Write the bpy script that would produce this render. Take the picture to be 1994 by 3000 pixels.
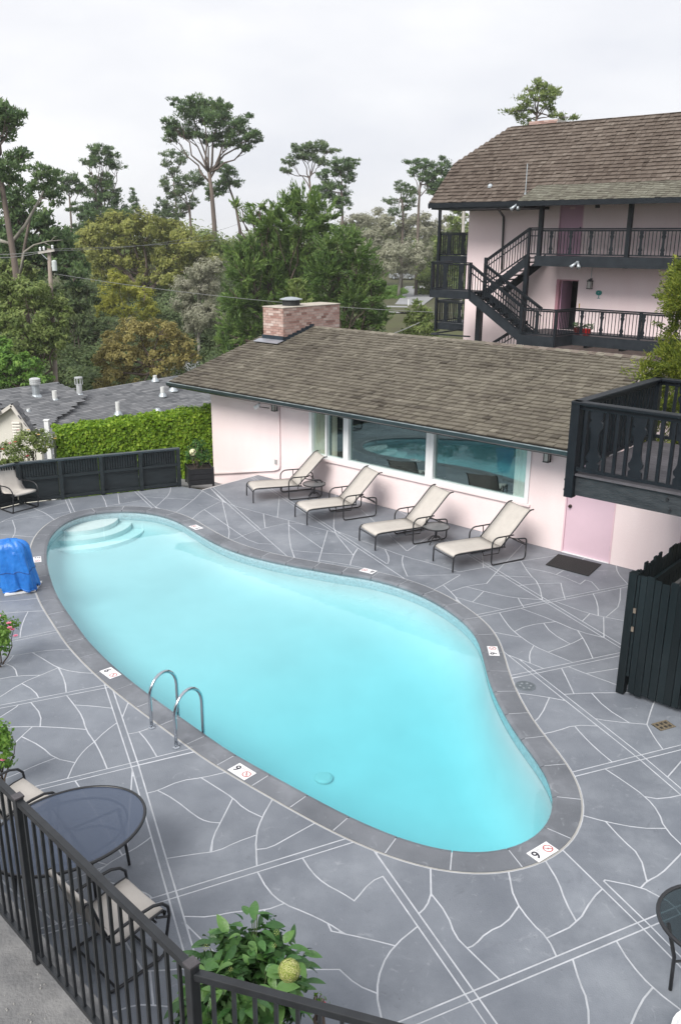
import bpy, bmesh, math, random
import numpy as np
from mathutils import Vector, Matrix
from mathutils.geometry import delaunay_2d_cdt
for _o in list(bpy.data.objects): bpy.data.objects.remove(_o)
SC = bpy.context.scene
COL = SC.collection
random.seed(7)
RNG = np.random.default_rng(11)
R = math.radians
PI = math.pi

# ------------------------------------------------------------------ camera
FPX = 2508.0; PITCH = R(17.65); ROLL = R(0.41); CAMH = 6.0
def _axes():
    c, s = math.cos(PITCH), math.sin(PITCH)
    W = np.array([[1, 0, 0], [0, -s, c], [0, -c, -s]]).T      # world -> cam (x right, y down, z forward)
    cr, sr = math.cos(ROLL), math.sin(ROLL)
    return np.array([[cr, -sr, 0], [sr, cr, 0], [0, 0, 1]]) @ W
CM = _axes()
cam_data = bpy.data.cameras.new('camera')
cam = bpy.data.objects.new('camera', cam_data); COL.objects.link(cam); SC.camera = cam
cam_data.sensor_fit = 'VERTICAL'; cam_data.sensor_height = 36.0; cam_data.sensor_width = 24.0
cam_data.lens = FPX / 3000.0 * 36.0
cam_data.clip_start = 0.05; cam_data.clip_end = 6000.0
_rt, _dn, _fw = Vector(CM[0]), Vector(CM[1]), Vector(CM[2])
_m = Matrix((( _rt.x, -_dn.x, -_fw.x, 0), (_rt.y, -_dn.y, -_fw.y, 0), (_rt.z, -_dn.z, -_fw.z, CAMH), (0, 0, 0, 1)))
cam.matrix_world = _m

# ------------------------------------------------------------------ sky and sun (bright overcast)
SUN_EL, SUN_AZ = R(44), R(213)          # azimuth the light comes from, measured clockwise from +Y
world = bpy.data.worlds.new('World'); SC.world = world; world.use_nodes = True
_n, _l = world.node_tree.nodes, world.node_tree.links
_n.clear()
_out = _n.new('ShaderNodeOutputWorld'); _bg = _n.new('ShaderNodeBackground')
_sky = _n.new('ShaderNodeTexSky'); _sky.sky_type = 'NISHITA'; _sky.sun_disc = False
_sky.sun_elevation = SUN_EL; _sky.sun_rotation = SUN_AZ
_tc = _n.new('ShaderNodeTexCoord'); _map = _n.new('ShaderNodeMapping'); _map.inputs['Scale'].default_value = (1.6, 1.6, 4.5)
_nz = _n.new('ShaderNodeTexNoise'); _nz.inputs['Scale'].default_value = 1.7; _nz.inputs['Detail'].default_value = 5.0; _nz.inputs['Roughness'].default_value = 0.5
_cr = _n.new('ShaderNodeValToRGB')
_cr.color_ramp.elements[0].position = 0.34; _cr.color_ramp.elements[0].color = (7.75, 7.92, 8.5, 1)
_cr.color_ramp.elements[1].position = 0.66; _cr.color_ramp.elements[1].color = (9.6, 9.62, 9.8, 1)
_mx = _n.new('ShaderNodeMix'); _mx.data_type = 'RGBA'; _mx.inputs[0].default_value = 0.95
_l.new(_tc.outputs['Generated'], _map.inputs['Vector']); _l.new(_map.outputs['Vector'], _nz.inputs['Vector'])
_l.new(_nz.outputs['Fac'], _cr.inputs['Fac'])
_l.new(_sky.outputs['Color'], _mx.inputs[6]); _l.new(_cr.outputs['Color'], _mx.inputs[7])
_l.new(_mx.outputs[2], _bg.inputs['Color']); _bg.inputs['Strength'].default_value = 0.094
_l.new(_bg.outputs['Background'], _out.inputs['Surface'])
sun_data = bpy.data.lights.new('sun', 'SUN'); sun_data.energy = 3.5; sun_data.angle = R(30); sun_data.color = (1.0, 0.96, 0.9)
sun = bpy.data.objects.new('sun', sun_data); COL.objects.link(sun)
_sd = Vector((math.sin(SUN_AZ) * math.cos(SUN_EL), math.cos(SUN_AZ) * math.cos(SUN_EL), math.sin(SUN_EL)))
sun.rotation_euler = _sd.to_track_quat('Z', 'Y').to_euler(); sun.location = (0, 0, 30)
SC.view_settings.view_transform = 'Standard'; SC.view_settings.look = 'None'
SC.view_settings.exposure = 0.24; SC.view_settings.gamma = 1.0
SC.render.engine = 'CYCLES'
SC.cycles.max_bounces = 10; SC.cycles.transparent_max_bounces = 24

# ------------------------------------------------------------------ measuring helpers: photograph pixel -> place in the world
def ray(x, y):
    return CM.T @ np.array([(x - 997.0) / FPX, (y - 1500.0) / FPX, 1.0])
def G(x, y, z=0.0):
    d = ray(x, y); t = (z - CAMH) / d[2]; return Vector((t * d[0], t * d[1], z))
def D(x, y, Y):
    d = ray(x, y); t = Y / d[1]; return Vector((t * d[0], Y, CAMH + t * d[2]))
# pool-house frame: u along the long wall (to the right), v out of the wall towards the pool
WO = Vector((2.2532, 18.2596)); WU = Vector((.75622, -.65432)); WV = Vector((-.65432, -.75622))
WANG = math.atan2(WU.y, WU.x)
def L(u, v, z=0.0):
    return Vector((WO.x + WU.x * u + WV.x * v, WO.y + WU.y * u + WV.y * v, z))
def toL(p):
    d = Vector((p[0], p[1])) - WO; return Vector((d.dot(WU), d.dot(WV), p[2] if len(p) > 2 else 0))
def WP(x, y, v=0.0):
    d = ray(x, y); o = toL((0, 0, CAMH)); dl = (d[0] * WU.x + d[1] * WU.y, d[0] * WV.x + d[1] * WV.y, d[2])
    t = (v - o.y) / dl[1]; return o.x + t * dl[0], o.z + t * dl[2]
def depth_of(p):
    c = CM @ np.array([p[0], p[1], p[2] - CAMH]); return c[2]
def PX(p):
    c = CM @ np.array([p[0], p[1], p[2] - CAMH]); return 997 + FPX * c[0] / c[2], 1500 + FPX * c[1] / c[2], c[2]

# ------------------------------------------------------------------ material helpers
MATS = {}
def mat(name, color, rough=0.6, metal=0.0, var=0.0, scale=3.0, bump=0.0, bscale=40.0, color2=None, spec=0.5, coord='world', detail=4.0, stretch=(1, 1, 1), rnd=0.0):
    if name in MATS: return MATS[name]
    m = bpy.data.materials.new(name); m.use_nodes = True
    nt = m.node_tree; N, K = nt.nodes, nt.links
    b = N['Principled BSDF']; b.inputs['Roughness'].default_value = rough; b.inputs['Metallic'].default_value = metal
    b.inputs['Specular IOR Level'].default_value = spec
    if coord == 'world':
        g = N.new('ShaderNodeNewGeometry'); vec = g.outputs['Position']
    else:
        g = N.new('ShaderNodeTexCoord'); vec = g.outputs['Object']
    if stretch != (1, 1, 1):
        mp = N.new('ShaderNodeMapping'); mp.inputs['Scale'].default_value = stretch
        K.new(vec, mp.inputs['Vector']); vec = mp.outputs['Vector']
    if color2 is None:
        c1 = tuple(max(0, c * (1 - var)) for c in color); c2 = tuple(min(1, c * (1 + var)) for c in color)
    else: c1, c2 = color, color2
    nz = N.new('ShaderNodeTexNoise'); nz.inputs['Scale'].default_value = scale; nz.inputs['Detail'].default_value = detail; nz.inputs['Roughness'].default_value = 0.62
    K.new(vec, nz.inputs['Vector'])
    r = N.new('ShaderNodeValToRGB'); r.color_ramp.elements[0].position = 0.3; r.color_ramp.elements[1].position = 0.7
    r.color_ramp.elements[0].color = (*c1, 1); r.color_ramp.elements[1].color = (*c2, 1)
    K.new(nz.outputs['Fac'], r.inputs['Fac']); colout = r.outputs['Color']
    if rnd > 0:
        oi = N.new('ShaderNodeObjectInfo'); mr = N.new('ShaderNodeMapRange'); mr.inputs['To Min'].default_value = 1 - rnd; mr.inputs['To Max'].default_value = 1 + rnd
        K.new(oi.outputs['Random'], mr.inputs['Value'])
        mm = N.new('ShaderNodeVectorMath'); mm.operation = 'SCALE'
        K.new(colout, mm.inputs[0]); K.new(mr.outputs['Result'], mm.inputs['Scale']); colout = mm.outputs['Vector']
    K.new(colout, b.inputs['Base Color'])
    if bump > 0:
        n2 = N.new('ShaderNodeTexNoise'); n2.inputs['Scale'].default_value = bscale; n2.inputs['Detail'].default_value = 5.0
        K.new(vec, n2.inputs['Vector'])
        bp = N.new('ShaderNodeBump'); bp.inputs['Strength'].default_value = bump; bp.inputs['Distance'].default_value = 0.02
        K.new(n2.outputs['Fac'], bp.inputs['Height']); K.new(bp.outputs['Normal'], b.inputs['Normal'])
    MATS[name] = m
    return m
def tintmat(name, cols, rough=0.6, transl=0.0, patch=0.0, pscale=0.35, spec=0.3):
    """colour picked per face from the 'tint' attribute through a ramp, with large soft colour patches"""
    if name in MATS: return MATS[name]
    m = bpy.data.materials.new(name); m.use_nodes = True
    N, K = m.node_tree.nodes, m.node_tree.links
    b = N['Principled BSDF']; b.inputs['Roughness'].default_value = rough; b.inputs['Specular IOR Level'].default_value = spec
    at = N.new('ShaderNodeAttribute'); at.attribute_name = 'tint'
    fac = at.outputs['Fac']
    if patch > 0:
        g = N.new('ShaderNodeNewGeometry'); nz = N.new('ShaderNodeTexNoise'); nz.inputs['Scale'].default_value = pscale; nz.inputs['Detail'].default_value = 3.0
        K.new(g.outputs['Position'], nz.inputs['Vector'])
        ma = N.new('ShaderNodeMath'); ma.operation = 'MULTIPLY_ADD'; ma.inputs[1].default_value = patch * 2.2; K.new(nz.outputs['Fac'], ma.inputs[0])
        sb = N.new('ShaderNodeMath'); sb.operation = 'SUBTRACT'; sb.inputs[1].default_value = patch * 1.1; K.new(at.outputs['Fac'], sb.inputs[0])
        K.new(sb.outputs[0], ma.inputs[2]); fac = ma.outputs[0]
    r = N.new('ShaderNodeValToRGB')
    while len(r.color_ramp.elements) < len(cols): r.color_ramp.elements.new(0.5)
    for i, c in enumerate(cols):
        r.color_ramp.elements[i].position = i / (len(cols) - 1); r.color_ramp.elements[i].color = (*c, 1)
    K.new(fac, r.inputs['Fac']); K.new(r.outputs['Color'], b.inputs['Base Color'])
    if transl > 0:
        tr = N.new('ShaderNodeBsdfTranslucent'); K.new(r.outputs['Color'], tr.inputs['Color'])
        mx = N.new('ShaderNodeMixShader'); mx.inputs[0].default_value = transl
        K.new(b.outputs[0], mx.inputs[1]); K.new(tr.outputs[0], mx.inputs[2]); K.new(mx.outputs[0], N['Material Output'].inputs['Surface'])
    MATS[name] = m
    return m

def schlick(N, K, f0, gain=1.0, power=5.0):
    """two-sided Fresnel-like factor: f0 face-on, rising towards grazing"""
    lw = N.new('ShaderNodeLayerWeight'); lw.inputs['Blend'].default_value = .5
    pw = N.new('ShaderNodeMath'); pw.operation = 'POWER'; pw.inputs[1].default_value = power; K.new(lw.outputs['Facing'], pw.inputs[0])
    ma = N.new('ShaderNodeMath'); ma.operation = 'MULTIPLY_ADD'; ma.inputs[1].default_value = gain * (1 - f0); ma.inputs[2].default_value = f0; ma.use_clamp = True; K.new(pw.outputs[0], ma.inputs[0])
    return ma.outputs[0]
# ------------------------------------------------------------------ object helpers
def tag(o, label=None, cat=None, group=None, kind=None):
    if label: o['label'] = label
    if cat: o['category'] = cat
    if group: o['group'] = group
    if kind: o['kind'] = kind
    return o
def thing(name, loc, label, cat, group=None, rz=0.0):
    o = bpy.data.objects.new(name, None); o.empty_display_size = 0.2; COL.objects.link(o)
    o.location = loc; o.rotation_euler = (0, 0, rz)
    return tag(o, label, cat, group)
def pmatrix(p):
    m = Matrix.Translation(p.location) @ Matrix.Rotation(p.rotation_euler.z, 4, 'Z')
    return pmatrix(p.parent) @ m if p.parent else m
def link(name, me, parent=None, loc=None, rot=None):
    o = bpy.data.objects.new(name, me); COL.objects.link(o)
    if parent: o.parent = parent
    if loc is not None: o.location = loc
    if rot is not None: o.rotation_euler = rot
    return o
class MB:
    """collects shapes; build() links them as ONE mesh object"""
    def __init__(s): s.v = []; s.f = []; s.tint = []; s.usetint = False
    def add(s, vs, fs, tint=0.5):
        if tint != 0.5: s.usetint = True
        k = len(s.v); s.v += [tuple(v) for v in vs]; s.f += [tuple(i + k for i in f) for f in fs]; s.tint += [tint] * len(fs); return s
    def hexa(s, p, tint=0.5):     # 8 points: bottom 4 ccw, top 4 ccw
        return s.add(p, [(3, 2, 1, 0), (4, 5, 6, 7), (0, 1, 5, 4), (1, 2, 6, 5), (2, 3, 7, 6), (3, 0, 4, 7)], tint)
    def box(s, x0, x1, y0, y1, z0, z1, fn=None, tint=0.5):
        if x0 > x1: x0, x1 = x1, x0
        if y0 > y1: y0, y1 = y1, y0
        if z0 > z1: z0, z1 = z1, z0
        p = [(x0, y0, z0), (x1, y0, z0), (x1, y1, z0), (x0, y1, z0), (x0, y0, z1), (x1, y0, z1), (x1, y1, z1), (x0, y1, z1)]
        if fn:
            p = [fn(*a) for a in p]
            if fn is L: p = [p[3], p[2], p[1], p[0], p[7], p[6], p[5], p[4]]      # the wall frame is mirrored
        s.hexa(p, tint); return s
    def bar(s, a, b, w, h, up=(0, 0, 1)):   # rectangular bar between two points
        a, b = Vector(a), Vector(b); d = (b - a).normalized(); up = Vector(up)
        x = d.cross(up)
        if x.length < 1e-4: x = d.cross(Vector((1, 0, 0)))
        x.normalize(); z = x.cross(d).normalized()
        p = []
        for c in (a, b):
            for i, j in ((-1, -1), (1, -1), (1, 1), (-1, 1)): p.append(c + x * (w / 2 * i) + z * (h / 2 * j))
        return s.add(p, [(0, 1, 2, 3), (7, 6, 5, 4), (1, 0, 4, 5), (2, 1, 5, 6), (3, 2, 6, 7), (0, 3, 7, 4)])
    def tube(s, pts, r, n=8, cap=True, closed=False):
        pts = [Vector(p) for p in pts]; m = len(pts)
        rs = r if isinstance(r, (list, tuple)) else [r] * m
        t0 = (pts[1] - pts[0]).normalized(); ref = Vector((0, 0, 1)) if abs(t0.z) < .9 else Vector((1, 0, 0))
        x = t0.cross(ref).normalized(); vs = []
        for i, p in enumerate(pts):
            if closed: t = (pts[(i + 1) % m] - pts[i - 1]).normalized()
            else:
                a = pts[max(i - 1, 0)]; b = pts[min(i + 1, m - 1)]; t = (b - a).normalized()
            x = (x - t * x.dot(t)); x = x.normalized() if x.length > 1e-6 else t.orthogonal().normalized()
            y = t.cross(x)
            for k in range(n):
                an = 2 * PI * k / n; vs.append(p + x * (math.cos(an) * rs[i]) + y * (math.sin(an) * rs[i]))
        fs = []
        for i in range(m if closed else m - 1):
            j = (i + 1) % m
            for k in range(n):
                k2 = (k + 1) % n; fs.append((i * n + k, i * n + k2, j * n + k2, j * n + k))
        if cap and not closed: fs += [tuple(range(n - 1, -1, -1)), tuple((m - 1) * n + k for k in range(n))]
        return s.add(vs, fs)
    def lathe(s, prof, c=(0, 0, 0), n=20, sx=1.0, sy=1.0):
        vs = []; fs = []
        for r_, z in prof:
            for k in range(n):
                an = 2 * PI * k / n; vs.append((c[0] + r_ * math.cos(an) * sx, c[1] + r_ * math.sin(an) * sy, c[2] + z))
        for i in range(len(prof) - 1):
            for k in range(n):
                k2 = (k + 1) % n; fs.append((i * n + k, i * n + k2, (i + 1) * n + k2, (i + 1) * n + k))
        fs += [tuple(range(n - 1, -1, -1)), tuple((len(prof) - 1) * n + k for k in range(n))]
        return s.add(vs, fs)
    def prism(s, poly, z0, z1, fn=None):
        n = len(poly); a = [(p[0], p[1], z0) for p in poly] + [(p[0], p[1], z1) for p in poly]
        area = sum(poly[i][0] * poly[(i + 1) % n][1] - poly[(i + 1) % n][0] * poly[i][1] for i in range(n))
        fs = [tuple(range(n - 1, -1, -1)), tuple(range(n, 2 * n))] + [(i, (i + 1) % n, n + (i + 1) % n, n + i) for i in range(n)]
        if area < 0: fs = [tuple(reversed(f)) for f in fs]
        if fn:
            a = [fn(*p) for p in a]
            if fn is L: fs = [tuple(reversed(f)) for f in fs]
        return s.add(a, fs)
    def mesh(s, name, m=None, inv=None, smooth=False):
        me = bpy.data.meshes.new(name)
        vs = s.v if inv is None else [tuple(inv @ Vector(v)) for v in s.v]
        me.from_pydata(vs, [], s.f); me.validate(clean_customdata=False)
        if s.usetint and len(me.polygons) == len(s.tint):
            at = me.attributes.new('tint', 'FLOAT', 'FACE'); at.data.foreach_set('value', s.tint)
        if m: me.materials.append(m)
        if smooth: me.polygons.foreach_set('use_smooth', [True] * len(me.polygons))
        me.update(); return me
    def build(s, name, m, parent=None, smooth=False, bevel=0.0, fix=False):
        inv = pmatrix(parent).inverted() if parent else None
        me = s.mesh(name, m, inv, smooth)
        if fix:
            bm = bmesh.new(); bm.from_mesh(me); bmesh.ops.recalc_face_normals(bm, faces=bm.faces); bm.to_mesh(me); bm.free()
        o = link(name, me, parent)
        if bevel > 0:
            md = o.modifiers.new('bevel', 'BEVEL'); md.width = bevel; md.segments = 2; md.limit_method = 'ANGLE'
        return o
def dup(root, loc, rz, label=None, group=None):
    r = root.copy(); COL.objects.link(r); r.location = loc; r.rotation_euler = (0, 0, rz)
    if label: r['label'] = label
    if group: r['group'] = group
    for ch in list(root.children):
        c = ch.copy(); COL.objects.link(c); c.parent = r
        for g in list(ch.children):
            e = g.copy(); COL.objects.link(e); e.parent = c
    return r
def text_mesh(s, size, name):
    cu = bpy.data.curves.new(name, 'FONT'); cu.body = s; cu.size = size; cu.align_x = 'CENTER'; cu.align_y = 'CENTER'; cu.offset = size * 0.02; cu.extrude = 0.0006
    o = bpy.data.objects.new(name, cu); COL.objects.link(o)
    dg = bpy.context.evaluated_depsgraph_get(); me = bpy.data.meshes.new_from_object(o.evaluated_get(dg))
    bpy.data.objects.remove(o); return me

# ------------------------------------------------------------------ materials
def stone_mat(name, lo, hi, stain):
    m = mat(name, lo, .52, color2=hi, scale=1.1, bump=.22, bscale=70, detail=8, rnd=.07)
    N, K = m.node_tree.nodes, m.node_tree.links; b = N['Principled BSDF']; src = b.inputs['Base Color'].links[0].from_socket
    g = N.new('ShaderNodeNewGeometry')
    def layer(src, scale, lo_, hi_, col, amt, det=6, dist=0.0):
        nz = N.new('ShaderNodeTexNoise'); nz.inputs['Scale'].default_value = scale; nz.inputs['Detail'].default_value = det; nz.inputs['Distortion'].default_value = dist; nz.inputs['Roughness'].default_value = .68
        K.new(g.outputs['Position'], nz.inputs['Vector'])
        r = N.new('ShaderNodeMapRange'); r.inputs['From Min'].default_value = lo_; r.inputs['From Max'].default_value = hi_; r.inputs['To Max'].default_value = amt; K.new(nz.outputs['Fac'], r.inputs['Value'])
        mx = N.new('ShaderNodeMix'); mx.data_type = 'RGBA'; K.new(r.outputs['Result'], mx.inputs[0]); K.new(src, mx.inputs[6]); mx.inputs[7].default_value = (*col, 1); return mx.outputs[2]
    s1 = layer(src, .55, .52, .72, (.26, .282, .315), .6)            # worn pale patches
    s2 = layer(s1, 4.5, .60, .70, (.34, .36, .39), .42, 8, 1.5)       # scuffs
    s3 = layer(s2, 2.1, .62, .74, stain, .5, 7, .6)                   # dark damp stains
    s4 = layer(s3, 38.0, .66, .72, (.07, .075, .085), .45, 2)          # specks
    K.new(s4, b.inputs['Base Color']); return m
M_stone = stone_mat('deck_stone', (.136, .152, .180), (.214, .234, .266), (.086, .096, .114))
M_joint = mat('deck_joint', (.36, .38, .41), .8, color2=(.54, .56, .60), scale=5, detail=8)
M_coping = stone_mat('coping_stone', (.105, .115, .132), (.175, .187, .21), (.06, .065, .075))
M_caulk = mat('coping_caulk', (.36, .355, .34), .7, var=.12, scale=4)
M_plaster = mat('pool_plaster', (.545, .575, .59), .7, var=.06, scale=.8, detail=7)
M_tile = mat('waterline_tile', (.42, .52, .56), .25, var=.2, scale=25, rnd=.1)
M_pink = mat('pink_stucco', (.82, .685, .69), .85, color2=(.88, .76, .76), scale=1.1, bump=.3, bscale=70, detail=9, stretch=(1, 1, .35))
M_pink2 = mat('motel_pink_stucco', (.85, .695, .71), .85, color2=(.90, .765, .775), scale=1.1, bump=.3, bscale=70, detail=9, stretch=(1, 1, .35))
M_pinkdoor = mat('pink_door_paint', (.66, .49, .57), .45, var=.03, scale=2)
M_pinktrim = mat('pink_trim', (.70, .50, .56), .5, var=.04)
M_dark = mat('blue_black_paint', (.006, .009, .013), .42, color2=(.012, .016, .021), scale=3, bump=.12, bscale=25, spec=.28)
M_darkgrey = mat('dark_grey_wood_paint', (.010, .014, .019), .5, color2=(.021, .027, .034), scale=4, bump=.15, bscale=25, spec=.28)
M_iron = mat('black_iron', (.016, .018, .021), .38, var=.3, scale=10)
M_white = mat('white_vinyl', (.80, .81, .82), .35, var=.02)
M_steel = mat('polished_steel', (.55, .58, .62), .14, metal=1.0, var=.05)
M_galv = mat('galvanised_metal', (.42, .46, .49), .45, metal=.6, var=.15, scale=5)
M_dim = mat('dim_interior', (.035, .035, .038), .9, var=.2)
# ================================================================== GROUND, POOL DECK, POOL
def smoothstep(a, b, x):
    t = np.clip((x - a) / (b - a), 0, 1); return t * t * (3 - 2 * t)
def terrain_z(x, y):
    """hillside: low around the neighbour's house, rising to the far road"""
    x = np.asarray(x, float); y = np.asarray(y, float)
    z = -3.4 + 2.4 * smoothstep(66, 92, y) + 1.2 * smoothstep(100, 180, y) - 1.0 * smoothstep(8, 30, -x) * smoothstep(20, 40, y) * (1 - smoothstep(60, 90, y))
    z = z + .25 * np.sin(x * .13 + 1) * np.sin(y * .09) * smoothstep(45, 70, y)
    return z
def build_terrain():
    xs = np.concatenate([np.linspace(-1200, -130, 10), np.linspace(-120, 120, 61), np.linspace(130, 1200, 10)])
    ys = np.concatenate([np.linspace(-300, -40, 5), np.linspace(-30, 220, 64), np.linspace(240, 1500, 12)])
    X, Y = np.meshgrid(xs, ys); Z = terrain_z(X, Y)
    nx = len(xs); vs = np.stack([X.ravel(), Y.ravel(), Z.ravel()], 1).tolist()
    fs = [(j * nx + i, j * nx + i + 1, (j + 1) * nx + i + 1, (j + 1) * nx + i) for j in range(len(ys) - 1) for i in range(nx - 1)]
    mb = MB(); mb.add(vs, fs)
    o = mb.build('ground', mat('ground_earth', (.05, .045, .022), .95, color2=(.075, .085, .03), scale=.25, bump=.4, bscale=3), smooth=True)
    tag(o, kind='structure')
build_terrain()

S = 1.568
def RG(reg, pts, z=0.0):
    ox, oy = {0: (0, 950), 1: (0, 1500), 2: (994, 1500), 3: (0, 2200), 4: (994, 2200), 5: (994, 950)}[reg]
    return [G(ox + x / S, oy + y / S, z).xy for x, y in pts]
pool_px = RG(0, [(215,1010),(225,980),(250,945),(290,910),(350,880),(430,862),(520,853),(620,853),(700,862),(770,880),(830,905),(900,950),(960,985),(1020,1015),(1100,1045),(1200,1072),(1330,1100),(1450,1120),(1568,1143)]) \
    + RG(2, [(100,290),(200,313),(300,343),(400,385),(480,430),(550,480),(600,525),(640,580),(660,650),(675,720),(695,790),(735,880),(780,960),(830,1035),(890,1110)]) \
    + RG(4, [(945,87),(975,150),(995,220),(990,280),(965,340),(910,400),(850,430),(780,455),(700,470),(600,473),(500,462),(400,440),(300,410),(200,370),(100,328)]) \
    + RG(3, [(1568,285),(1420,205),(1300,140),(1150,55)]) \
    + RG(1, [(1060,1105),(940,1020),(820,935),(700,850),(600,775),(500,690),(400,590),(330,490),(280,420),(245,350),(220,270),(210,200)])
def resample_closed(P, n, smooth=3):
    P = np.array([list(p) for p in P]); 
    d = np.r_[0, np.cumsum(np.linalg.norm(np.diff(np.r_[P, P[:1]], axis=0), axis=1))]
    Q = np.r_[P, P[:1]]; t = np.linspace(0, d[-1], n, endpoint=False)
    P = np.stack([np.interp(t, d, Q[:, 0]), np.interp(t, d, Q[:, 1])], 1)
    for _ in range(smooth):
        P = (np.roll(P, 1, 0) + 2 * P + np.roll(P, -1, 0)) / 4
    return P, d[-1]
NP = 312
POOL, POOL_LEN = resample_closed(pool_px, NP, 14)
def offset(P, w):          # outward (polygon is clockwise here)
    t = np.roll(P, -1, 0) - np.roll(P, 1, 0); t /= np.linalg.norm(t, axis=1)[:, None]
    nrm = np.stack([t[:, 1], -t[:, 0]], 1)
    area = np.sum(P[:, 0] * np.roll(P[:, 1], -1) - np.roll(P[:, 0], -1) * P[:, 1])
    if area < 0: nrm = -nrm
    return P + nrm * w
def inside(pt, poly):
    x, y = pt; c = False; n = len(poly); j = n - 1
    for i in range(n):
        xi, yi = poly[i][0], poly[i][1]; xj, yj = poly[j][0], poly[j][1]
        if (yi > y) != (yj > y) and x < (xj - xi) * (y - yi) / (yj - yi) + xi: c = not c
        j = i
    return c
COPE_W, CAULK = 0.30, 0.022
OUT1, OUT2 = offset(POOL, COPE_W), offset(POOL, COPE_W + CAULK)

edge_a, edge_b = G(755, 1391).xy, G(592, 1435).xy     # white edge where the deck stops above the lower path
fence_a, fence_b, fence_c = G(525, 1424).xy, G(62, 1475).xy, G(0, 1490).xy
fence_d = fence_c + (fence_c - fence_b).normalized() * 3.2
DECK = [L(5.6, 0.0).xy, edge_a, edge_b, fence_a, fence_b, fence_c, fence_d, Vector((-10.5, 10.0)), Vector((-8.5, 3.2)), Vector((7.5, 3.0)), L(9.5, 3.0).xy, L(7.3, 0.2).xy]

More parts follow.
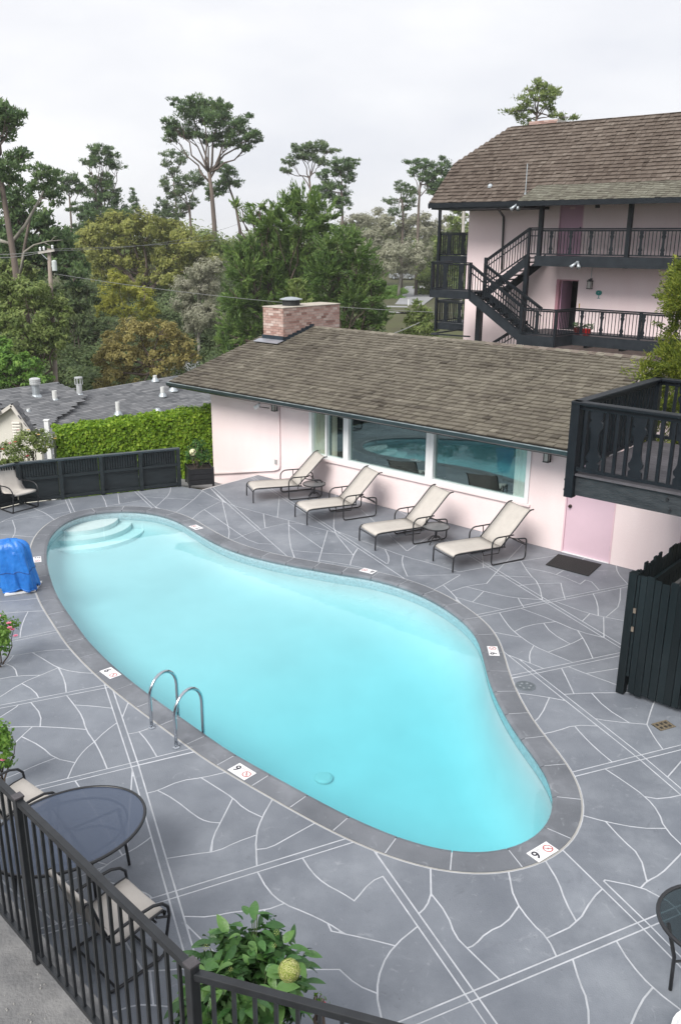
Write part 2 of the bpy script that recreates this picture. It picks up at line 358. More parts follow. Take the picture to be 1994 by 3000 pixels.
bands = [(1, [(-40,902),(490,800)]), (1, [(490,775),(620,1165),(860,1990)]), (3, [(-30,222),(190,165),(890,-6)]), (3, [(-60,898),(700,690),(1590,415)]), (1, [(-30,607),(290,541)]),
    (2, [(765,762),(1290,652)]), (2, [(620,479),(1330,336)]), (2, [(860,715),(1380,1125),(1620,1330)]), (2, [(975,425),(1300,622)]), (2, [(1050,1210),(1640,1062)]),
    (4, [(130,447),(610,1130),(760,1345)]), (4, [(100,1340),(600,1130),(1390,800),(1700,672)]), (4, [(1030,441),(1400,800),(1700,1105)]), (2, [(60,142),(310,306)]), (0, [(1000,775),(1060,830),(1325,1062)]),
    (0, [(615,756),(720,853)]), (0, [(295,772),(345,886)]), (3, [(-30,1340),(300,1180),(640,1400)])]
cracks = [(1,[(-20,412),(90,405),(185,394)]),(1,[(-20,468),(130,456),(215,453)]),(1,[(130,457),(110,495),(95,545),(93,590)]),(1,[(-20,662),(60,660),(150,645),(240,632),(340,633)]),
 (1,[(95,585),(78,625),(68,655),(30,697),(-20,718)]),(1,[(30,697),(70,715),(80,752)]),(1,[(150,645),(200,675),(265,715),(340,735),(450,742)]),(1,[(265,716),(180,752),(100,785),(-20,862)]),(1,[(-20,770),(75,752),(180,749)]),
 (1,[(100,786),(160,820),(187,868)]),(1,[(270,718),(300,775),(306,842)]),(1,[(310,846),(345,890),(380,940),(395,1000),(435,1055),(465,1110),(499,1195)]),(1,[(343,886),(420,890),(525,902)]),(1,[(148,880),(190,930),(185,988)]),
 (1,[(-20,989),(160,984),(290,990),(394,998)]),(1,[(150,985),(100,1030),(60,1070),(-20,1110)]),(1,[(100,1031),(190,1075),(250,1131),(342,1150)]),(1,[(250,1131),(160,1165),(85,1200),(-20,1240)]),(1,[(435,1055),(390,1090),(343,1150),(305,1238)]),
 (1,[(435,1055),(480,1010),(545,962)]),(1,[(590,872),(562,945)]),(1,[(590,1019),(640,1010),(700,987)]),(1,[(640,1010),(680,1055),(727,1134)]),(1,[(-20,955),(72,898),(80,890)]),
 (3,[(348,140),(382,190),(470,330)]),(3,[(682,192),(725,181),(830,135),(925,123),(1025,100)]),(3,[(725,181),(800,220),(900,300),(950,325),(1012,330)]),(3,[(925,123),(1000,170),(1070,215),(1120,265),(1204,304)]),
 (3,[(1070,215),(1012,330),(980,390),(965,467)]),(3,[(1245,232),(1203,304),(1173,386),(1180,535)]),(3,[(798,488),(900,472),(1000,460),(1080,420),(1173,387)]),(3,[(1178,452),(1240,445),(1320,400),(1440,334)]),
 (3,[(727,368),(650,430),(570,475),(490,520),(400,600),(330,740),(250,860)]),(3,[(590,360),(583,465)]),(3,[(430,505),(490,520)]),(3,[(1180,550),(1230,640),(1300,701),(1400,740),(1504,789),(1568,830)]),
 (3,[(885,760),(960,762),(1100,733),(1215,733),(1302,701)]),(3,[(1215,733),(1180,830),(1060,1000)]),(3,[(1385,485),(1430,555),(1490,610),(1568,650),(1630,690)]),(3,[(1504,789),(1568,745),(1630,686),(1700,600),(1765,572)]),
 (3,[(1504,789),(1550,890),(1562,1003)]),(3,[(1300,1008),(1420,1003),(1562,1003)]),(3,[(630,640),(680,655),(712,688)]),(3,[(-20,560),(60,650),(160,705),(260,790)]),(3,[(150,680),(230,630),(330,590)]),
 (3,[(640,1012),(820,1003),(930,990)]),(3,[(380,1250),(520,1200),(620,1165),(705,1166),(830,1180)]),(3,[(690,1010),(705,1166)]),(3,[(580,880),(615,940),(660,1014)]),(3,[(940,880),(1060,1000),(1120,1160),(1100,1340)]),
 (4,[(-8,833),(120,860),(250,893)]),(4,[(365,800),(250,893),(190,990),(168,1111),(192,1225)]),(4,[(0,1003),(80,1075),(168,1111)]),(4,[(418,560),(420,655)]),(4,[(420,655),(400,715),(352,757)]),
 (4,[(420,655),(495,750),(530,850),(585,905),(748,1063)]),(4,[(585,905),(620,892),(675,832),(765,793),(818,718)]),(4,[(780,577),(800,680),(880,790),(955,857),(1004,962)]),(4,[(955,520),(1005,600),(1035,690),(1092,793)]),
 (4,[(955,857),(1092,793),(1160,675),(1215,625)]),(4,[(1070,957),(1100,1060),(1140,1150),(1145,1300)]),(4,[(1268,868),(1330,970),(1435,1089),(1600,1215)]),(4,[(1435,1089),(1380,1155),(1320,1300)]),
 (4,[(1188,586),(1385,625),(1450,660),(1530,700),(1590,790)]),(4,[(1385,625),(1410,598),(1475,565),(1530,510),(1640,395)]),(4,[(1410,598),(1380,480),(1300,410),(1222,325)]),(4,[(1122,297),(1222,325),(1380,355),(1490,355)]),
 (4,[(1215,80),(1300,135),(1405,210),(1465,280),(1490,355),(1600,460)]),(4,[(1405,210),(1475,222),(1620,190)]),(4,[(1500,125),(1600,10)]),
 (2,[(800,829),(925,845),(1042,867)]),(2,[(962,853),(925,935),(880,974)]),(2,[(915,1022),(1000,1005),(1075,978),(1190,983)]),(2,[(1075,978),(1110,1020),(1180,1090),(1256,1152)]),(2,[(1016,712),(1050,780),(1077,838)]),
 (2,[(1010,838),(1155,830),(1290,830)]),(2,[(1045,708),(1130,742),(1290,800)]),(2,[(1130,742),(1290,716)]),(2,[(1155,830),(1220,900),(1330,968)]),(2,[(1140,943),(1250,962),(1410,975)]),(2,[(1410,975),(1432,900),(1450,860)]),
 (2,[(1410,975),(1440,1030),(1487,1095)]),(2,[(745,646),(850,685),(945,722)]),(2,[(874,695),(870,650),(890,615)]),(2,[(730,457),(765,510),(800,550),(890,615),(960,645),(1090,699)]),(2,[(700,550),(815,572)]),
 (2,[(800,550),(860,520),(990,503)]),(2,[(935,508),(970,555),(1060,607)]),(2,[(955,644),(1060,607),(1112,580)]),(2,[(840,445),(980,497),(1095,548),(1225,580)]),(2,[(1095,548),(1130,600),(1168,685)]),(2,[(420,363),(475,335),(560,285)]),
 (2,[(475,335),(520,375),(550,412)]),(2,[(510,365),(590,338),(700,325),(800,347)]),(2,[(605,418),(640,385),(665,360)]),(2,[(540,393),(650,425),(780,455)]),(2,[(590,345),(720,378),(810,395),(930,402)]),(2,[(675,328),(720,275),(770,222)]),
 (2,[(830,222),(870,285),(915,328),(932,410)]),(2,[(770,353),(860,330),(1018,326)]),(2,[(800,347),(930,402),(985,425)]),(2,[(798,345),(820,400),(852,447)]),(2,[(1014,320),(1025,370),(1040,415)]),(2,[(985,292),(1030,266)]),
 (2,[(700,291),(880,299)]),(2,[(870,258),(1000,285),(1120,338)]),(2,[(1095,338),(1140,302),(1200,368)]),(2,[(1162,372),(1185,420),(1187,480)]),(2,[(1290,345),(1285,430),(1255,455)]),(2,[(1100,515),(1150,464)]),
 (2,[(1030,425),(1145,468),(1300,498)]),(2,[(1212,525),(1213,582)]),(2,[(1268,240),(1275,280),(1310,318)]),(2,[(48,250),(55,215),(80,172)]),(2,[(-20,232),(60,245),(190,278)]),(2,[(212,178),(230,215),(215,252)]),
 (2,[(292,195),(285,235),(312,296)]),(2,[(280,296),(400,291),(560,287)]),(2,[(180,160),(300,205),(420,235),(550,275)]),(2,[(530,278),(660,255),(760,237),(960,205)]),(2,[(300,186),(380,132)]),(2,[(654,170),(660,256)]),(2,[(255,130),(310,180)]),
 (0,[(-20,912),(80,895),(170,884),(310,862)]),(0,[(160,846),(215,870),(245,893)]),(0,[(60,905),(75,950),(55,985)]),(0,[(-20,962),(60,968),(150,978),(215,975)]),(0,[(450,765),(480,800),(493,848)]),(0,[(315,800),(380,790),(475,786)]),(0,[(540,762),(546,806)]),
 (0,[(785,745),(780,780),(745,812)]),(0,[(930,765),(880,815),(790,875)]),(0,[(925,762),(990,800),(1060,830),(1210,870),(1400,920),(1568,965)]),(0,[(1048,930),(1055,960),(1043,1003)]),(0,[(880,896),(920,860),(980,830)]),
 (0,[(950,980),(1050,1000),(1150,955),(1240,930)]),(0,[(1078,948),(1160,1005),(1250,1010)]),(0,[(1230,932),(1330,910),(1430,925)]),(0,[(1325,905),(1330,1010),(1350,1065)]),(0,[(1480,1030),(1462,1092)]),(0,[(1280,825),(1274,888)]),
 (0,[(1330,925),(1385,965),(1450,1010)]),(0,[(1535,875),(1530,950),(1580,1010)]),(0,[(1210,870),(1218,935)]),(0,[(1330,1038),(1470,1050),(1600,1058)]),(0,[(490,835),(640,810),(680,800)]),(0,[(640,790),(780,800),(890,805)]),
 (0,[(700,835),(800,868),(850,905)]),
 (1,[(-45,-120),(-50,200),(-60,600),(-70,900),(-90,1300),(-110,1800),(-130,2500)]),(2,[(1640,330),(1660,700),(1690,1254),(1700,1700),(1720,2400)]),(4,[(-760,1345),(-300,1330),(400,1325),(1000,1335),(1720,1330)]),
 (1,[(-45,70),(60,20),(160,-5),(215,-20)]),(1,[(-50,300),(20,330),(120,330),(200,330)])]
segs = []      # list of polylines (Vector 2d)
def off_poly(P, w):
    out = []
    for i, p in enumerate(P):
        t = (P[min(i + 1, len(P) - 1)] - P[max(i - 1, 0)]).normalized(); out.append(p + Vector((-t.y, t.x)) * w)
    return out
def seg_hit(p, q, a, b):
    r_, s_ = q - p, b - a; den = r_.x * s_.y - r_.y * s_.x
    if abs(den) < 1e-12: return None
    t = ((a - p).x * s_.y - (a - p).y * s_.x) / den; u = ((a - p).x * r_.y - (a - p).y * r_.x) / den
    return t if 0 <= t <= 1 and -.001 <= u <= 1.001 else None
ring2 = [Vector(p) for p in OUT2]
walls2d = [(DECK[i], DECK[(i + 1) % len(DECK)]) for i in range(len(DECK))] + list(zip(ring2, ring2[1:] + ring2[:1]))
for reg, pts in bands:
    P = RG(reg, pts)
    for end in (0, -1):
        a = P[end]; d = (a - (P[1] if end == 0 else P[-2])).normalized(); q = a + d * 12
        if inside(a, [tuple(p) for p in OUT2]): continue
        hs = [h for h in (seg_hit(a, q, s, t) for s, t in walls2d) if h is not None]
        if hs: P[end] = a + (q - a) * (min(hs) + .004)
    for s in (-1, 1): segs.append(off_poly(P, s * .042))
nband = len(segs)
def smooth_line(P):
    Q = [P[0]]
    for i in range(1, len(P) - 1):
        Q += [P[i] * .75 + P[i - 1] * .25 * 1.0 if False else P[i].lerp(P[i - 1], .28), P[i].lerp(P[i + 1], .28)]
    return Q + [P[-1]]
crack_pl = [smooth_line(RG(reg, pts)) for reg, pts in cracks]
def seg_hit(p, q, a, b):
    r_, s_ = q - p, b - a; den = r_.x * s_.y - r_.y * s_.x
    if abs(den) < 1e-12: return None
    t = ((a - p).x * s_.y - (a - p).y * s_.x) / den; u = ((a - p).x * r_.y - (a - p).y * r_.x) / den
    return t if 0 <= t <= 1 and -.001 <= u <= 1.001 else None
ring2 = [Vector(p) for p in OUT2]
walls2d = [(DECK[i], DECK[(i + 1) % len(DECK)]) for i in range(len(DECK))]
def all_edges(skip):
    for j, P in enumerate(segs):
        for a, b in zip(P, P[1:]): yield a, b
    for j, P in enumerate(crack_pl):
        if j != skip:
            for a, b in zip(P, P[1:]): yield a, b
    for a, b in zip(ring2, ring2[1:] + ring2[:1]): yield a, b
    for a, b in walls2d: yield a, b
new = []
for j, P in enumerate(crack_pl):
    P = [p.copy() for p in P]
    for end in (0, -1):
        a = P[end]; prev = P[1] if end == 0 else P[-2]
        d = (a - prev).normalized(); best = None
        back = a - d * min(.15, (a - prev).length * .8)
        for s, t in all_edges(j):
            h = seg_hit(back, a + d * 3.5, s, t)
            if h is not None and (best is None or h < best): best = h
        if best is not None:
            P[end] = back + (a + d * 3.5 - back) * best + d * .004
    new.append(P)
crack_pl = new
# arrangement of all joints by constrained triangulation, then one stone per enclosed region
cv, ce = [], []
def add_line(P, closed=False):
    k = len(cv); cv.extend(Vector((p[0], p[1])) for p in P)
    ce.extend((k + i, k + i + 1) for i in range(len(P) - 1))
    if closed: ce.append((k + len(P) - 1, k))
add_line(DECK, True); add_line(ring2, True)
for P in segs + crack_pl: add_line(P)
ov, oe, of, _, ooe, _ = delaunay_2d_cdt(cv, ce, [], 0, 1e-4)
cons = set()
for e, orig in zip(oe, ooe):
    if orig: cons.add((min(e), max(e)))
emap = {}
for i, f in enumerate(of):
    for a, b in zip(f, list(f[1:]) + [f[0]]): emap.setdefault((min(a, b), max(a, b)), []).append(i)
region = [-1] * len(of); nreg = 0
for i in range(len(of)):
    if region[i] >= 0: continue
    st = [i]; region[i] = nreg
    while st:
        f = st.pop(); F_ = of[f]
        for a, b in zip(F_, list(F_[1:]) + [F_[0]]):
            k = (min(a, b), max(a, b))
            if k in cons: continue
            for g in emap[k]:
                if region[g] < 0: region[g] = nreg; st.append(g)
    nreg += 1
regs = [[] for _ in range(nreg)]
for i, r_ in enumerate(region): regs[r_].append(i)
ring_l = [tuple(p) for p in OUT2]; deck_l = [tuple(p) for p in DECK]
def is_deck(tris):
    t = max(tris, key=lambda i: abs((ov[of[i][1]] - ov[of[i][0]]).cross(ov[of[i][2]] - ov[of[i][0]])))
    c = (ov[of[t][0]] + ov[of[t][1]] + ov[of[t][2]]) / 3
    return inside(c, deck_l) and not inside(c, ring_l)
deck = MB(); stones = []
for tris in regs:
    if not is_deck(tris): continue
    for i in tris: 
        f = of[i]; deck.add([(ov[k].x, ov[k].y, -.0026) for k in f], [(0, 1, 2)])
    cnt = {}
    for i in tris:
        f = of[i]
        for a, b in zip(f, list(f[1:]) + [f[0]]): cnt[(a, b)] = 1
    bnd = {a: b for (a, b) in cnt if (b, a) not in cnt}
    nb = sum(1 for (a, b) in cnt if (b, a) not in cnt)
    if nb != len(bnd): bnd = None
    stones.append((tris, bnd))
bmd = bmesh.new()
deck_o = deck.build('pool_deck', M_joint); tag(deck_o, kind='structure')
def poly_area(P): return .5 * sum(P[i].x * P[(i + 1) % len(P)].y - P[(i + 1) % len(P)].x * P[i].y for i in range(len(P)))
def inset(P, w):
    n = len(P); Q = []
    for i in range(n):
        a, b, c = P[i - 1], P[i], P[(i + 1) % n]
        d1, d2 = (b - a).normalized(), (c - b).normalized()
        n1, n2 = Vector((-d1.y, d1.x)), Vector((-d2.y, d2.x))
        k = 1 + n1.dot(n2); k = max(k, .35)
        Q.append(b + (n1 + n2) * (w / k))
    return Q
n_st = 0
for tris, bnd in stones:
    P = None
    if bnd:
        st = next(iter(bnd)); loop = [st]; nx = bnd[st]
        while nx != st and len(loop) < 2000: loop.append(nx); nx = bnd.get(nx, st)
        if len(loop) == len(bnd): P = [ov[k] for k in loop]
    if P is None:
        # a region with an island: outline cannot be inset simply, lay its triangles
        mb = MB()
        for i in tris: mb.add([(ov[k].x, ov[k].y, -.0008) for k in of[i]], [(0, 1, 2)])
        a_ = sum(abs((ov[of[i][1]] - ov[of[i][0]]).cross(ov[of[i][2]] - ov[of[i][0]])) for i in tris) / 2
        if a_ > .004: mb.build('paving_stone', M_stone, deck_o); n_st += 1
        continue
    if poly_area(P) < 0: P.reverse()
    Q = [P[0]]
    for p in P[1:]:
        if (p - Q[-1]).length > .018: Q.append(p)
    if len(Q) > 3 and (Q[0] - Q[-1]).length < .018: Q.pop()
    if len(Q) < 3 or poly_area(Q) < .0012: continue
    Q2 = []
    for i in range(len(Q)):                   # blunt needle-sharp corners so that the joint keeps its width
        p0, p1, p2 = Q[i - 1], Q[i], Q[(i + 1) % len(Q)]; a_, b_ = p0 - p1, p2 - p1
        th_ = a_.angle(b_)
        if th_ < R(50):
            dd = min(.012 / math.sin(max(th_, R(4)) / 2), a_.length * .48, b_.length * .48); Q2 += [p1 + a_.normalized() * dd, p1 + b_.normalized() * dd]
        else: Q2.append(p1)
    Q = Q2
    I = inset(Q, .0088)
    keep = []
    for i, p in enumerate(I):
        dmin = 9.0
        for k in range(len(Q)):
            a_, e_ = Q[k - 1], Q[k] - Q[k - 1]; t_ = max(0.0, min(1.0, (p - a_).dot(e_) / max(1e-9, e_.length_squared)))
            dmin = min(dmin, (p - (a_ + e_ * t_)).length)
        if dmin > .0050 and inside(p, Q): keep.append(p)
    a_full = poly_area(Q) - .0088 * sum((Q[k] - Q[k - 1]).length for k in range(len(Q)))
    I = keep if len(keep) >= 3 and poly_area(keep) > .8 * a_full else inset(Q, .006)
    if poly_area(I) < .0004: continue
    dz = random.uniform(-.0006, .0008)
    mb = MB(); mb.prism([tuple(p) for p in I], -.0024, dz)
    mb.build('paving_stone', M_stone, deck_o); n_st += 1
print('paving stones', n_st)

# ---- coping ring, one object per stone
pool = thing('swimming_pool', (float(POOL[:, 0].mean()), float(POOL[:, 1].mean()), 0), 'kidney-shaped swimming pool of pale turquoise water with grey stone coping', 'pool')
ncop = 52; step = NP // ncop
IN0 = offset(POOL, -.012)
for k in range(ncop):
    i0 = k * step; idx = [(i0 + j) % NP for j in range(step + 1)]
    mb = MB(); vs = []; nn = len(idx)
    sh = .012 / (POOL_LEN / NP)
    def at(A, i): 
        i0_ = int(math.floor(i)) % NP; f_ = i - math.floor(i); return A[i0_] * (1 - f_) + A[(i0_ + 1) % NP] * f_
    ts = [i0 + sh / 2 + (step - sh) * j / (nn - 1) for j in range(nn)]
    dz = random.uniform(-.001, .002)
    for t in ts:
        a, b, c = at(IN0, t), at(POOL, t), at(OUT1, t); m_ = at(offset(POOL, .03), t) if False else b * .88 + c * .12
        vs += [(c[0], c[1], -.05), (b[0], b[1], -.062), (a[0], a[1], -.040), (a[0], a[1], -.014), (m_[0], m_[1], .003 + dz), (c[0], c[1], .003 + dz)]
    fs = []
    for j in range(nn - 1):
        for q in range(6):
            q2 = (q + 1) % 6; fs.append((j * 6 + q, j * 6 + q2, (j + 1) * 6 + q2, (j + 1) * 6 + q))
    fs += [tuple(range(5, -1, -1)), tuple((nn - 1) * 6 + q for q in range(6))]
    mb.add(vs, fs); mb.build('coping_stone', M_coping, pool, fix=True)
def ring_mesh(A, za, B, zb, n=NP):
    mb = MB(); vs = [(p[0], p[1], za) for p in A] + [(p[0], p[1], zb) for p in B]
    mb.add(vs, [(i, (i + 1) % n, n + (i + 1) % n, n + i) for i in range(n)]); return mb
ring_mesh(OUT1, -.004, OUT2, -.004).build('expansion_joint', M_caulk, pool)
ring_mesh(offset(POOL, .036), .0008, offset(POOL, COPE_W - .002), .0008).build('coping_mortar', M_joint, pool)
# ---- shell
WALL = offset(POOL, .03)
mb = ring_mesh(WALL, -.045, WALL, -.26); mb.build('tile_band', M_tile, pool)
cen = np.array([-1.6, 12.6])
spine_a, spine_b = np.array([-5.2, 17.6]), np.array([1.2, 9.0])
def pool_depth(p):
    t = np.clip(np.dot(p - spine_a, spine_b - spine_a) / np.dot(spine_b - spine_a, spine_b - spine_a), 0, 1)
    return .50 + .18 * min(t / .45, 1) + .55 * float(smoothstep(.38, .95, t))
def spine_pt(p):
    t = np.clip(np.dot(p - spine_a, spine_b - spine_a) / np.dot(spine_b - spine_a, spine_b - spine_a), .02, .98)
    return spine_a + (spine_b - spine_a) * t
W0 = offset(POOL, .025); SP = np.array([spine_pt(p) for p in W0])
for _ in range(40): SP = (np.roll(SP, 1, 0) + SP * 2 + np.roll(SP, -1, 0)) / 4
ringsv = []; prof = [(0, 0), (0, .25), (.03, .5), (.08, .70), (.15, .84), (.25, .94), (.38, 1), (.5, 1), (.7, 1), (.9, 1), (1, 1)]
mb = MB(); vs = []
for (t, dz) in prof:
    for i in range(NP):
        p = W0[i] * (1 - t) + SP[i] * t; vs.append((p[0], p[1], -.25 - (pool_depth(p) - .25) * dz))
fs = [(k * NP + i, k * NP + (i + 1) % NP, (k + 1) * NP + (i + 1) % NP, (k + 1) * NP + i) for k in range(len(prof) - 1) for i in range(NP)]
mb.add(vs, fs); mb.build('basin', M_plaster, pool, smooth=True)
def clip_circle(P, c, r_, n=72):
    out = [tuple(p) for p in P]
    C = [(c[0] + r_ * math.cos(2 * PI * k / n), c[1] + r_ * math.sin(2 * PI * k / n)) for k in range(n)]
    for k in range(n):
        a, b = C[k], C[(k + 1) % n]; res = []
        side = lambda q: (b[0] - a[0]) * (q[1] - a[1]) - (b[1] - a[1]) * (q[0] - a[0])
        for i in range(len(out)):
            p, q = out[i - 1], out[i]; sp, sq = side(p), side(q)
            if sq >= 0:
                if sp < 0: t = sp / (sp - sq); res.append((p[0] + (q[0] - p[0]) * t, p[1] + (q[1] - p[1]) * t))
                res.append(q)
            elif sp >= 0: t = sp / (sp - sq); res.append((p[0] + (q[0] - p[0]) * t, p[1] + (q[1] - p[1]) * t))
        out = res
        if not out: break
    return out
M_step = mat('pool_step', (.74, .77, .77), .7, var=.03)
for r_, z in ((.85, -.20), (1.16, -.31), (1.48, -.42)):
    pl = clip_circle(W0, (-6.0, 18.78), r_)
    mb = MB(); mb.prism(pl, -.7, z); mb.build('step', M_step, pool)
# fittings on the pool floor and wall: main drain, lights
mb = MB(); mb.lathe([(.15, 0), (.15, .02), (.12, .035), (.02, .04)], (-1.05, 10.35, -1.15), 18); 
p_ = G(948, 2288, -1.2); mb2 = MB(); mb2.lathe([(.13, 0), (.13, .03), (.1, .05), (.02, .055)], (p_.x, p_.y, -pool_depth(np.array([p_.x, p_.y])) - .005), 20); mb2.build('drain_cover', mat('drain_plastic', (.52, .56, .56), .5), pool)
# ---- water
m = bpy.data.materials.new('pool_water'); m.use_nodes = True; N, K = m.node_tree.nodes, m.node_tree.links; N.clear()
o_ = N.new('ShaderNodeOutputMaterial'); tr = N.new('ShaderNodeBsdfTransparent'); gl = N.new('ShaderNodeBsdfGlossy'); gl.inputs['Roughness'].default_value = .012
mx = N.new('ShaderNodeMixShader')
g_ = N.new('ShaderNodeNewGeometry'); nz = N.new('ShaderNodeTexNoise'); nz.inputs['Scale'].default_value = 5.0; nz.inputs['Detail'].default_value = 3
bp = N.new('ShaderNodeBump'); bp.inputs['Strength'].default_value = .018; bp.inputs['Distance'].default_value = .05
K.new(g_.outputs['Position'], nz.inputs['Vector']); K.new(nz.outputs['Fac'], bp.inputs['Height']); K.new(bp.outputs['Normal'], gl.inputs['Normal'])
K.new(schlick(N, K, .045, 1.25), mx.inputs[0]); K.new(tr.outputs[0], mx.inputs[1]); K.new(gl.outputs[0], mx.inputs[2]); K.new(mx.outputs[0], o_.inputs['Surface'])
va = N.new('ShaderNodeVolumeAbsorption'); va.inputs['Color'].default_value = (0, .898, .968, 1); va.inputs['Density'].default_value = .43
K.new(va.outputs[0], o_.inputs['Volume'])
m.use_backface_culling = False
wat = MB(); wat.prism([tuple(p) for p in offset(POOL, .027)], -2.6, -.105); w_o = wat.build('pool_water', m); tag(w_o, kind='structure')
# ================================================================== POOL HOUSE
M_shake = tintmat('cedar_shake', [(.062, .053, .042), (.105, .092, .074), (.135, .121, .096), (.168, .152, .122), (.225, .205, .168)], .92, patch=.42, pscale=.55)
M_shake2 = tintmat('cedar_shake_brown', [(.052, .040, .032), (.085, .066, .054), (.110, .088, .073), (.138, .113, .095), (.18, .153, .13)], .92, patch=.35, pscale=.5)
M_shake3 = tintmat('cedar_shake_mossy', [(.07, .062, .05), (.112, .104, .084), (.142, .136, .108), (.172, .168, .136), (.21, .206, .17)], .92, patch=.35, pscale=.8)
M_under = mat('roof_underlay', (.02, .018, .015), .9, var=.2)
def shingle(mb, o, U_, S_, N_, u0, u1, s0, ln, th, tint):
    g = .004
    def P(u, s, n): return o + U_ * u + S_ * s + N_ * n
    b = th * .62
    vs = [P(u0 + g, s0, b), P(u1 - g, s0, b), P(u1 - g, s0 + ln, 0), P(u0 + g, s0 + ln, 0), P(u0 + g, s0, b + th), P(u1 - g, s0, b + th), P(u1 - g, s0 + ln, .004), P(u0 + g, s0 + ln, .004)]
    fs = [(4, 5, 6, 7), (0, 1, 5, 4), (1, 2, 6, 5), (3, 0, 4, 7)]
    if U_.cross(S_).dot(N_) < 0: fs = [tuple(reversed(f)) for f in fs]
    mb.add(vs, fs, tint)
def shake_roof(part, o, U_, S_, N_, bounds, s_len, m, e=.16, wmin=.10, wmax=.21, th=.018, seed=1, limit=300):
    """courses of split shakes; bounds(s) gives the left and right end of the course at slope distance s"""
    rnd = random.Random(seed); items = []
    ncs = int(s_len / e) + 1
    for c in range(ncs):
        rowt = rnd.gauss(0, .05)
        if c * e > s_len - .03: continue
        b0_, b1_ = bounds(c * e + e * .3); u = b0_ - .01
        while u < b1_ - .03:
            w = rnd.uniform(wmin, wmax)
            if u + w > b1_ - .05: w = b1_ - u
            s0 = c * e + (rnd.gauss(0, .005) if rnd.random() < .9 else rnd.uniform(-.02, .03))
            q = PX(o + U_ * (u + w / 2) + S_ * s0); vis = -30 < q[0] < 2024 and q[2] > 0
            items.append((q[2] if vis else 999, u, w, s0, min(.99, max(.01, rnd.gauss(.48, .14) + rowt)), rnd.uniform(.75, 1.3)))
            u += w
    items.sort(key=lambda t: t[0])
    for it in items[:limit]:
        mb = MB(); shingle(mb, o, U_, S_, N_, it[1], it[1] + it[2], it[3], min(e * 1.25, s_len - it[3] + .02), th * it[5], it[4]); mb.build('shingle', m, part)
    mb = MB()
    for it in items[limit:]: shingle(mb, o, U_, S_, N_, it[1], it[1] + it[2], it[3], min(e * 1.25, s_len - it[3] + .02), th * it[5], it[4])
    if mb.v: tag(mb.build('far_shingles', m, part), kind='stuff')

ph = thing('pool_house', L(-1, -2, 0), 'low pink pool house with a long shingled roof and wide picture windows', 'building')
EV, EZ, RS = .80, 2.30, .27           # eave offset, eave height, roof slope
UL, UR = -8.45, 4.05
RV = -3.72; RZ = EZ + RS * (EV - RV)
WUL, WUR = -7.70, 5.25                # wall ends
win_u0, win_u1 = WP(908, 1262)[0], WP(1552, 1400)[0]; win_z0, win_z1 = .84, 2.04
d_u0, d_u1 = WP(1645, 1613)[0], WP(1782, 1650)[0]
mb = MB()
T = .22
def wl(u0, u1, z0, z1): mb.box(u0, u1, -T, 0, z0, z1, fn=L)
wl(WUL, win_u0, -1.2, 2.42); wl(win_u0, win_u1, -.3, win_z0); wl(win_u0, win_u1, win_z1, 2.42); wl(win_u1, d_u0, -.3, 2.42); wl(d_u0, d_u1, 2.06, 2.42); wl(d_u1, WUR, -.3, 2.20)
# left gable wall, back wall and far end, so that the house is a closed body
mb.prism([(0, -1.2), (0, 2.40), (-3.72, 3.40), (-7.3, 2.40), (-7.3, -1.2)], WUL, WUL + .2, fn=lambda a, b, c: L(c, a - .225, b))
mb.box(WUL, 4.0, -7.55, -7.35, -1.2, 2.4, fn=L); mb.prism([(0, -1.2), (0, 2.40), (-3.5, 3.36), (-7.1, 2.40), (-7.1, -1.2)], 2.6, 2.8, fn=lambda a, b, c: L(c, a - .225, b))
mb.box(WUL + .2, 3.8, -7.3, -T - .02, -.10, -.05, fn=L)
mb.build('wall', M_pink, ph, fix=True)
# dim room behind the glass
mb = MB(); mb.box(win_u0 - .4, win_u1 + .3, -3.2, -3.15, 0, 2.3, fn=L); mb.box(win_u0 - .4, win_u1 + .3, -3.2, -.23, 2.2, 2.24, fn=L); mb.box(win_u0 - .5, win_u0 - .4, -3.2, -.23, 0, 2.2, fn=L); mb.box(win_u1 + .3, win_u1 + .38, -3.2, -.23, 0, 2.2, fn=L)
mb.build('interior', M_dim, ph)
# roof
def RL(u, s, n=0.0): 
    k = math.sqrt(1 + RS * RS); return L(u, EV - s / k, EZ + RS * s / k)
k_ = math.sqrt(1 + RS * RS); SLEN = (EV - RV) * k_
o_ = RL(0, 0); U3 = Vector((WU.x, WU.y, 0)); S3 = (RL(0, 1) - RL(0, 0)).normalized(); N3 = U3.cross(S3); N3 = N3 if N3.z > 0 else -N3
def right_edge(s): return UR - (UR - 2.75) * (s / SLEN)
mb = MB()
A_ = [(UL, 0), (UR, 0), (2.75, SLEN), (UL, SLEN)]
top = [RL(u, s) - N3 * .004 for u, s in A_]; bot = [p - Vector((0, 0, .10)) for p in top]
mb.hexa(bot + top)
# rear slope
bk = [L(UL, RV, RZ - .004), L(2.75, RV, RZ - .004), L(4.0, -7.9, RZ - RS * 4.2), L(UL, -7.9, RZ - RS * 4.2)]
mb.hexa([p - Vector((0, 0, .1)) for p in bk] + bk)
roof = mb.build('roof', M_under, ph, fix=True)
shake_roof(roof, o_, U3, S3, N3, lambda s: (UL, right_edge(s)), SLEN, M_shake, e=.165, th=.024, seed=3)
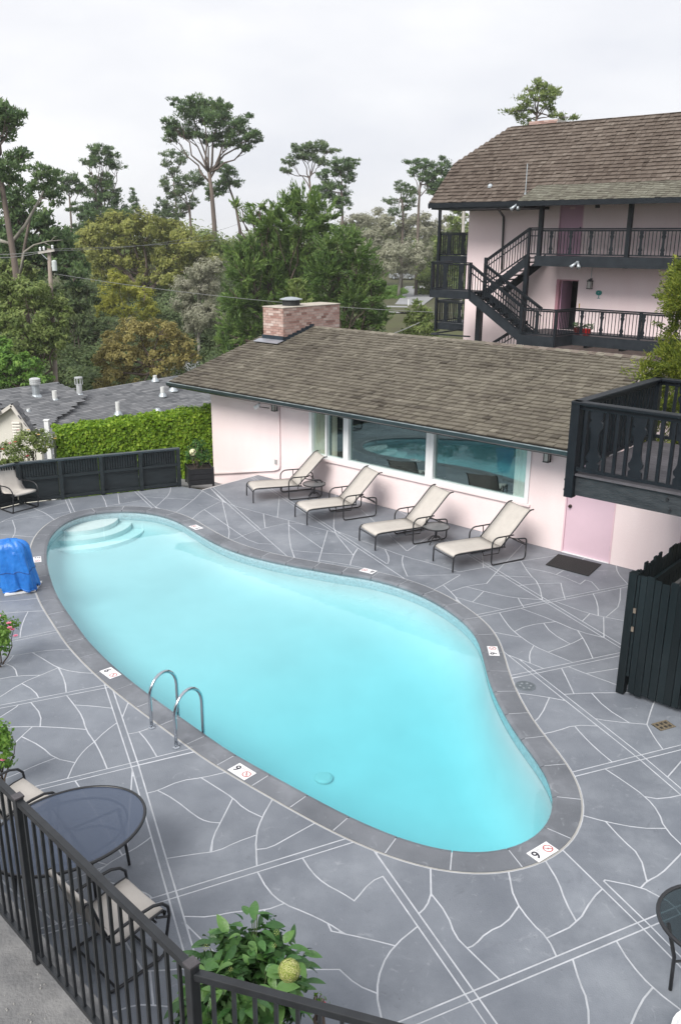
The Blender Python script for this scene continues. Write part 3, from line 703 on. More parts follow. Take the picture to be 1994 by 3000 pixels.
# ridge caps
rr = random.Random(5); u = UL
while u < 2.7:
    w = .21; mb = MB(); t_ = rr.gauss(.6, .2) if u < -1.0 else rr.gauss(.8, .12)
    for sg in (1, -1):
        a = [L(u, RV, RZ + .05), L(u + w + .06, RV, RZ + .035), L(u + w + .06, RV + sg * .15, RZ + .015 - RS * .15 + .015), L(u, RV + sg * .15, RZ + .015 - RS * .15 + .03)]
        mb.add(a, [(0, 1, 2, 3) if sg < 0 else (3, 2, 1, 0)], min(.98, max(.02, t_)))
    mb.build('ridge_cap', M_shake2 if u > -2.5 and rr.random() < .5 else M_shake, roof); u += w
# fascia, rafter ends, gutter
mb = MB(); mb.box(UL, UR, EV - .06, EV - .03, EZ - .15, EZ - .02, fn=L); 
for i in range(2): pass
mb.prism([(0, 0), (SLEN / k_, RS * SLEN / k_), (SLEN / k_, RS * SLEN / k_ - .17), (0, -.17)], UL - .025, UL + .01, fn=lambda a, b, c: L(c, EV - a, EZ + b - .005))
mb.build('fascia', M_dark, ph, fix=True)
mb = MB(); pr = [(EV - .025, EZ - .02), (EV - .025, EZ - .10), (EV + .03, EZ - .125), (EV + .075, EZ - .09), (EV + .085, EZ - .015), (EV + .075, EZ - .015), (EV + .068, EZ - .08), (EV + .03, EZ - .108), (EV - .015, EZ - .09), (EV - .015, EZ - .02)]
mb.prism(pr, UL - .05, UR + .05, fn=lambda a, b, c: L(c, a, b)); mb.build('gutter', mat('gutter_metal', (.03, .045, .05), .3, var=.2, metal=.2), ph, fix=True)
mb = MB(); mb.bar(L(UL - .05, EV + .08, EZ - .008), L(UR + .05, EV + .08, EZ - .008), .022, .016); mb.build('gutter_lip', mat('worn_gutter_lip', (.30, .35, .37), .3, var=.35, scale=4, metal=.3), ph)
for u in np.arange(UL + .5, UR, 1.22):
    mb = MB(); mb.box(u, u + .08, -.0 + .02, EV - .07, EZ - .16, EZ - .06, fn=L); mb.build('rafter_end', M_dark, ph)
mb = MB(); s_ = [L(UL + .05, EV - .07, EZ - .02), L(UR - .05, EV - .07, EZ - .02), L(UR - .05, -.2, EZ + RS * 1.0 - .10), L(UL + .05, -.2, EZ + RS * 1.0 - .10)]
mb.add(s_, [(0, 1, 2, 3)]); mb.build('soffit', M_pink, ph)
# wall lower course band under the window and window frame
win = MB()
f_ = .055; FW = .045
us = [win_u0, WP(957, 1300)[0], WP(1015, 1300)[0] , WP(1259, 1350)[0], win_u1]
win.box(win_u0, win_u1, -.09, FW, win_z0, win_z0 + .085, fn=L); win.box(win_u0, win_u1, -.09, FW, win_z1 - .07, win_z1, fn=L)
for i, u in enumerate(us):
    h = [.09, .045, .16, .20, .09][i]
    a, b = (u, u + h) if i == 0 else ((u - h, u) if i == 4 else (u - h / 2, u + h / 2))
    win.box(a, b, -.085, FW - .004, win_z0 + .08, win_z1 - .065, fn=L)
    if i in (2, 3): win.box(u - .006, u + .006, FW - .004, FW + .004, win_z0 + .09, win_z1 - .07, fn=L)
window = win.build('window', M_white, ph, bevel=.006)
mg = bpy.data.materials.new('window_glass'); mg.use_nodes = True; N, K = mg.node_tree.nodes, mg.node_tree.links; N.clear()
oo = N.new('ShaderNodeOutputMaterial'); tr = N.new('ShaderNodeBsdfTransparent'); tr.inputs['Color'].default_value = (.93, .95, .94, 1)
gl = N.new('ShaderNodeBsdfGlossy'); gl.inputs['Roughness'].default_value = .004; gl.inputs['Color'].default_value = (.66, .88, .88, 1)
mx = N.new('ShaderNodeMixShader'); K.new(schlick(N, K, .19, .9, 4.0), mx.inputs[0]); K.new(tr.outputs[0], mx.inputs[1]); K.new(gl.outputs[0], mx.inputs[2]); K.new(mx.outputs[0], oo.inputs['Surface'])
for i in range(4):
    a = us[i] + [.08, .02, .075, .095][i]; b = us[i + 1] - [.02, .075, .095, .08][i]
    mb = MB(); mb.box(a, b, -.052, -.046, win_z0 + .07, win_z1 - .05, fn=L); mb.build('pane', mg, window)
mcur = mat('cream_curtain', (.72, .72, .60), .9, var=.06, scale=4, stretch=(1, 1, .2))
def curtain(u0, u1, v, parent, mm):
    mb = MB(); n = max(10, int((u1 - u0) / .018)); vs = []
    for i in range(n + 1):
        u = u0 + (u1 - u0) * i / n; w = .03 * math.sin(i * 1.1) + .012 * math.sin(i * 2.7 + 1)
        vs += [L(u, v + w, .55), L(u, v + w * .7, 2.1)]
    mb.add(vs, [(2 * i, 2 * i + 2, 2 * i + 3, 2 * i + 1) for i in range(n)]); mb.build('curtain', mm, parent, smooth=True)
curtain(win_u0 + .05, us[1] - .02, -.10, window, mcur); curtain(us[1] + .02, us[1] + .17, -.17, window, mcur); curtain(win_u1 - .42, win_u1 - .06, -.10, window, mat('pale_curtain', (.75, .80, .74), .9, var=.05))
mb = MB(); mb.box(win_u0 - .05, win_u1 + .05, .001, .05, win_z0 - .06, win_z0 - .002, fn=L); mb.build('sill', M_pink, ph, bevel=.008)
# furniture glimpsed inside: a low sideboard
mb = MB(); mb.box(-1.2, .1, -2.4, -1.9, 0, .75, fn=L); mb.build('sideboard', mat('interior_wood', (.05, .03, .02), .5, var=.2), ph)
# door
mb = MB(); mb.box(d_u0 + .012, d_u1 - .012, -.06, -.018, .012, 2.05, fn=L)
for z in (1.25,): pass
door = mb.build('door', M_pinkdoor, ph, bevel=.003)
mb = MB(); mb.box(d_u0 + .014, d_u1 - .014, -.0185, -.014, 1.32, 1.335, fn=L); mb.build('rail_line', M_pinktrim, door)
kp = L(d_u0 + .085, -.0175, .98); mb = MB()
mb.tube([kp, kp + Vector((WV.x, WV.y, 0)) * .02, kp + Vector((WV.x, WV.y, 0)) * .028, kp + Vector((WV.x, WV.y, 0)) * .05, kp + Vector((WV.x, WV.y, 0)) * .066], [.036, .036, .016, .03, .018], 12); mb.build('knob', mat('bronze_knob', (.08, .06, .055), .3, metal=.8), door)
for z in (.25, 1.05):
    mb = MB(); mb.box(d_u1 - .02, d_u1 - .002, -.016, -.004, z, z + .10, fn=L); mb.build('hinge', M_galv, door)
mb = MB(); mb.box(d_u0 - .02, d_u0 + .011, -.07, .008, 0, 2.06, fn=L); mb.box(d_u1 - .011, d_u1 + .02, -.07, .008, 0, 2.06, fn=L); mb.build('door_frame', M_pinktrim, ph)
mb = MB(); mb.box(d_u0, d_u1, -.10, .03, -.004, .011, fn=L); mb.build('threshold', M_white, ph)
mb = MB(); mb.box(WUR, WUR + .05, -T - .05, .012, -.1, 2.2, fn=L); mb.build('corner_trim', M_pinktrim, ph)
# pipe down the wall and along its foot
pu, pz = WP(822, 1377)[0], WP(822, 1377)[1]
eu, ez = WP(624, 1388)[0], WP(624, 1388)[1]
pts = [L(pu, .035, 2.25), L(pu, .035, pz + .12)] + [L(pu - .12 + .12 * math.cos(a), .035, pz + .12 - .12 * math.sin(a)) for a in (R(30), R(60), R(85))] + [L(pu - .2, .035, pz - .035), L(eu, .035, ez)]
mb = MB(); mb.tube(pts, .026, 8); mb.build('drain_pipe', M_pinktrim if False else M_pink, ph, smooth=True)
ou, oz = WP(809, 1353)[0], WP(809, 1353)[1]
mb = MB(); mb.box(ou - .035, ou + .035, 0, .03, oz - .06, oz + .06, fn=L); mb.build('outlet_box', mat('grey_plastic', (.35, .36, .36), .5), ph, bevel=.006)
def lantern(u, z, parent, v=0.0, s=1.0, back=.09, glass=(.55, .55, .52)):
    lp = MB(); 
    lp.box(u - .03 * s, u + .03 * s, v, v + .02, z + .02 * s, z + .16 * s, fn=L); lp.box(u - .01 * s, u + .01 * s, v + .02, v + back, z + .12 * s, z + .145 * s, fn=L)
    for du, dv in ((-1, -1), (1, -1), (1, 1), (-1, 1)):
        lp.box(u + du * .055 * s - .007, u + du * .055 * s + .007, v + back + dv * .055 * s - .007, v + back + dv * .055 * s + .007, z - .12 * s, z + .07 * s, fn=L)
    lp.box(u - .07 * s, u + .07 * s, v + back - .07 * s, v + back + .07 * s, z + .07 * s, z + .095 * s, fn=L); lp.box(u - .07 * s, u + .07 * s, v + back - .07 * s, v + back + .07 * s, z - .14 * s, z - .12 * s, fn=L)
    lp.box(u - .04 * s, u + .04 * s, v + back - .04 * s, v + back + .04 * s, z + .095 * s, z + .13 * s, fn=L)
    o = lp.build('wall_lantern', M_iron, parent)
    g = MB(); g.box(u - .047 * s, u + .047 * s, v + back - .047 * s, v + back + .047 * s, z - .12 * s, z + .07 * s, fn=L); g.build('lamp_glass', mat('frosted_lamp_glass', glass, .25, var=.05), o)
for px, py in ((803, 1190), (1601, 1336)):
    u, z = WP(px, py, .1); lantern(u, z, ph, 0.0, .9)
u, z = WP(752, 1182, .25); z -= .07; mb = MB(); q = L(u, .25, z)
mb.tube([L(u + .5, .3, z + .02), L(u + .12, .27, z)], .012, 6); fl = mb.build('floodlight', M_iron, ph)
mb = MB(); ax = Vector((-.55 * WU.x + .4 * WV.x, -.55 * WU.y + .4 * WV.y, -.62)).normalized(); q = L(u + .08, .27, z + .04)
mb.tube([q - ax * .06, q - ax * .02, q + ax * .09, q + ax * .12], [.03, .045, .062, .058], 12); mb.build('lamp_head', M_white, fl, smooth=True)
# chimney: bricks one by one over a mortar core
ch_u0, ch_u1 = -8.10, -7.32; ch_v0, ch_v1 = -2.45, -4.9
ch_z1 = WP(772, 900, ch_v0)[1]
ch_u0 = WP(772, 990, ch_v0)[0]; ch_u1 = WP(830, 1000, ch_v0)[0]
zb = EZ + RS * (EV - ch_v0) - .1
core = MB(); core.box(ch_u0 + .012, ch_u1 - .012, ch_v1 + .012, ch_v0 - .012, zb - .6, ch_z1 - .02, fn=L)
chim = core.build('chimney', mat('lime_mortar', (.46, .43, .40), .9, var=.15, scale=8), ph)
M_brick = tintmat('used_brick', [(.23, .13, .11), (.34, .21, .18), (.43, .29, .255), (.50, .385, .345), (.57, .48, .44)], .9, patch=.1, pscale=3)
rb = random.Random(9)
ch = .074
ncrs = int((ch_z1 - zb + .35) / ch)
nb_ = 0; far_b = MB()
for c in range(ncrs):
    z1 = ch_z1 - c * ch; z0 = z1 - ch + .010
    for face in ('front', 'right', 'left'):
        if face == 'front': a0, a1 = ch_u0, ch_u1
        else: a0, a1 = ch_v1, ch_v0 - .0
        a = a0 - (.105 if c % 2 else 0)
        while a < a1 - .02:
            b = min(a + .21, a1); s = max(a, a0)
            if b - s > .03:
                mid = (s + b) / 2
                if face != 'front':
                    roofz = EZ + RS * (EV - max(mid, RV)) if mid > RV else RZ - RS * (RV - mid)
                else: roofz = zb
                if z1 > roofz - .02:
                    dp = rb.uniform(0, .007); t_ = min(.98, max(.02, rb.gauss(.5, .22))); mb = MB() if face != 'left' else far_b
                    if face == 'front': mb.box(s + .005, b - .005, ch_v0 - .09, ch_v0 + dp, z0, z1, fn=L, tint=t_)
                    elif face == 'right': mb.box(ch_u1 - .09, ch_u1 + dp, s + .005, b - .005 if b < a1 else b - .092, z0, z1, fn=L, tint=t_)
                    else: mb.box(ch_u0 - dp, ch_u0 + .09, s + .005, b - .005 if b < a1 else b - .092, z0, z1, fn=L, tint=t_)
                    if face != 'left': mb.build('brick', M_brick, chim); nb_ += 1
            a += .21 + .0
if far_b.v: tag(far_b.build('far_bricks', M_brick, chim), kind='stuff')
mb = MB(); mb.box(ch_u0 - .02, ch_u1 + .02, ch_v1 - .02, ch_v0 + .02, ch_z1 + .002, ch_z1 + .035, fn=L); mb.build('crown', mat('mortar_crown', (.42, .38, .33), .9, var=.2, scale=6), chim, bevel=.012)
mb = MB(); cxy = L((ch_u0 + ch_u1) / 2, ch_v0 - .75, ch_z1 + .03); mb.lathe([(.26, 0), (.26, .17), (.24, .17), (.24, 0)], cxy, 20); mb.build('flue_screen', mat('soot_mesh', (.02, .022, .024), .7), chim)
mb = MB(); mb.lathe([(.33, .17), (.33, .19), (.16, .235), (.02, .25)], cxy, 24); mb.build('flue_cap', M_galv, chim)
mb = MB(); zf = EZ + RS * (EV - ch_v0); mb.box(ch_u0 - .03, ch_u1 + .03, ch_v0 + .008, ch_v0 + .035, zf - .03, zf + .17, fn=L)
nst = 7
for i in range(nst):
    v0 = ch_v0 - (ch_v0 - RV) * i / nst; v1 = ch_v0 - (ch_v0 - RV) * (i + 1) / nst; z = EZ + RS * (EV - v1)
    mb.box(ch_u1 + .009, ch_u1 + .03, v1, v0 + (.035 if i == 0 else 0), z - .12, z + .10, fn=L)
mb.build('flashing', mat('lead_flashing', (.03, .045, .062), .4, metal=.3, var=.2), chim)
mb = MB(); a = [L(ch_u0 - .12, ch_v0 + .04, zf + .05), L(ch_u1 + .05, ch_v0 + .04, zf + .05), L(ch_u1 + .05, ch_v0 + .30, zf - .015), L(ch_u0 - .12, ch_v0 + .30, zf - .015)]
mb.hexa(a + [p + Vector((0, 0, .012)) for p in a]); mb.build('apron_flashing', mat('apron_metal', (.32, .33, .37), .45, metal=.4, var=.1), chim, fix=True)
# lower path left of the deck, with the deck's pale edge
low = MB(); lz = WP(640, 1414)[1]
e0, e1 = Vector((edge_a.x, edge_a.y)), Vector((edge_b.x, edge_b.y))
low.add([(e1.x, e1.y, -.03), (e0.x, e0.y, lz), tuple(L(-9.5, 0.0, lz)), tuple(L(-9.5, 2.4, -.05)), (fence_a.x - .4, fence_a.y + .3, -.02)], [(0, 1, 2, 3, 4)])
tag(low.build('path', mat('path_concrete', (.17, .175, .19), .7, color2=(.24, .245, .255), scale=2, bump=.2)), kind='structure')
mb = MB(); d_ = (e1 - e0); n_ = Vector((-d_.y, d_.x)).normalized() * .03
mb.hexa([(e0.x, e0.y, lz - .1), (e1.x, e1.y, -.1), (e1.x + n_.x, e1.y + n_.y, -.1), (e0.x + n_.x, e0.y + n_.y, lz - .1), (e0.x, e0.y, .004), (e1.x, e1.y, .004), (e1.x + n_.x, e1.y + n_.y, .004), (e0.x + n_.x, e0.y + n_.y, .004)])
tag(mb.build('deck_edge', mat('white_edge_paint', (.68, .66, .66), .7, var=.1), fix=True), kind='structure')
# ================================================================== MOTEL WING BEHIND (three levels of walkways), in the pool-house frame
bl = thing('motel_wing', L(-4, -16, 0), 'tall pink motel wing with dark timber walkways, stairs and steep shingled roof', 'building')
FV, BW = -13.5, -15.0                      # railing plane, wall plane
F1, F2 = 2.82, 5.49                        # floors of the two walkways
ZE = 7.33; BV = -13.1; BS = .95            # eave height, eave offset, roof pitch
mb = MB()
dU0, dU1 = WP(1637, 640, BW)[0], WP(1708, 640, BW)[0]
dL0, dL1 = WP(1634, 860, BW)[0], WP(1690, 860, BW)[0]
UE = 6.0
mb.box(-9.37, dU0, BW - .2, BW, F2 - .3, 8.2, fn=L); mb.box(dU1, UE, BW - .2, BW, F2 - .3, 8.2, fn=L); mb.box(dU0, dU1, BW - .2, BW, F2 + 2.05, 8.2, fn=L); mb.box(dU0, dU1, BW - .2, BW, F2 - .3, F2, fn=L)
mb.box(-9.37, dL0, BW - .2, BW, -3.2, F2 - .3, fn=L); mb.box(dL1, UE, BW - .2, BW, -3.2, F2 - .3, fn=L); dLz = WP(1660, 820, BW)[1]
mb.box(dL0, dL1, BW - .2, BW, dLz, F2 - .3, fn=L); mb.box(dL0, dL1, BW - .2, BW, -3.2, F1, fn=L)
mb.prism([(BW - .2, -3.2), (BW - .2, 8.2), (-14.75, 8.6), (-17.45, 8.6), (-18.7, 7.4), (-18.7, -3.2)], -9.37, -9.17, fn=lambda a, b, c: L(c, a - .0, b))
mb.box(-9.17, UE, -18.9, -18.7, -3.2, 7.4, fn=L)
wall_b = mb.build('wall', M_pink2, bl, fix=True)
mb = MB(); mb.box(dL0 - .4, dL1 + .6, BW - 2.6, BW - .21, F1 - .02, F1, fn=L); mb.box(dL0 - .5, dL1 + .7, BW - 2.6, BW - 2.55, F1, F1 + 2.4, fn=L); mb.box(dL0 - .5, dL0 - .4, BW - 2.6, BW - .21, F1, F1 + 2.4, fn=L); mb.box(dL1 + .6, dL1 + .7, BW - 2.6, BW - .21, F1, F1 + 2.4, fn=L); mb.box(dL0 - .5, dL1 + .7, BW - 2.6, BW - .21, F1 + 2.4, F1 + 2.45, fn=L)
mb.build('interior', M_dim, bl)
# doors
mb = MB(); mb.box(dU0 + .03, dU1 - .03, BW - .10, BW - .05, F2 + .01, F2 + 2.04, fn=L); dr = mb.build('door', mat('mauve_door_paint', (.55, .33, .45), .45, var=.03), bl)
kp = L(dU1 - .12, BW - .05, F2 + .98); mb = MB(); mb.lathe([(.0, 0), (.03, .01), (.035, .03), (.02, .05)], (kp.x, kp.y, kp.z - .02), 10); mb.build('knob', M_iron, dr)
mb = MB(); mb.box(dU0 + .38, dU1 - .38, BW - .049, BW - .045, F2 + 1.62, F2 + 1.70, fn=L); mb.build('number_plate', M_pinktrim, dr)
mb = MB(); mb.box(dU0, dU0 + .03, BW - .15, BW + .012, F2, F2 + 2.05, fn=L); mb.box(dU1 - .03, dU1, BW - .15, BW + .012, F2, F2 + 2.05, fn=L); mb.build('door_frame', M_pinktrim, bl)
mb = MB(); mb.box(dL0 - .10, dL0 + .02, BW - .15, BW + .015, F1, dLz, fn=L); mb.box(dL0 - .10, dL1 + .02, BW - .15, BW + .012, dLz - .03, dLz + .01, fn=L); mb.build('door_frame', mat('rose_trim', (.50, .25, .30), .5), bl)
mb = MB(); mb.box(dL0 + .03, dL0 + .07, BW - .95, BW - .12, F1, dLz - .04, fn=L); mb.build('open_door', mat('mauve_door_paint', (.55, .33, .45)), bl)
# roof
kB = math.sqrt(1 + BS * BS)
def BL(u, s): return L(u, BV - s / kB, ZE + BS * s / kB)
RVB = -16.1; SB = (BV - RVB) * kB; ZR = ZE + BS * (BV - RVB)
ULB = -9.95; zc = 8.82; sc_ = (zc - ZE) / BS * kB; u_r = -8.35
def okB(u, s): return s < SB - .02 and u > (ULB if s < sc_ else ULB + (u_r - ULB) * (s - sc_) / (SB - sc_))
oB = BL(0, 0); SB3 = (BL(0, 1) - BL(0, 0)).normalized(); NB3 = U3.cross(SB3); NB3 = NB3 if NB3.z > 0 else -NB3
mb = MB()
A_ = [BL(ULB, 0), BL(UE, 0), BL(UE, SB), BL(u_r, SB), BL(ULB, sc_)]
A_ = [p - NB3 * .004 for p in A_]; n5 = 5
mb.add(A_ + [p - Vector((0, 0, .12)) for p in A_], [(0, 1, 2, 3, 4), (9, 8, 7, 6, 5)] + [(i, (i + 1) % 5, 5 + (i + 1) % 5, 5 + i) for i in range(5)])
v2 = 2 * RVB - (BV - sc_ / kB)
hip = [BL(ULB, sc_), L(u_r, RVB, ZR), L(ULB, v2, zc)]; mb.add(hip + [p - Vector((0, 0, .1)) for p in hip], [(0, 1, 2), (5, 4, 3), (0, 3, 4, 1), (1, 4, 5, 2), (2, 5, 3, 0)])
bk = [L(u_r, RVB, ZR), L(UE, RVB, ZR), L(UE, 2 * RVB - BV, ZE), L(ULB, 2 * RVB - BV, ZE), L(ULB, v2, zc)]
mb.add(bk + [p - Vector((0, 0, .1)) for p in bk], [(0, 1, 2, 3, 4), (9, 8, 7, 6, 5)] + [(i, (i + 1) % 5, 5 + (i + 1) % 5, 5 + i) for i in range(5)])
roof_b = mb.build('roof', M_under, bl, fix=True)
shake_roof(roof_b, oB, U3, SB3, NB3, lambda s: (ULB if s < sc_ else ULB + (u_r - ULB) * (s - sc_) / (SB - sc_), 3.0), SB, M_shake2, e=.185, wmin=.12, wmax=.23, th=.030, seed=8)
# flatter mossy porch roof over the right-hand walkway
def on_roof(px, py):
    d = ray(px, py); o = toL((0, 0, CAMH)); dl = (d[0] * WU.x + d[1] * WU.y, d[0] * WV.x + d[1] * WV.y, d[2])
    t = (ZE + BS * BV - (BS * o.y + o.z)) / (BS * dl[1] + dl[2]); return o.x + t * dl[0], o.y + t * dl[1], o.z + t * dl[2]
b0 = on_roof(1579, 541); pv, pz = b0[1], b0[2]; PVE, PZE = BV + .42, ZE - .02
PS = (pz - PZE) / (PVE - pv); kP = math.sqrt(1 + PS * PS)
def PLp(u, s): return L(u, PVE - s / kP, PZE + PS * s / kP)
SP3 = (PLp(0, 1) - PLp(0, 0)).normalized(); NP3 = U3.cross(SP3); NP3 = NP3 if NP3.z > 0 else -NP3; PLEN = (PVE - pv) * kP
ul0 = WP(1515, 590, PVE)[0]
mb = MB(); A_ = [PLp(ul0, 0), PLp(UE, 0), PLp(UE, PLEN), PLp(b0[0], PLEN)]; A_ = [p - NP3 * .004 for p in A_]; mb.hexa([p - Vector((0, 0, .10)) for p in A_] + A_); porch = mb.build('porch_roof', M_under, bl, fix=True)
shake_roof(porch, PLp(0, 0), U3, SP3, NP3, lambda s: (ul0 + (b0[0] - ul0) * s / PLEN, 3.0), PLEN, M_shake3, e=.12, wmin=.12, wmax=.22, th=.016, seed=12, limit=200)
mb = MB(); mb.box(ULB - .02, UE, BV - .02, BV + .06, ZE - .16, ZE + .01, fn=L); mb.box(ul0, UE, PVE - .02, PVE + .07, PZE - .16, PZE + .005, fn=L)
mb.prism([(0, 0), (sc_ / kB, BS * sc_ / kB), (sc_ / kB, BS * sc_ / kB - .2), (0, -.2)], ULB - .03, ULB + .01, fn=lambda a, b, c: L(c, BV - a, ZE + b + .005))
mb.build('gutter', M_dark, bl, fix=True)
mb = MB(); s_ = [L(ULB + .03, BV, ZE - .1), L(UE, BV, ZE - .1), L(UE, BW, ZE + .12), L(ULB + .03, BW, ZE + .12)]; mb.add(s_, [(0, 1, 2, 3)])
mb.box(ULB + .1, ul0, BW, BV, ZE - .22, ZE - .13, fn=L); mb.build('soffit', M_darkgrey, bl)
# ridge chimney of brick, vent and antenna
mb = MB(); cu0, cu1 = WP(1556, 365, -16.6)[0], WP(1640, 350, -16.6)[0]; mb.box(cu0, cu1, -17.1, -16.4, ZR - .6, WP(1600, 352, -16.4)[1], fn=L); chb = mb.build('chimney', mat('lime_mortar', (.36, .33, .30)), bl)
rb = random.Random(4); cz = WP(1600, 352, -16.4)[1]
for c in range(4):
    a = cu0 - (.1 if c % 2 else 0)
    while a < cu1 - .02:
        b = min(a + .21, cu1); s = max(a, cu0)
        if b - s > .04: mb = MB(); mb.box(s + .005, b - .005, -16.41, -16.39 + rb.uniform(0, .006), cz - (c + 1) * .075 + .01, cz - c * .075, fn=L, tint=min(.95, max(.05, rb.gauss(.45, .15)))); mb.build('brick', M_brick, chb)
        a += .21
mb = MB(); mb.tube([L(-6.0, -13.35, ZE + .15), L(-6.0, -13.35, ZE + 1.25)], .018, 6); mb.tube([L(-6.0, -13.35, ZE + .1), L(-6.0, -13.35, ZE + .3)], .05, 8); mb.build('vent_mast', M_galv, bl)
q = on_roof(1435, 548); mb = MB(); c_ = L(q[0], q[1], q[2]); mb.lathe([(.1, 0), (.1, .06), (.07, .12), (.02, .15)], c_ - Vector((0, 0, .03)), 10); mb.build('roof_vent', M_galv, bl)
# posts
def post(u, v, z0, z1, w, parent, m=M_dark, name='post'):
    mb = MB(); mb.box(u - w / 2, u + w / 2, v - w / 2, v + w / 2, z0, z1, fn=L); return mb.build(name, m, parent)
pu1, pu2 = WP(1582, 680, FV)[0], WP(1841, 680, FV)[0]; dp_ = pu2 - pu1
for u in (pu1, pu2, pu2 + dp_): post(u, FV, F2 - .35, ZE - .1, .14, bl)
post(WP(1541, 800, FV - .02)[0], FV - .02, F1 - .3, F2 - .02, .15, bl); post(WP(1286, 680, -15.4)[0], -15.4, F1 - .5, ZE - .1, .10, bl)
post(WP(1402, 950, -13.3)[0], -13.3, -1, 4.1, .2, bl)
# walkway slabs with fascia beams
mb = MB(); us0 = WP(1565, 770, FV + .05)[0]
mb.box(us0, UE, BW, FV + .04, F2 - .12, F2, fn=L); mb.box(us0, UE, FV + .04, FV + .10, F2 - .34, F2 + .01, fn=L); mb.build('upper_walkway', M_darkgrey, bl)
mb = MB(); ul1 = WP(1682, 960, FV)[0]; mb.box(us0 - .2, UE, BW, FV + .04, F1 - .12, F1, fn=L); mb.box(ul1, UE, FV + .04, FV + .10, F1 - .34, F1 + .01, fn=L)
LV = -12.3; la, lb = WP(1527, 940, LV)[0], WP(1626, 950, LV)[0]
mb.box(la, lb, FV + .04, LV, F1 - .12, F1, fn=L); mb.box(la - .1, lb, LV, LV + .06, F1 - .34, F1 + .01, fn=L); mb.hexa([L(lb, LV, F1 - .34), L(ul1, FV + .1, F1 - .34), L(ul1 - .05, FV + .1, F1 - .34), L(lb - .05, LV, F1 - .34), L(lb, LV, F1 + .01), L(ul1, FV + .1, F1 + .01), L(ul1 - .05, FV + .1, F1 + .01), L(lb - .05, LV, F1 + .01)])
mb.add([L(lb, LV, F1 - .005), L(ul1, FV + .05, F1 - .005), L(lb, FV + .05, F1 - .005)], [(0, 1, 2)])
mb.build('lower_walkway', M_darkgrey, bl, fix=True)
# joists under the lower walkway
for u in np.arange(ul1 + .4, 2, 1.3):
    mb = MB(); mb.box(u, u + .12, BW, FV + .02, F1 - .42, F1 - .13, fn=L); mb.build('joist', M_dark, bl)
def carved_profile(w, h):
    pr = [(.5, 0), (.5, .10), (.34, .13), (.5, .17), (.56, .22), (.42, .27), (.32, .34), (.30, .5), (.32, .64), (.42, .70), (.56, .75), (.5, .80), (.34, .84), (.5, .88), (.5, 1)]
    return [(x * w, y * h) for x, y in pr] + [(-x * w, y * h) for x, y in reversed(pr)]
def railing(parent, A, B, zA, zB, h, name='railing', sp=.125, wide=6, m=M_dark, tw=.022, cap=.09, first=3, lift=.07, mid=False, ww=.13):
    """timber railing between plan points A,B (u,v) with floor heights zA,zB; every `wide`-th baluster is a carved board"""
    A, B = Vector(A), Vector(B); n_ = max(2, int(round((B - A).length / sp)))
    def P(t, z): 
        q = A.lerp(B, t); return L(q.x, q.y, zA + (zB - zA) * t + z)
    mb = MB(); mb.bar(P(0, h), P(1, h), cap, .045); mb.bar(P(0, h - .06), P(1, h - .06), .045, .05)
    rl = mb.build(name, m, parent)
    mb = MB(); mb.bar(P(0, lift), P(1, lift), .05, .045); mb.build('bottom_rail', m, rl)
    if mid: mb = MB(); mb.bar(P(0, h * .72), P(1, h * .72), .04, .035); mb.build('middle_rail', m, rl)
    d = (B - A).normalized()
    for i in range(1, n_):
        t = i / n_; q = A.lerp(B, t); zf = zA + (zB - zA) * t
        if wide and (i - first) % wide == 0:
            mb = MB(); pr = carved_profile(ww, h - .09 - lift)
            pts = [L(q.x + d.x * x, q.y + d.y * x, zf + lift + .02 + y) for x, y in pr]; nn = Vector((-d.y, d.x)) * .02
            pt2 = [L(q.x + d.x * x + nn.x, q.y + d.y * x + nn.y, zf + lift + .02 + y) for x, y in pr]; k = len(pts)
            mb.add(pts + pt2, [tuple(range(k)), tuple(range(2 * k - 1, k - 1, -1))] + [(j, (j + 1) % k, k + (j + 1) % k, k + j) for j in range(k)])
            mb.build('carved_baluster', m, rl, fix=True)
        else:
            mb = MB(); mb.bar(L(q.x, q.y, zf + lift), L(q.x, q.y, zf + h - .05), tw, tw, up=(WU.x, WU.y, 0)); mb.build('baluster', m, rl)
    return rl
H_ = .92
railing(bl, (pu1 + .07, FV), (pu2 - .07, FV), F2, F2, H_); railing(bl, (pu2 + .07, FV), (pu2 + dp_ - .07, FV), F2, F2, H_)
railing(bl, (ul1, FV), (ul1 + 3.2, FV), F1, F1, H_, first=2); post(ul1 + 2.35, FV, F1 - .3, F1 + H_, .09, bl); railing(bl, (ul1 + 3.2, FV), (ul1 + 5.2, FV), F1, F1, H_)
railing(bl, (la, LV), (lb, LV), F1, F1, H_, first=5); railing(bl, (lb, LV), (ul1, FV), F1, F1, H_, sp=.105, wide=0)
post(lb, LV, F1 - .34, F1 + H_, .09, bl); post(la, LV, F1 - .34, F1 + H_ + .03, .10, bl)
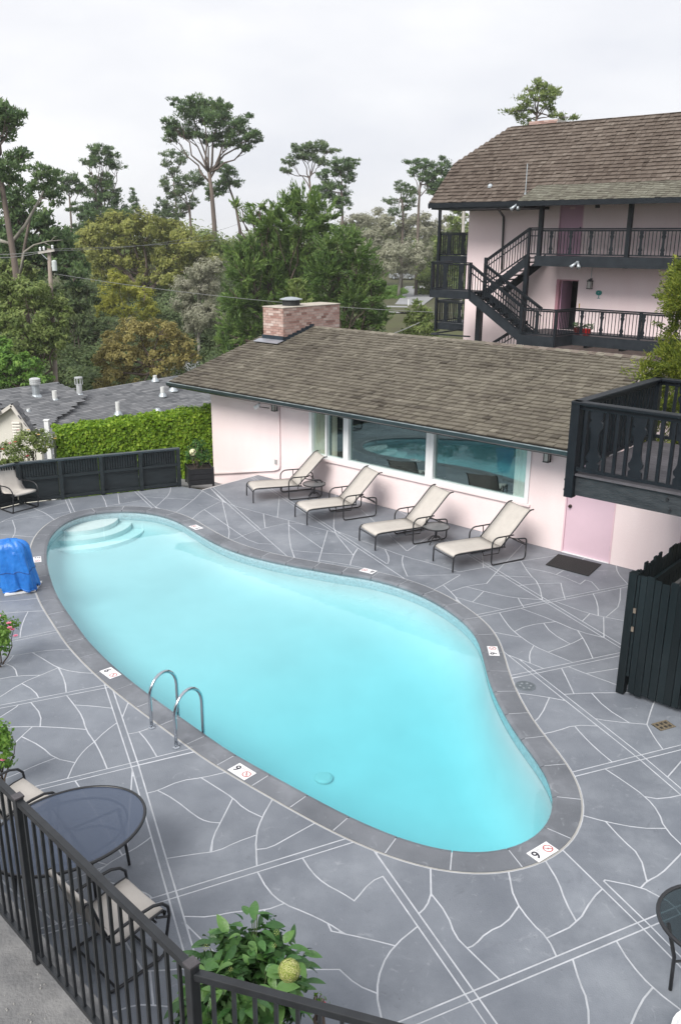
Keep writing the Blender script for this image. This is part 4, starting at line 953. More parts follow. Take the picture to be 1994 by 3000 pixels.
# stair: landing, front flight, rear flight
LZ = 4.20; l0, l1 = WP(1266, 800, LV)[0], WP(1377, 800, LV)[0]
mb = MB(); mb.box(l0, l1, FV - .1, LV, LZ - .10, LZ, fn=L); mb.box(l0 - .02, l1, LV, LV + .06, LZ - .26, LZ + .02, fn=L); mb.box(l0 - .06, l0, FV - .1, LV + .06, LZ - .26, LZ + .02, fn=L); stl = mb.build('stair_landing', M_darkgrey, bl)
railing(bl, (l0, LV), (l1, LV), LZ, LZ, 1.02, wide=7, first=6, sp=.10, ww=.22); post(l0, LV, LZ - .26, LZ + 1.04, .09, bl); post(l1, LV, LZ - .26, LZ + 1.04, .09, bl); railing(bl, (l0, LV), (l0, FV - .1), LZ, LZ, 1.02, wide=0)
def flight(uA, zA, uB, zB, v0, v1, nst, name='stair_flight'):
    mb = MB(); d = (uB - uA)
    for v in (v0, v1):
        mb.hexa([L(uA, v - .02, zA - .30), L(uB, v - .02, zB - .30), L(uB, v + .02, zB - .30), L(uA, v + .02, zA - .30), L(uA, v - .02, zA + .05), L(uB, v - .02, zB + .05), L(uB, v + .02, zB + .05), L(uA, v + .02, zA + .05)])
    f = mb.build(name, M_darkgrey, bl, fix=True)
    for i in range(nst):
        t = (i + .5) / nst; u = uA + d * t; z = zA + (zB - zA) * (i + 1) / nst - .06; w = abs(d) / nst * .55
        m2 = MB(); m2.box(u - w, u + w, min(v0, v1) + .02, max(v0, v1) - .02, z - .04, z, fn=L); m2.build('tread', M_darkgrey, f)
    return f
flight(l1, LZ, la, F1, LV, LV - .95, 8); railing(bl, (l1, LV), (la, LV), LZ, F1, .98, wide=0, sp=.11, mid=True); railing(bl, (l1, LV - .95), (la + .25, LV - .95), LZ, F1 - .1, .98, wide=0, sp=.11, mid=True)
r0 = WP(1432, 780, FV)[0]; r1 = WP(1548, 740, FV)[0]
flight(r0 - .1, LZ, r1, F2, FV + .02, BW + .25, 8); railing(bl, (r0 - .1, FV + .04), (r1, FV + .04), LZ + .18, F2, .95, wide=0, sp=.11, mid=True); railing(bl, (r1, FV + .04), (pu1 - .07, FV + .04), F2, F2, .95, wide=0, sp=.11, mid=True)
post(r0 - .12, FV + .04, LZ - .2, LZ + 1.2, .11, bl); post(r1, FV + .04, F2 - .3, F2 + .95, .09, bl)
# flight going further down behind the pool house ridge
flight(r0 + .3, .9, la - .1, 2.4, FV + .6, FV - .3, 8); railing(bl, (r0 - .6, FV + .62), (la - .1, FV + .62), .6, 2.3, .95, wide=0, sp=.12, mid=True)
# side galleries round the left end
for zf, y0 in ((F2 - .12, 0), (2.66, 1)):
    gu0 = WP(1286 if y0 == 0 else 1276, 720 if y0 == 0 else 915, -15.5)[0]
    mb = MB(); mb.box(gu0, -9.38, -17.5, -15.5, zf - .1, zf, fn=L); mb.box(gu0 - .03, -9.38, -15.5, -15.44, zf - .26, zf + .02, fn=L); mb.build('side_gallery', M_darkgrey, bl)
    railing(bl, (gu0, -15.5), (-9.42, -15.5), zf, zf, .92, sp=.10, wide=7, first=5, ww=.2); railing(bl, (gu0, -15.5), (gu0, -17.4), zf, zf, .92, sp=.12, wide=0); post(gu0, -15.5, zf - .26, zf + .95, .08, bl)
mb = MB(); a0, a1 = WP(1262, 978, -13.6), WP(1375, 986, -13.6); mb.bar(L(a0[0], -13.6, a0[1]), L(a1[0], -13.6, a1[1]), .09, .05); mb.bar(L(a0[0], -13.6, a0[1]), L(a0[0] + .4, -15.2, a0[1] + .1), .09, .05); mb.build('lower_handrail', M_darkgrey, bl)
# downspout
mb = MB(); q = [L(WP(x, y, v)[0], v, WP(x, y, v)[1]) for x, y, v in ((1456, 600, BV - .02), (1457, 611, BV - .1), (1465, 622, -14.3), (1474, 634, BW + .09), (1474, 648, BW + .07), (1470, 745, BW + .07), (1468, 790, BW + .07))]
mb.tube(q, .042, 8); mb.build('downspout', M_iron, bl, smooth=True)
# lamps
u, z = WP(1724, 832, BW + .15); lantern(u, z, bl, BW, 1.25)
mb = MB(); mb.tube([L(u, BW + .02, z + .2), L(u, BW + .02, F2 - .35)], .01, 5); mb.build('conduit', M_galv, bl)
def spot_pair(u, v, z, parent):
    mb = MB(); mb.box(u - .04, u + .04, v - .02, v + .06, z + .02, z + .12, fn=L); o = mb.build('spotlight', M_galv, parent)
    for s in (-1, 1):
        mb = MB(); a = L(u + s * .02, v + .05, z + .08); b = L(u + s * .15, v + .22, z - .10); mb.tube([a, a.lerp(b, .4), b], [.03, .045, .075], 10); mb.build('lamp_head', M_galv, o, smooth=True)
u, z = WP(1691, 775, FV + .12); spot_pair(u, FV + .11, z, bl); u, z = WP(1515, 604, BV + .1); spot_pair(u, BV + .07, z - .02, bl)
mb = MB(); u, z = WP(1748, 600, FV - .3); mb.box(u - .06, u + .06, FV - .4, FV - .28, z - .1, z, fn=L); mb.build('ceiling_lamp', M_iron, bl)
# wall ornament and pots
ar = MB(); u, z = WP(1753, 862, BW); 
for i in range(9):
    a = 2 * PI * i / 9; ar.box(u + .07 * math.cos(a) - .045, u + .07 * math.cos(a) + .045, BW + .012 + .002 * i, BW + .02 + .002 * i, z + .05 + .05 * math.sin(a) - .035, z + .05 + .05 * math.sin(a) + .035, fn=L)
ar.box(u - .012, u + .012, BW + .004, BW + .012, z - .14, z + .02, fn=L); ar.box(u - .06, u + .06, BW + .004, BW + .012, z - .15, z - .135, fn=L)
o = ar.build('wall_ornament', mat('teal_enamel', (.01, .22, .2), .4)); tag(o, 'small teal tree-shaped ornament hung on the pink wall', 'ornament')
mb = MB(); u, z = WP(1696, 893, BW); mb.box(u - .02, u + .02, BW + .003, BW + .015, z - .18, z + .05, fn=L); tag(mb.build('door_tag', mat('straw_yellow', (.55, .42, .15), .7)), 'narrow straw-coloured tag hanging beside the dark open doorway', 'tag')
def pot(px, py, r_, h, col, label):
    u, z = WP(px, py, FV - .35); c = L(u, FV - .35, F1)
    t = thing('flower_pot', c, label, 'flower pot'); mb = MB(); mb.lathe([(r_ * .7, .002), (r_, h * .85), (r_ * 1.08, h * .86), (r_ * 1.08, h), (r_ * .9, h), (r_ * .85, h * .8)], c, 14); mb.build('pot', col, t, smooth=False)
    mb = MB(); rr_ = random.Random(px)
    for i in range(60):
        a = rr_.uniform(0, 6.3); rad = r_ * 1.3 * math.sqrt(rr_.random()); p = c + Vector((rad * math.cos(a), rad * math.sin(a), h + rr_.uniform(.0, .16))); d1 = Vector((rr_.gauss(0, 1), rr_.gauss(0, 1), rr_.gauss(.4, .6))).normalized() * .07; d2 = d1.orthogonal().normalized() * .025
        mb.add([p - d1, p + d2, p + d1, p - d2], [(0, 1, 2, 3)], rr_.random())
    mb.build('leaves', tintmat('pot_leaves', [(.02, .05, .02), (.06, .12, .04), (.1, .16, .05)]), t)
pot(1690, 968, .15, .24, mat('maroon_glaze', (.10, .02, .02), .3), 'dark maroon flower pot beside the railing post'); pot(1716, 972, .17, .22, mat('red_glaze', (.45, .02, .02), .3), 'bright red flower pot on the lower walkway')

# ================================================================== NEAR BALCONY (right)
VB = 4.0
q0 = WP(1684, 1178, VB); bz = q0[1]; bu = q0[0]; bf = 2.80
back = toL(G(1925, 1110, bz)); bvb = back.y
bal = thing('balcony', L(bu + 1.5, 2.6, bf), 'dark timber balcony with carved balusters jutting in over the pink door', 'balcony')
mb = MB(); mb.box(bu + .05, bu + 4.5, VB - .09, VB - .02, bf - .33, bf - .03, fn=L); mb.box(bu + .02, bu + .09, bvb, VB - .1, bf - .33, bf - .03, fn=L); mb.box(bu + .09, bu + 4.5, bvb, bvb + .07, bf - .33, bf - .03, fn=L)
mb.build('rim_joist', mat('weathered_dark_paint', (.012, .017, .022), .6, color2=(.035, .041, .047), scale=5, bump=.4, bscale=18, stretch=(1, 1, 3)), bal)
for i, v in enumerate(np.arange(bvb + .08, VB - .02, .145)):
    mb = MB(); mb.box(bu + .03, bu + 4.5, v, v + .135, bf - .03, bf, fn=L); mb.build('floor_board', mat('grey_deck_boards', (.055, .052, .06), .6, color2=(.09, .085, .095), scale=6, rnd=.12), bal)
for i in range(8):
    u = bu + .3 + i * .55; mb = MB(); mb.box(u, u + .05, bvb + .07, VB - .1, bf - .30, bf - .03, fn=L); mb.build('joist', M_dark, bal)
post(bu + .04, VB, bf - .36, bz - .02, .13, bal); post(bu + .04, bvb + .03, bf - .3, bz - .02, .12, bal); post(bu + 2.1, bvb + .03, bf - .3, bz - .02, .12, bal)
for z in (bf - .12, bf - .27):
    for u in (bu - .03,):
        mb = MB(); a = L(u, VB, z); mb.tube([a, L(u - .03, VB, z)], .016, 6); mb.build('bolt', M_iron, bal)
for du in (1.45, 1.5):
    mb = MB(); a = L(bu + du, VB - .02, bf - .12 - (du - 1.45) * 3); mb.tube([a, L(bu + du, VB + .005, a.z)], .02, 8); mb.build('bolt', M_iron, bal)
def near_rail(A, B, z, h, first, every=4, sp=.155, ww=.19):
    A, B = Vector(A), Vector(B); d = (B - A).normalized(); n_ = int((B - A).length / sp); nn = Vector((-d.y, d.x))
    mb = MB(); a, b = L(A.x - d.x * .06, A.y - d.y * .06, z + h), L(B.x + d.x * .06, B.y + d.y * .06, z + h)
    mb.bar(a, b, .15, .045); mb.bar(L(A.x, A.y, z + h - .055), L(B.x, B.y, z + h - .055), .05, .07)
    rl = mb.build('railing', M_dark, bal, bevel=.008)
    mb = MB(); mb.bar(L(A.x, A.y, z + .07), L(B.x, B.y, z + .07), .05, .05); mb.build('bottom_rail', M_dark, rl)
    for i in range(1, n_):
        q = A + d * (i * sp)
        if (i - first) % every == 0:
            pr = carved_profile(ww, h - .18); k = len(pr); m2 = MB()
            p1 = [L(q.x + d.x * x - nn.x * .02, q.y + d.y * x - nn.y * .02, z + .095 + y) for x, y in pr]; p2 = [L(q.x + d.x * x + nn.x * .02, q.y + d.y * x + nn.y * .02, z + .095 + y) for x, y in pr]
            m2.add(p1 + p2, [tuple(range(k)), tuple(range(2 * k - 1, k - 1, -1))] + [(j, (j + 1) % k, k + (j + 1) % k, k + j) for j in range(k)]); m2.build('carved_baluster', M_dark, rl, fix=True)
        else:
            m2 = MB(); m2.bar(L(q.x, q.y, z + .07), L(q.x, q.y, z + h - .05), .045, .045, up=(WU.x, WU.y, 0)); m2.build('baluster', M_dark, rl)
near_rail((bu + .04, VB), (bu + 4.5, VB), bf, bz - bf, 2); near_rail((bu + .04, VB), (bu + .04, bvb), bf, bz - bf, 3, 5, sp=.13, ww=.1); near_rail((bu + .04, bvb), (bu + 4.5, bvb), bf, bz - bf, 3, 4)

# ================================================================== TALL BOARD FENCE round the utility corner (right)
gf = thing('board_fence', G(1801, 2029), 'tall dark blue-green vertical board fence with a gate at right edge', 'fence')
M_board = mat('dark_teal_boards', (.004, .008, .010), .5, color2=(.010, .016, .019), scale=2.5, bump=.2, bscale=30, stretch=(1, 1, .25), rnd=.25, spec=.25)
c0 = toL(G(1801, 2029)); FH = 1.78
rf = random.Random(3); u = c0.x + .16; first = True
mb = MB(); mb.box(c0.x, c0.x + .11, c0.y - .11, c0.y, .01, FH + .02, fn=L); mb.build('post', M_board, gf)
mb = MB(); mb.box(c0.x + .115, c0.x + .15, c0.y - .05, c0.y - .015, .3, FH, fn=L); mb.build('stile', M_board, gf)
while u < c0.x + 2.2:
    w = rf.uniform(.085, .115); mb = MB(); dv = rf.uniform(0, .018); mb.box(u, u + w - .008, c0.y - .03 - dv, c0.y - .005 - dv, .05 + rf.uniform(0, .03), FH + rf.uniform(-.04, .04), fn=L); mb.build('board', M_board, gf); u += w
v = c0.y - .12
while v > .35:
    w = rf.uniform(.085, .11); t = (c0.y - v) / c0.y; us_ = c0.x + .03 - .0 * t; dv = rf.uniform(0, .015); mb = MB(); mb.box(us_ + dv, us_ + .025 + dv, v - w + .008, v, .03, FH + rf.uniform(-.05, .06), fn=L); mb.build('board', M_board, gf); v -= w
for z in (.45, 1.45):
    mb = MB(); mb.box(c0.x + .075, c0.x + .12, .35, c0.y - .12, z, z + .09, fn=L); mb.box(c0.x + .2, c0.x + 2.2, c0.y - .10, c0.y - .055, z, z + .09, fn=L); mb.build('rail', M_board, gf)
mb = MB(); mb.bar(L(c0.x + .5, .6, 1.62), L(c0.x + .5, c0.y - .25, 1.62), .05, .10); mb.build('brace', mat('weathered_brace', (.05, .05, .05), .8, var=.3, scale=8), gf)
for z in (.98, 1.25):
    mb = MB(); mb.box(c0.x + .115, c0.x + .15, c0.y - .0, c0.y + .012, z, z + .07, fn=L); mb.build('latch', mat('rusty_latch', (.25, .2, .16), .5, metal=.5, var=.4, scale=30), gf)
# equipment inside the enclosure, dark
eq = MB(); eq.box(c0.x + .55, c0.x + 1.9, 1.0, c0.y - .5, .01, .95, fn=L); eq.box(c0.x + .7, c0.x + 1.2, 1.6, 2.4, .95, 1.2, fn=L)
tag(eq.build('equipment_box', mat('dark_plastic', (.012, .013, .014), .6)), 'dark pump equipment box hidden inside the board fence', 'equipment')
# door mat
mt = MB(); q = [G(1597, 1656), G(1634, 1625), G(1760, 1655), G(1722, 1689)]; mt.hexa([p + Vector((0, 0, .004)) for p in (q[0], q[3], q[2], q[1])] + [p + Vector((0, 0, .018)) for p in (q[0], q[3], q[2], q[1])])
tag(mt.build('door_mat', mat('black_rubber_mat', (.018, .018, .019), .9, bump=.8, bscale=220)), 'black rectangular rubber mat lying before the pink door', 'mat')

# ================================================================== LOW PANEL FENCE (left, dark)
pf = thing('panel_fence', ((fence_a.x + fence_b.x) / 2, (fence_a.y + fence_b.y) / 2, 0), 'low blue-black timber panel fence with slatted top in front of the hedge', 'fence')
FHT = .98
M_fence = mat('fence_paint', (.007, .012, .015), .5, color2=(.016, .023, .027), scale=2.5, bump=.25, bscale=30, stretch=(1, 1, 4))
def panel_run(a, b, nb):
    a, b = Vector((a.x, a.y)), Vector((b.x, b.y)); d = (b - a) / nb; t = d.normalized(); n_ = Vector((t.y, -t.x)); n_ = n_ if n_.y < 0 else -n_
    def Q(s, o, z): p = a + t * s + n_ * o; return Vector((p.x, p.y, z))
    ln = (b - a).length; bay = ln / nb
    mb = MB(); mb.bar(Q(-.05, .02, FHT), Q(ln + .05, .02, FHT), .13, .04); mb.build('cap_rail', mat('fence_cap', (.03, .042, .052), .4, var=.2), pf)
    mb = MB(); mb.bar(Q(0, .03, FHT - .40), Q(ln, .03, FHT - .40), .05, .06); mb.bar(Q(0, .03, .07), Q(ln, .03, .07), .05, .08); mb.build('rail', M_fence, pf)
    for i in range(nb + 1):
        mb = MB(); mb.bar(Q(i * bay, .035, .01), Q(i * bay, .035, FHT - .02), .10, .085, up=(t.x, t.y, 0)); mb.build('post', M_fence, pf)
    for i in range(nb):
        mb = MB(); c = i * bay; mb.hexa([Q(c + .05, -.01, .03), Q(c + bay - .05, -.01, .03), Q(c + bay - .05, -.03, .03), Q(c + .05, -.03, .03), Q(c + .05, -.01, FHT - .40), Q(c + bay - .05, -.01, FHT - .40), Q(c + bay - .05, -.03, FHT - .40), Q(c + .05, -.03, FHT - .40)]); mb.build('panel', M_fence, pf, fix=True)
        ns = int((bay - .1) / .06)
        for k in range(ns):
            s = c + .05 + (k + .5) * (bay - .1) / ns; mb = MB(); mb.bar(Q(s, .0, FHT - .38), Q(s, .0, FHT - .02), .04, .025, up=(n_.x, n_.y, 0)); mb.build('slat', M_fence, pf)
        mb = MB(); mb.hexa([Q(c + .05, -.035, FHT - .4), Q(c + bay - .05, -.035, FHT - .4), Q(c + bay - .05, -.045, FHT - .4), Q(c + .05, -.045, FHT - .4), Q(c + .05, -.035, FHT), Q(c + bay - .05, -.035, FHT), Q(c + bay - .05, -.045, FHT), Q(c + .05, -.045, FHT)]); mb.build('backing_board', M_fence, pf, fix=True)
panel_run(fence_b, fence_a, 4); panel_run(fence_d, fence_b, 3)

# ================================================================== UPPER DRIVEWAY AND IRON RAILING (foreground left)
DZ = 2.10; RZT = 3.17
ra, rb_, rc = G(54, 2347, RZT), G(562, 2836, RZT), G(1180, 3002, RZT)
d1 = Vector((rb_.x - ra.x, rb_.y - ra.y)).normalized(); d2 = Vector((rc.x - rb_.x, rc.y - rb_.y)).normalized()
r_start = Vector((ra.x, ra.y)) - d1 * 2.6; r_end = Vector((rb_.x, rb_.y)) + d2 * 3.2; rcor = Vector((rb_.x, rb_.y))
n1 = Vector((d1.y, -d1.x)); n1 = n1 if n1.dot(Vector((1, 1))) > 0 else -n1; n2 = Vector((d2.y, -d2.x)); n2 = n2 if n2.y > 0 else -n2
off1, off2 = .11, .11
e1_, e3_ = r_start + n1 * off1, r_end + n2 * off2
# corner of the slab: intersection of the two offset lines
p1_, p2_ = rcor + n1 * off1, rcor + n2 * off2; den = d1.x * d2.y - d1.y * d2.x; tt = ((p2_ - p1_).x * d2.y - (p2_ - p1_).y * d2.x) / den; e2_ = p1_ + d1 * tt
slab = MB(); slab.prism([tuple(e1_), tuple(e2_), tuple(e3_), (e3_.x + .5, .9), (-7, .9), (-7, e1_.y)], -.4, DZ)
tag(slab.build('driveway', mat('driveway_concrete', (.105, .107, .112), .85, color2=(.215, .215, .215), scale=4, bump=.45, bscale=55, detail=10), fix=True), kind='structure')
kb = MB()
for a, b, n_ in ((e1_, e2_, n1), (e2_, e3_, n2)):
    i0, i1 = a - n_ * .26, b - n_ * .26
    kb.hexa([(i0.x, i0.y, DZ - .05), (i1.x, i1.y, DZ - .05), (b.x, b.y, DZ - .05), (a.x, a.y, DZ - .05), (i0.x, i0.y, DZ + .004), (i1.x, i1.y, DZ + .004), (b.x + n_.x * .004, b.y + n_.y * .004, DZ + .006), (a.x + n_.x * .004, a.y + n_.y * .004, DZ + .006)])
ir = thing('iron_railing', (rcor.x, rcor.y, DZ), 'black iron picket railing along the raised driveway in the foreground', 'railing')
def iron_run(a, b, zt, sp=.09):
    ln = (b - a).length; t = (b - a) / ln
    A3, B3 = Vector((a.x, a.y, zt)), Vector((b.x, b.y, zt))
    mb = MB(); mb.bar(A3, B3, .036, .036); mb.build('top_rail', M_iron, ir, bevel=.004)
    mb = MB(); mb.bar(Vector((a.x, a.y, DZ + .07)), Vector((b.x, b.y, DZ + .07)), .03, .03); mb.build('bottom_rail', M_iron, ir)
    n_ = int(ln / sp)
    for i in range(1, n_):
        p = a + t * (i * ln / n_); mb = MB(); mb.bar((p.x, p.y, DZ + .035), (p.x, p.y, zt - .02), 0.0150, 0.0150, up=(t.x, t.y, 0)); mb.build('picket', M_iron, ir)
iron_run(r_start, rcor, RZT); iron_run(rcor, r_end, RZT - .03)
for p, zt in ((Vector((ra.x, ra.y)), RZT + .025), (rcor, RZT + .02), (rcor + d2 * 1.9, RZT)):
    mb = MB(); mb.bar((p.x, p.y, DZ + .005), (p.x, p.y, zt), .046, .046, up=(d1.x, d1.y, 0)); po = mb.build('post', M_iron, ir, bevel=.004)
    mb = MB(); mb.bar((p.x, p.y, zt), (p.x, p.y, zt + .010), .052, .052, up=(d1.x, d1.y, 0)); mb.build('post_cap', mat('worn_iron_cap', (.06, .055, .06), .4, var=.4, scale=30), po)
# crack in the concrete and crumbs of rubble at the railing foot
cr = MB(); pts = [G(0, 2835, DZ + .003), G(30, 2800, DZ + .003), G(62, 2765, DZ + .003)]
rr = random.Random(2)
for i in range(34):
    p = G(rr.uniform(0, 260), rr.uniform(2760, 3000), DZ)
    s = rr.uniform(.002, .007); q = p + Vector((0, 0, s * .4)); cr.lathe([(s, -s * .4), (s * .8, s * .4), (s * .2, s * .7)], (q.x, q.y, q.z), 5)
tag(cr.build('gravel_crumbs', mat('pale_grit', (.26, .255, .245), .9, var=.3, scale=80)), 'pale grit scattered on the driveway concrete', 'grit', kind='stuff')
# ================================================================== POOLSIDE FURNITURE
M_tube = mat('bronze_black_tube', (.020, .021, .024), .35, var=.2)
M_sling = mat('cream_sling', (.50, .468, .432), .8, var=.05, scale=6, bump=.35, bscale=300, coord='object')
M_ttop = mat('grey_table_top', (.15, .155, .16), .3, var=.25, scale=30, coord='object')
def arc(c, r_, a0, a1, n=6):
    return [(c[0] + r_ * math.cos(R(a0 + (a1 - a0) * i / n)), c[1] + r_ * math.sin(R(a0 + (a1 - a0) * i / n))) for i in range(n + 1)]
def sheet(mb, prof, w, th=.012):
    """ribbon of cloth: profile in (x,z), half width w, thickness th"""
    n = len(prof); vs = []
    for i, (x, z) in enumerate(prof):
        a, b = prof[max(i - 1, 0)], prof[min(i + 1, n - 1)]; t = Vector((b[0] - a[0], b[1] - a[1])).normalized(); nx, nz = -t.y * th, t.x * th
        for y in (-w, -w * .5, 0, w * .5, w):
            s_ = -.008 * (1 - (y / w) ** 2); vs.append((x, y, z + s_))
        for y in (w, w * .5, 0, -w * .5, -w):
            s_ = -.008 * (1 - (y / w) ** 2); vs.append((x - nx, y, z - nz + s_))
    fs = [(i * 10 + k, i * 10 + (k + 1) % 10, (i + 1) * 10 + (k + 1) % 10, (i + 1) * 10 + k) for i in range(n - 1) for k in range(10)]
    fs += [tuple(range(9, -1, -1)), tuple((n - 1) * 10 + k for k in range(10))]
    mb.add(vs, fs)
def make_chaise():
    t = thing('chaise_lounge', (0, 0, 0), 'x', 'chaise lounge', 'sling chaise lounges along the pink wall')
    W_ = .335
    mb = MB(); sheet(mb, [(.02, .30), (.03, .335), (.07, .362), (.16, .372), (.4, .368), (.7, .360), (.95, .352), (1.10, .350)], W_ - .015); mb.build('seat_sling', M_sling, t, smooth=True, fix=True)
    bt = [(1.11, .352), (1.25, .49), (1.45, .69), (1.62, .87), (1.70, .95), (1.745, .985), (1.79, 1.0)]
    mb = MB(); sheet(mb, bt, W_ - .015); mb.build('back_sling', M_sling, t, smooth=True, fix=True)
    for s in (-1, 1):
        y = s * W_
        mb = MB(); mb.tube([(-.01, y, .012), (-.005, y, .27)] + [(x, y, z) for x, z in arc((.075, .27), .08, 180, 90, 5)] + [(.5, y, .345), (1.12, y, .335), (1.20, y, .325)], .0155, 8); mb.build('side_rail', M_tube, t, smooth=True)
        mb = MB(); mb.tube([(1.10, y, .335)] + [(x, y, z) for x, z in bt[1:]] + [(1.84, y, 1.0)], .0145, 8); mb.build('back_rail', M_tube, t, smooth=True)
        yy = s * (W_ + .035)
        mb = MB(); mb.tube([(1.36, yy, .56), (1.02, yy, .56)] + [(x, yy, z) for x, z in arc((1.0, .42), .14, 90, 180, 6)] + [(.86, yy, .07)] + [(x, yy, z) for x, z in arc((.92, .07), .056, 180, 270, 4)] + [(1.55, yy, .016)] + [(x, yy, z) for x, z in arc((1.62, .08), .064, 270, 360, 4)] + [(1.69, yy, .38)] + [(x, yy, z) for x, z in arc((1.62, .38), .07, 0, 80, 4)] + [(1.42, yy, .47)], .015, 8); mb.build('armrest_frame', M_tube, t, smooth=True)
        mb = MB(); mb.tube([(1.18, yy, .555), (1.18, y, .335)], .011, 6); mb.build('arm_strut', M_tube, t)
        mb = MB(); mb.tube([(1.27, y * .93, .50), (1.5, y * .93, .44), (1.68, y * .93, .33)], .011, 6); mb.build('back_support', M_tube, t)
    for x, z in ((.0, .27), (.70, .315), (1.13, .32), (1.69, .30), (1.3, .5)):
        mb = MB(); mb.tube([(x, -W_, z), (x, W_, z)], .012, 6); mb.build('crossbar', M_tube, t)
    mb = MB(); mb.tube([(.70, -W_ * .8, .31), (.74, -W_ * .8, .20), (1.1, -W_ * .8, .19), (1.13, -W_ * .8, .32)], .010, 6); mb.build('under_brace', M_tube, t, smooth=True)
    return t
ch = make_chaise()
spots = [((-2.175, 19.79), 19.5, 'farthest cream sling chaise lounge, beside the wall pipe'), ((-.87, 18.15), 26, 'cream sling chaise lounge in front of the first narrow window pane, second from the pipe'),
         ((.56, 16.57), 27.5, 'cream sling chaise lounge in front of the picture window, third from the pipe'), ((1.98, 15.4), 27.5, 'nearest cream sling chaise lounge, beside the pink door and black mat')]
for i, ((x, y), a, lb) in enumerate(spots):
    o = ch if i == 0 else dup(ch, (x, y, 0), R(a))
    o.location = (x, y, .003); o.rotation_euler = (0, 0, R(a)); o['label'] = lb
def make_side_table(loc, label, r_=.275, h=.37):
    t = thing('side_table', loc, label, 'side table', 'small round tables between the chaises')
    c = Vector(loc); mb = MB(); mb.lathe([(r_ - .02, h - .02), (r_, h - .015), (r_, h), (r_ - .02, h + .006), (.01, h + .006)], c, 28); mb.build('table_top', M_ttop, t)
    mb = MB(); mb.lathe([(r_ + .004, h - .02), (r_ + .008, h - .005), (r_ + .004, h + .008), (r_ - .012, h + .008), (r_ - .012, h - .02)], c, 28); mb.build('rim', M_tube, t)
    mb = MB(); mb.lathe([(.03, .12), (.022, .2), (.03, h - .03), (.07, h - .021)], c, 12); mb.build('pedestal', M_tube, t)
    for k in range(4):
        a = R(45 + 90 * k); mb = MB(); mb.tube([c + Vector((0, 0, .17)), c + Vector((.10 * math.cos(a), .10 * math.sin(a), .13)), c + Vector((.2 * math.cos(a), .2 * math.sin(a), .012))], .012, 6); mb.build('foot', M_tube, t)
make_side_table((G(920, 1462).x, G(920, 1462).y + .05, .003), 'small round dark table between the two far chaise lounges'); make_side_table((G(1275, 1592).x, G(1275, 1592).y, .003), 'small round dark table between the two near chaise lounges')

def make_chair():
    t = thing('patio_chair', (0, 0, 0), 'x', 'chair', 'cream sling patio chairs')
    W_ = .285
    prof = [(.285, .405), (.30, .435), (.275, .462), (.17, .455), (0, .425), (-.12, .405), (-.20, .425), (-.25, .50), (-.31, .68), (-.36, .86), (-.385, .955), (-.405, .985), (-.43, .99), (-.445, .965)]
    mb = MB(); sheet(mb, list(reversed(prof)), W_ - .012); mb.build('sling', M_sling, t, smooth=True, fix=True)
    for s in (-1, 1):
        y = s * W_; mb = MB(); mb.tube([(x, y, z - .006) for x, z in prof], .0125, 8); mb.build('side_rail', M_tube, t, smooth=True)
        yy = s * (W_ + .035)
        mb = MB(); mb.tube([(-.29, yy, .57), (-.18, yy, .59), (.02, yy, .605), (.16, yy, .60), (.25, yy, .565), (.305, yy, .50), (.315, yy, .41), (.275, yy, .22), (.255, yy, .08), (.235, yy, .03), (.19, yy, .016), (-.26, yy, .016), (-.31, yy, .03)], .0145, 8); mb.build('arm_and_runner', M_tube, t, smooth=True)
        mb = MB(); mb.tube([(.295, yy, .40), (.2, y, .425)], .011, 6); mb.build('arm_joint', M_tube, t); mb = MB(); mb.tube([(-.29, yy, .57), (-.275, y, .57)], .011, 6); mb.build('arm_joint', M_tube, t)
    for x, z in ((.19, .016), (-.24, .016), (.18, .41), (-.15, .395)):
        mb = MB(); mb.tube([(x, -W_ - .03, z), (x, W_ + .03, z)], .011, 6); mb.build('crossbar', M_tube, t)
    return t
chA = make_chair()
sn_f, sn_b = G(478, 2806), G(292, 2938)
ax = Vector((sn_f.x - sn_b.x, sn_f.y - sn_b.y)).normalized(); side = Vector((ax.y, -ax.x))
nearmid = Vector(((sn_b.x + sn_f.x) / 2, (sn_b.y + sn_f.y) / 2)); far_ref = G(180, 2802)
sgn = 1 if (Vector((far_ref.x, far_ref.y)) - nearmid).dot(side) > 0 else -1
shA = G(408, 2618, .44) - G(384, 2636, .44); cA = nearmid + side * (sgn * .305) + Vector((shA.x, shA.y)); aA = math.atan2(ax.y, ax.x)
chA.location = (cA.x, cA.y, .003); chA.rotation_euler = (0, 0, aA); chA['label'] = 'cream sling chair behind the railing, closest to the hydrangea'
sh = G(100, 2322, .44) - G(405, 2632, .44)
dup(chA, (cA.x + sh.x, cA.y + sh.y, .003), aA + R(4), 'cream sling chair at the far side of the oval-looking mesh table')
dup(chA, (-7.42, 18.92, .003), R(-38), 'cream sling chair standing against the low dark panel fence')
print('chair A', cA, math.degrees(aA), sh)
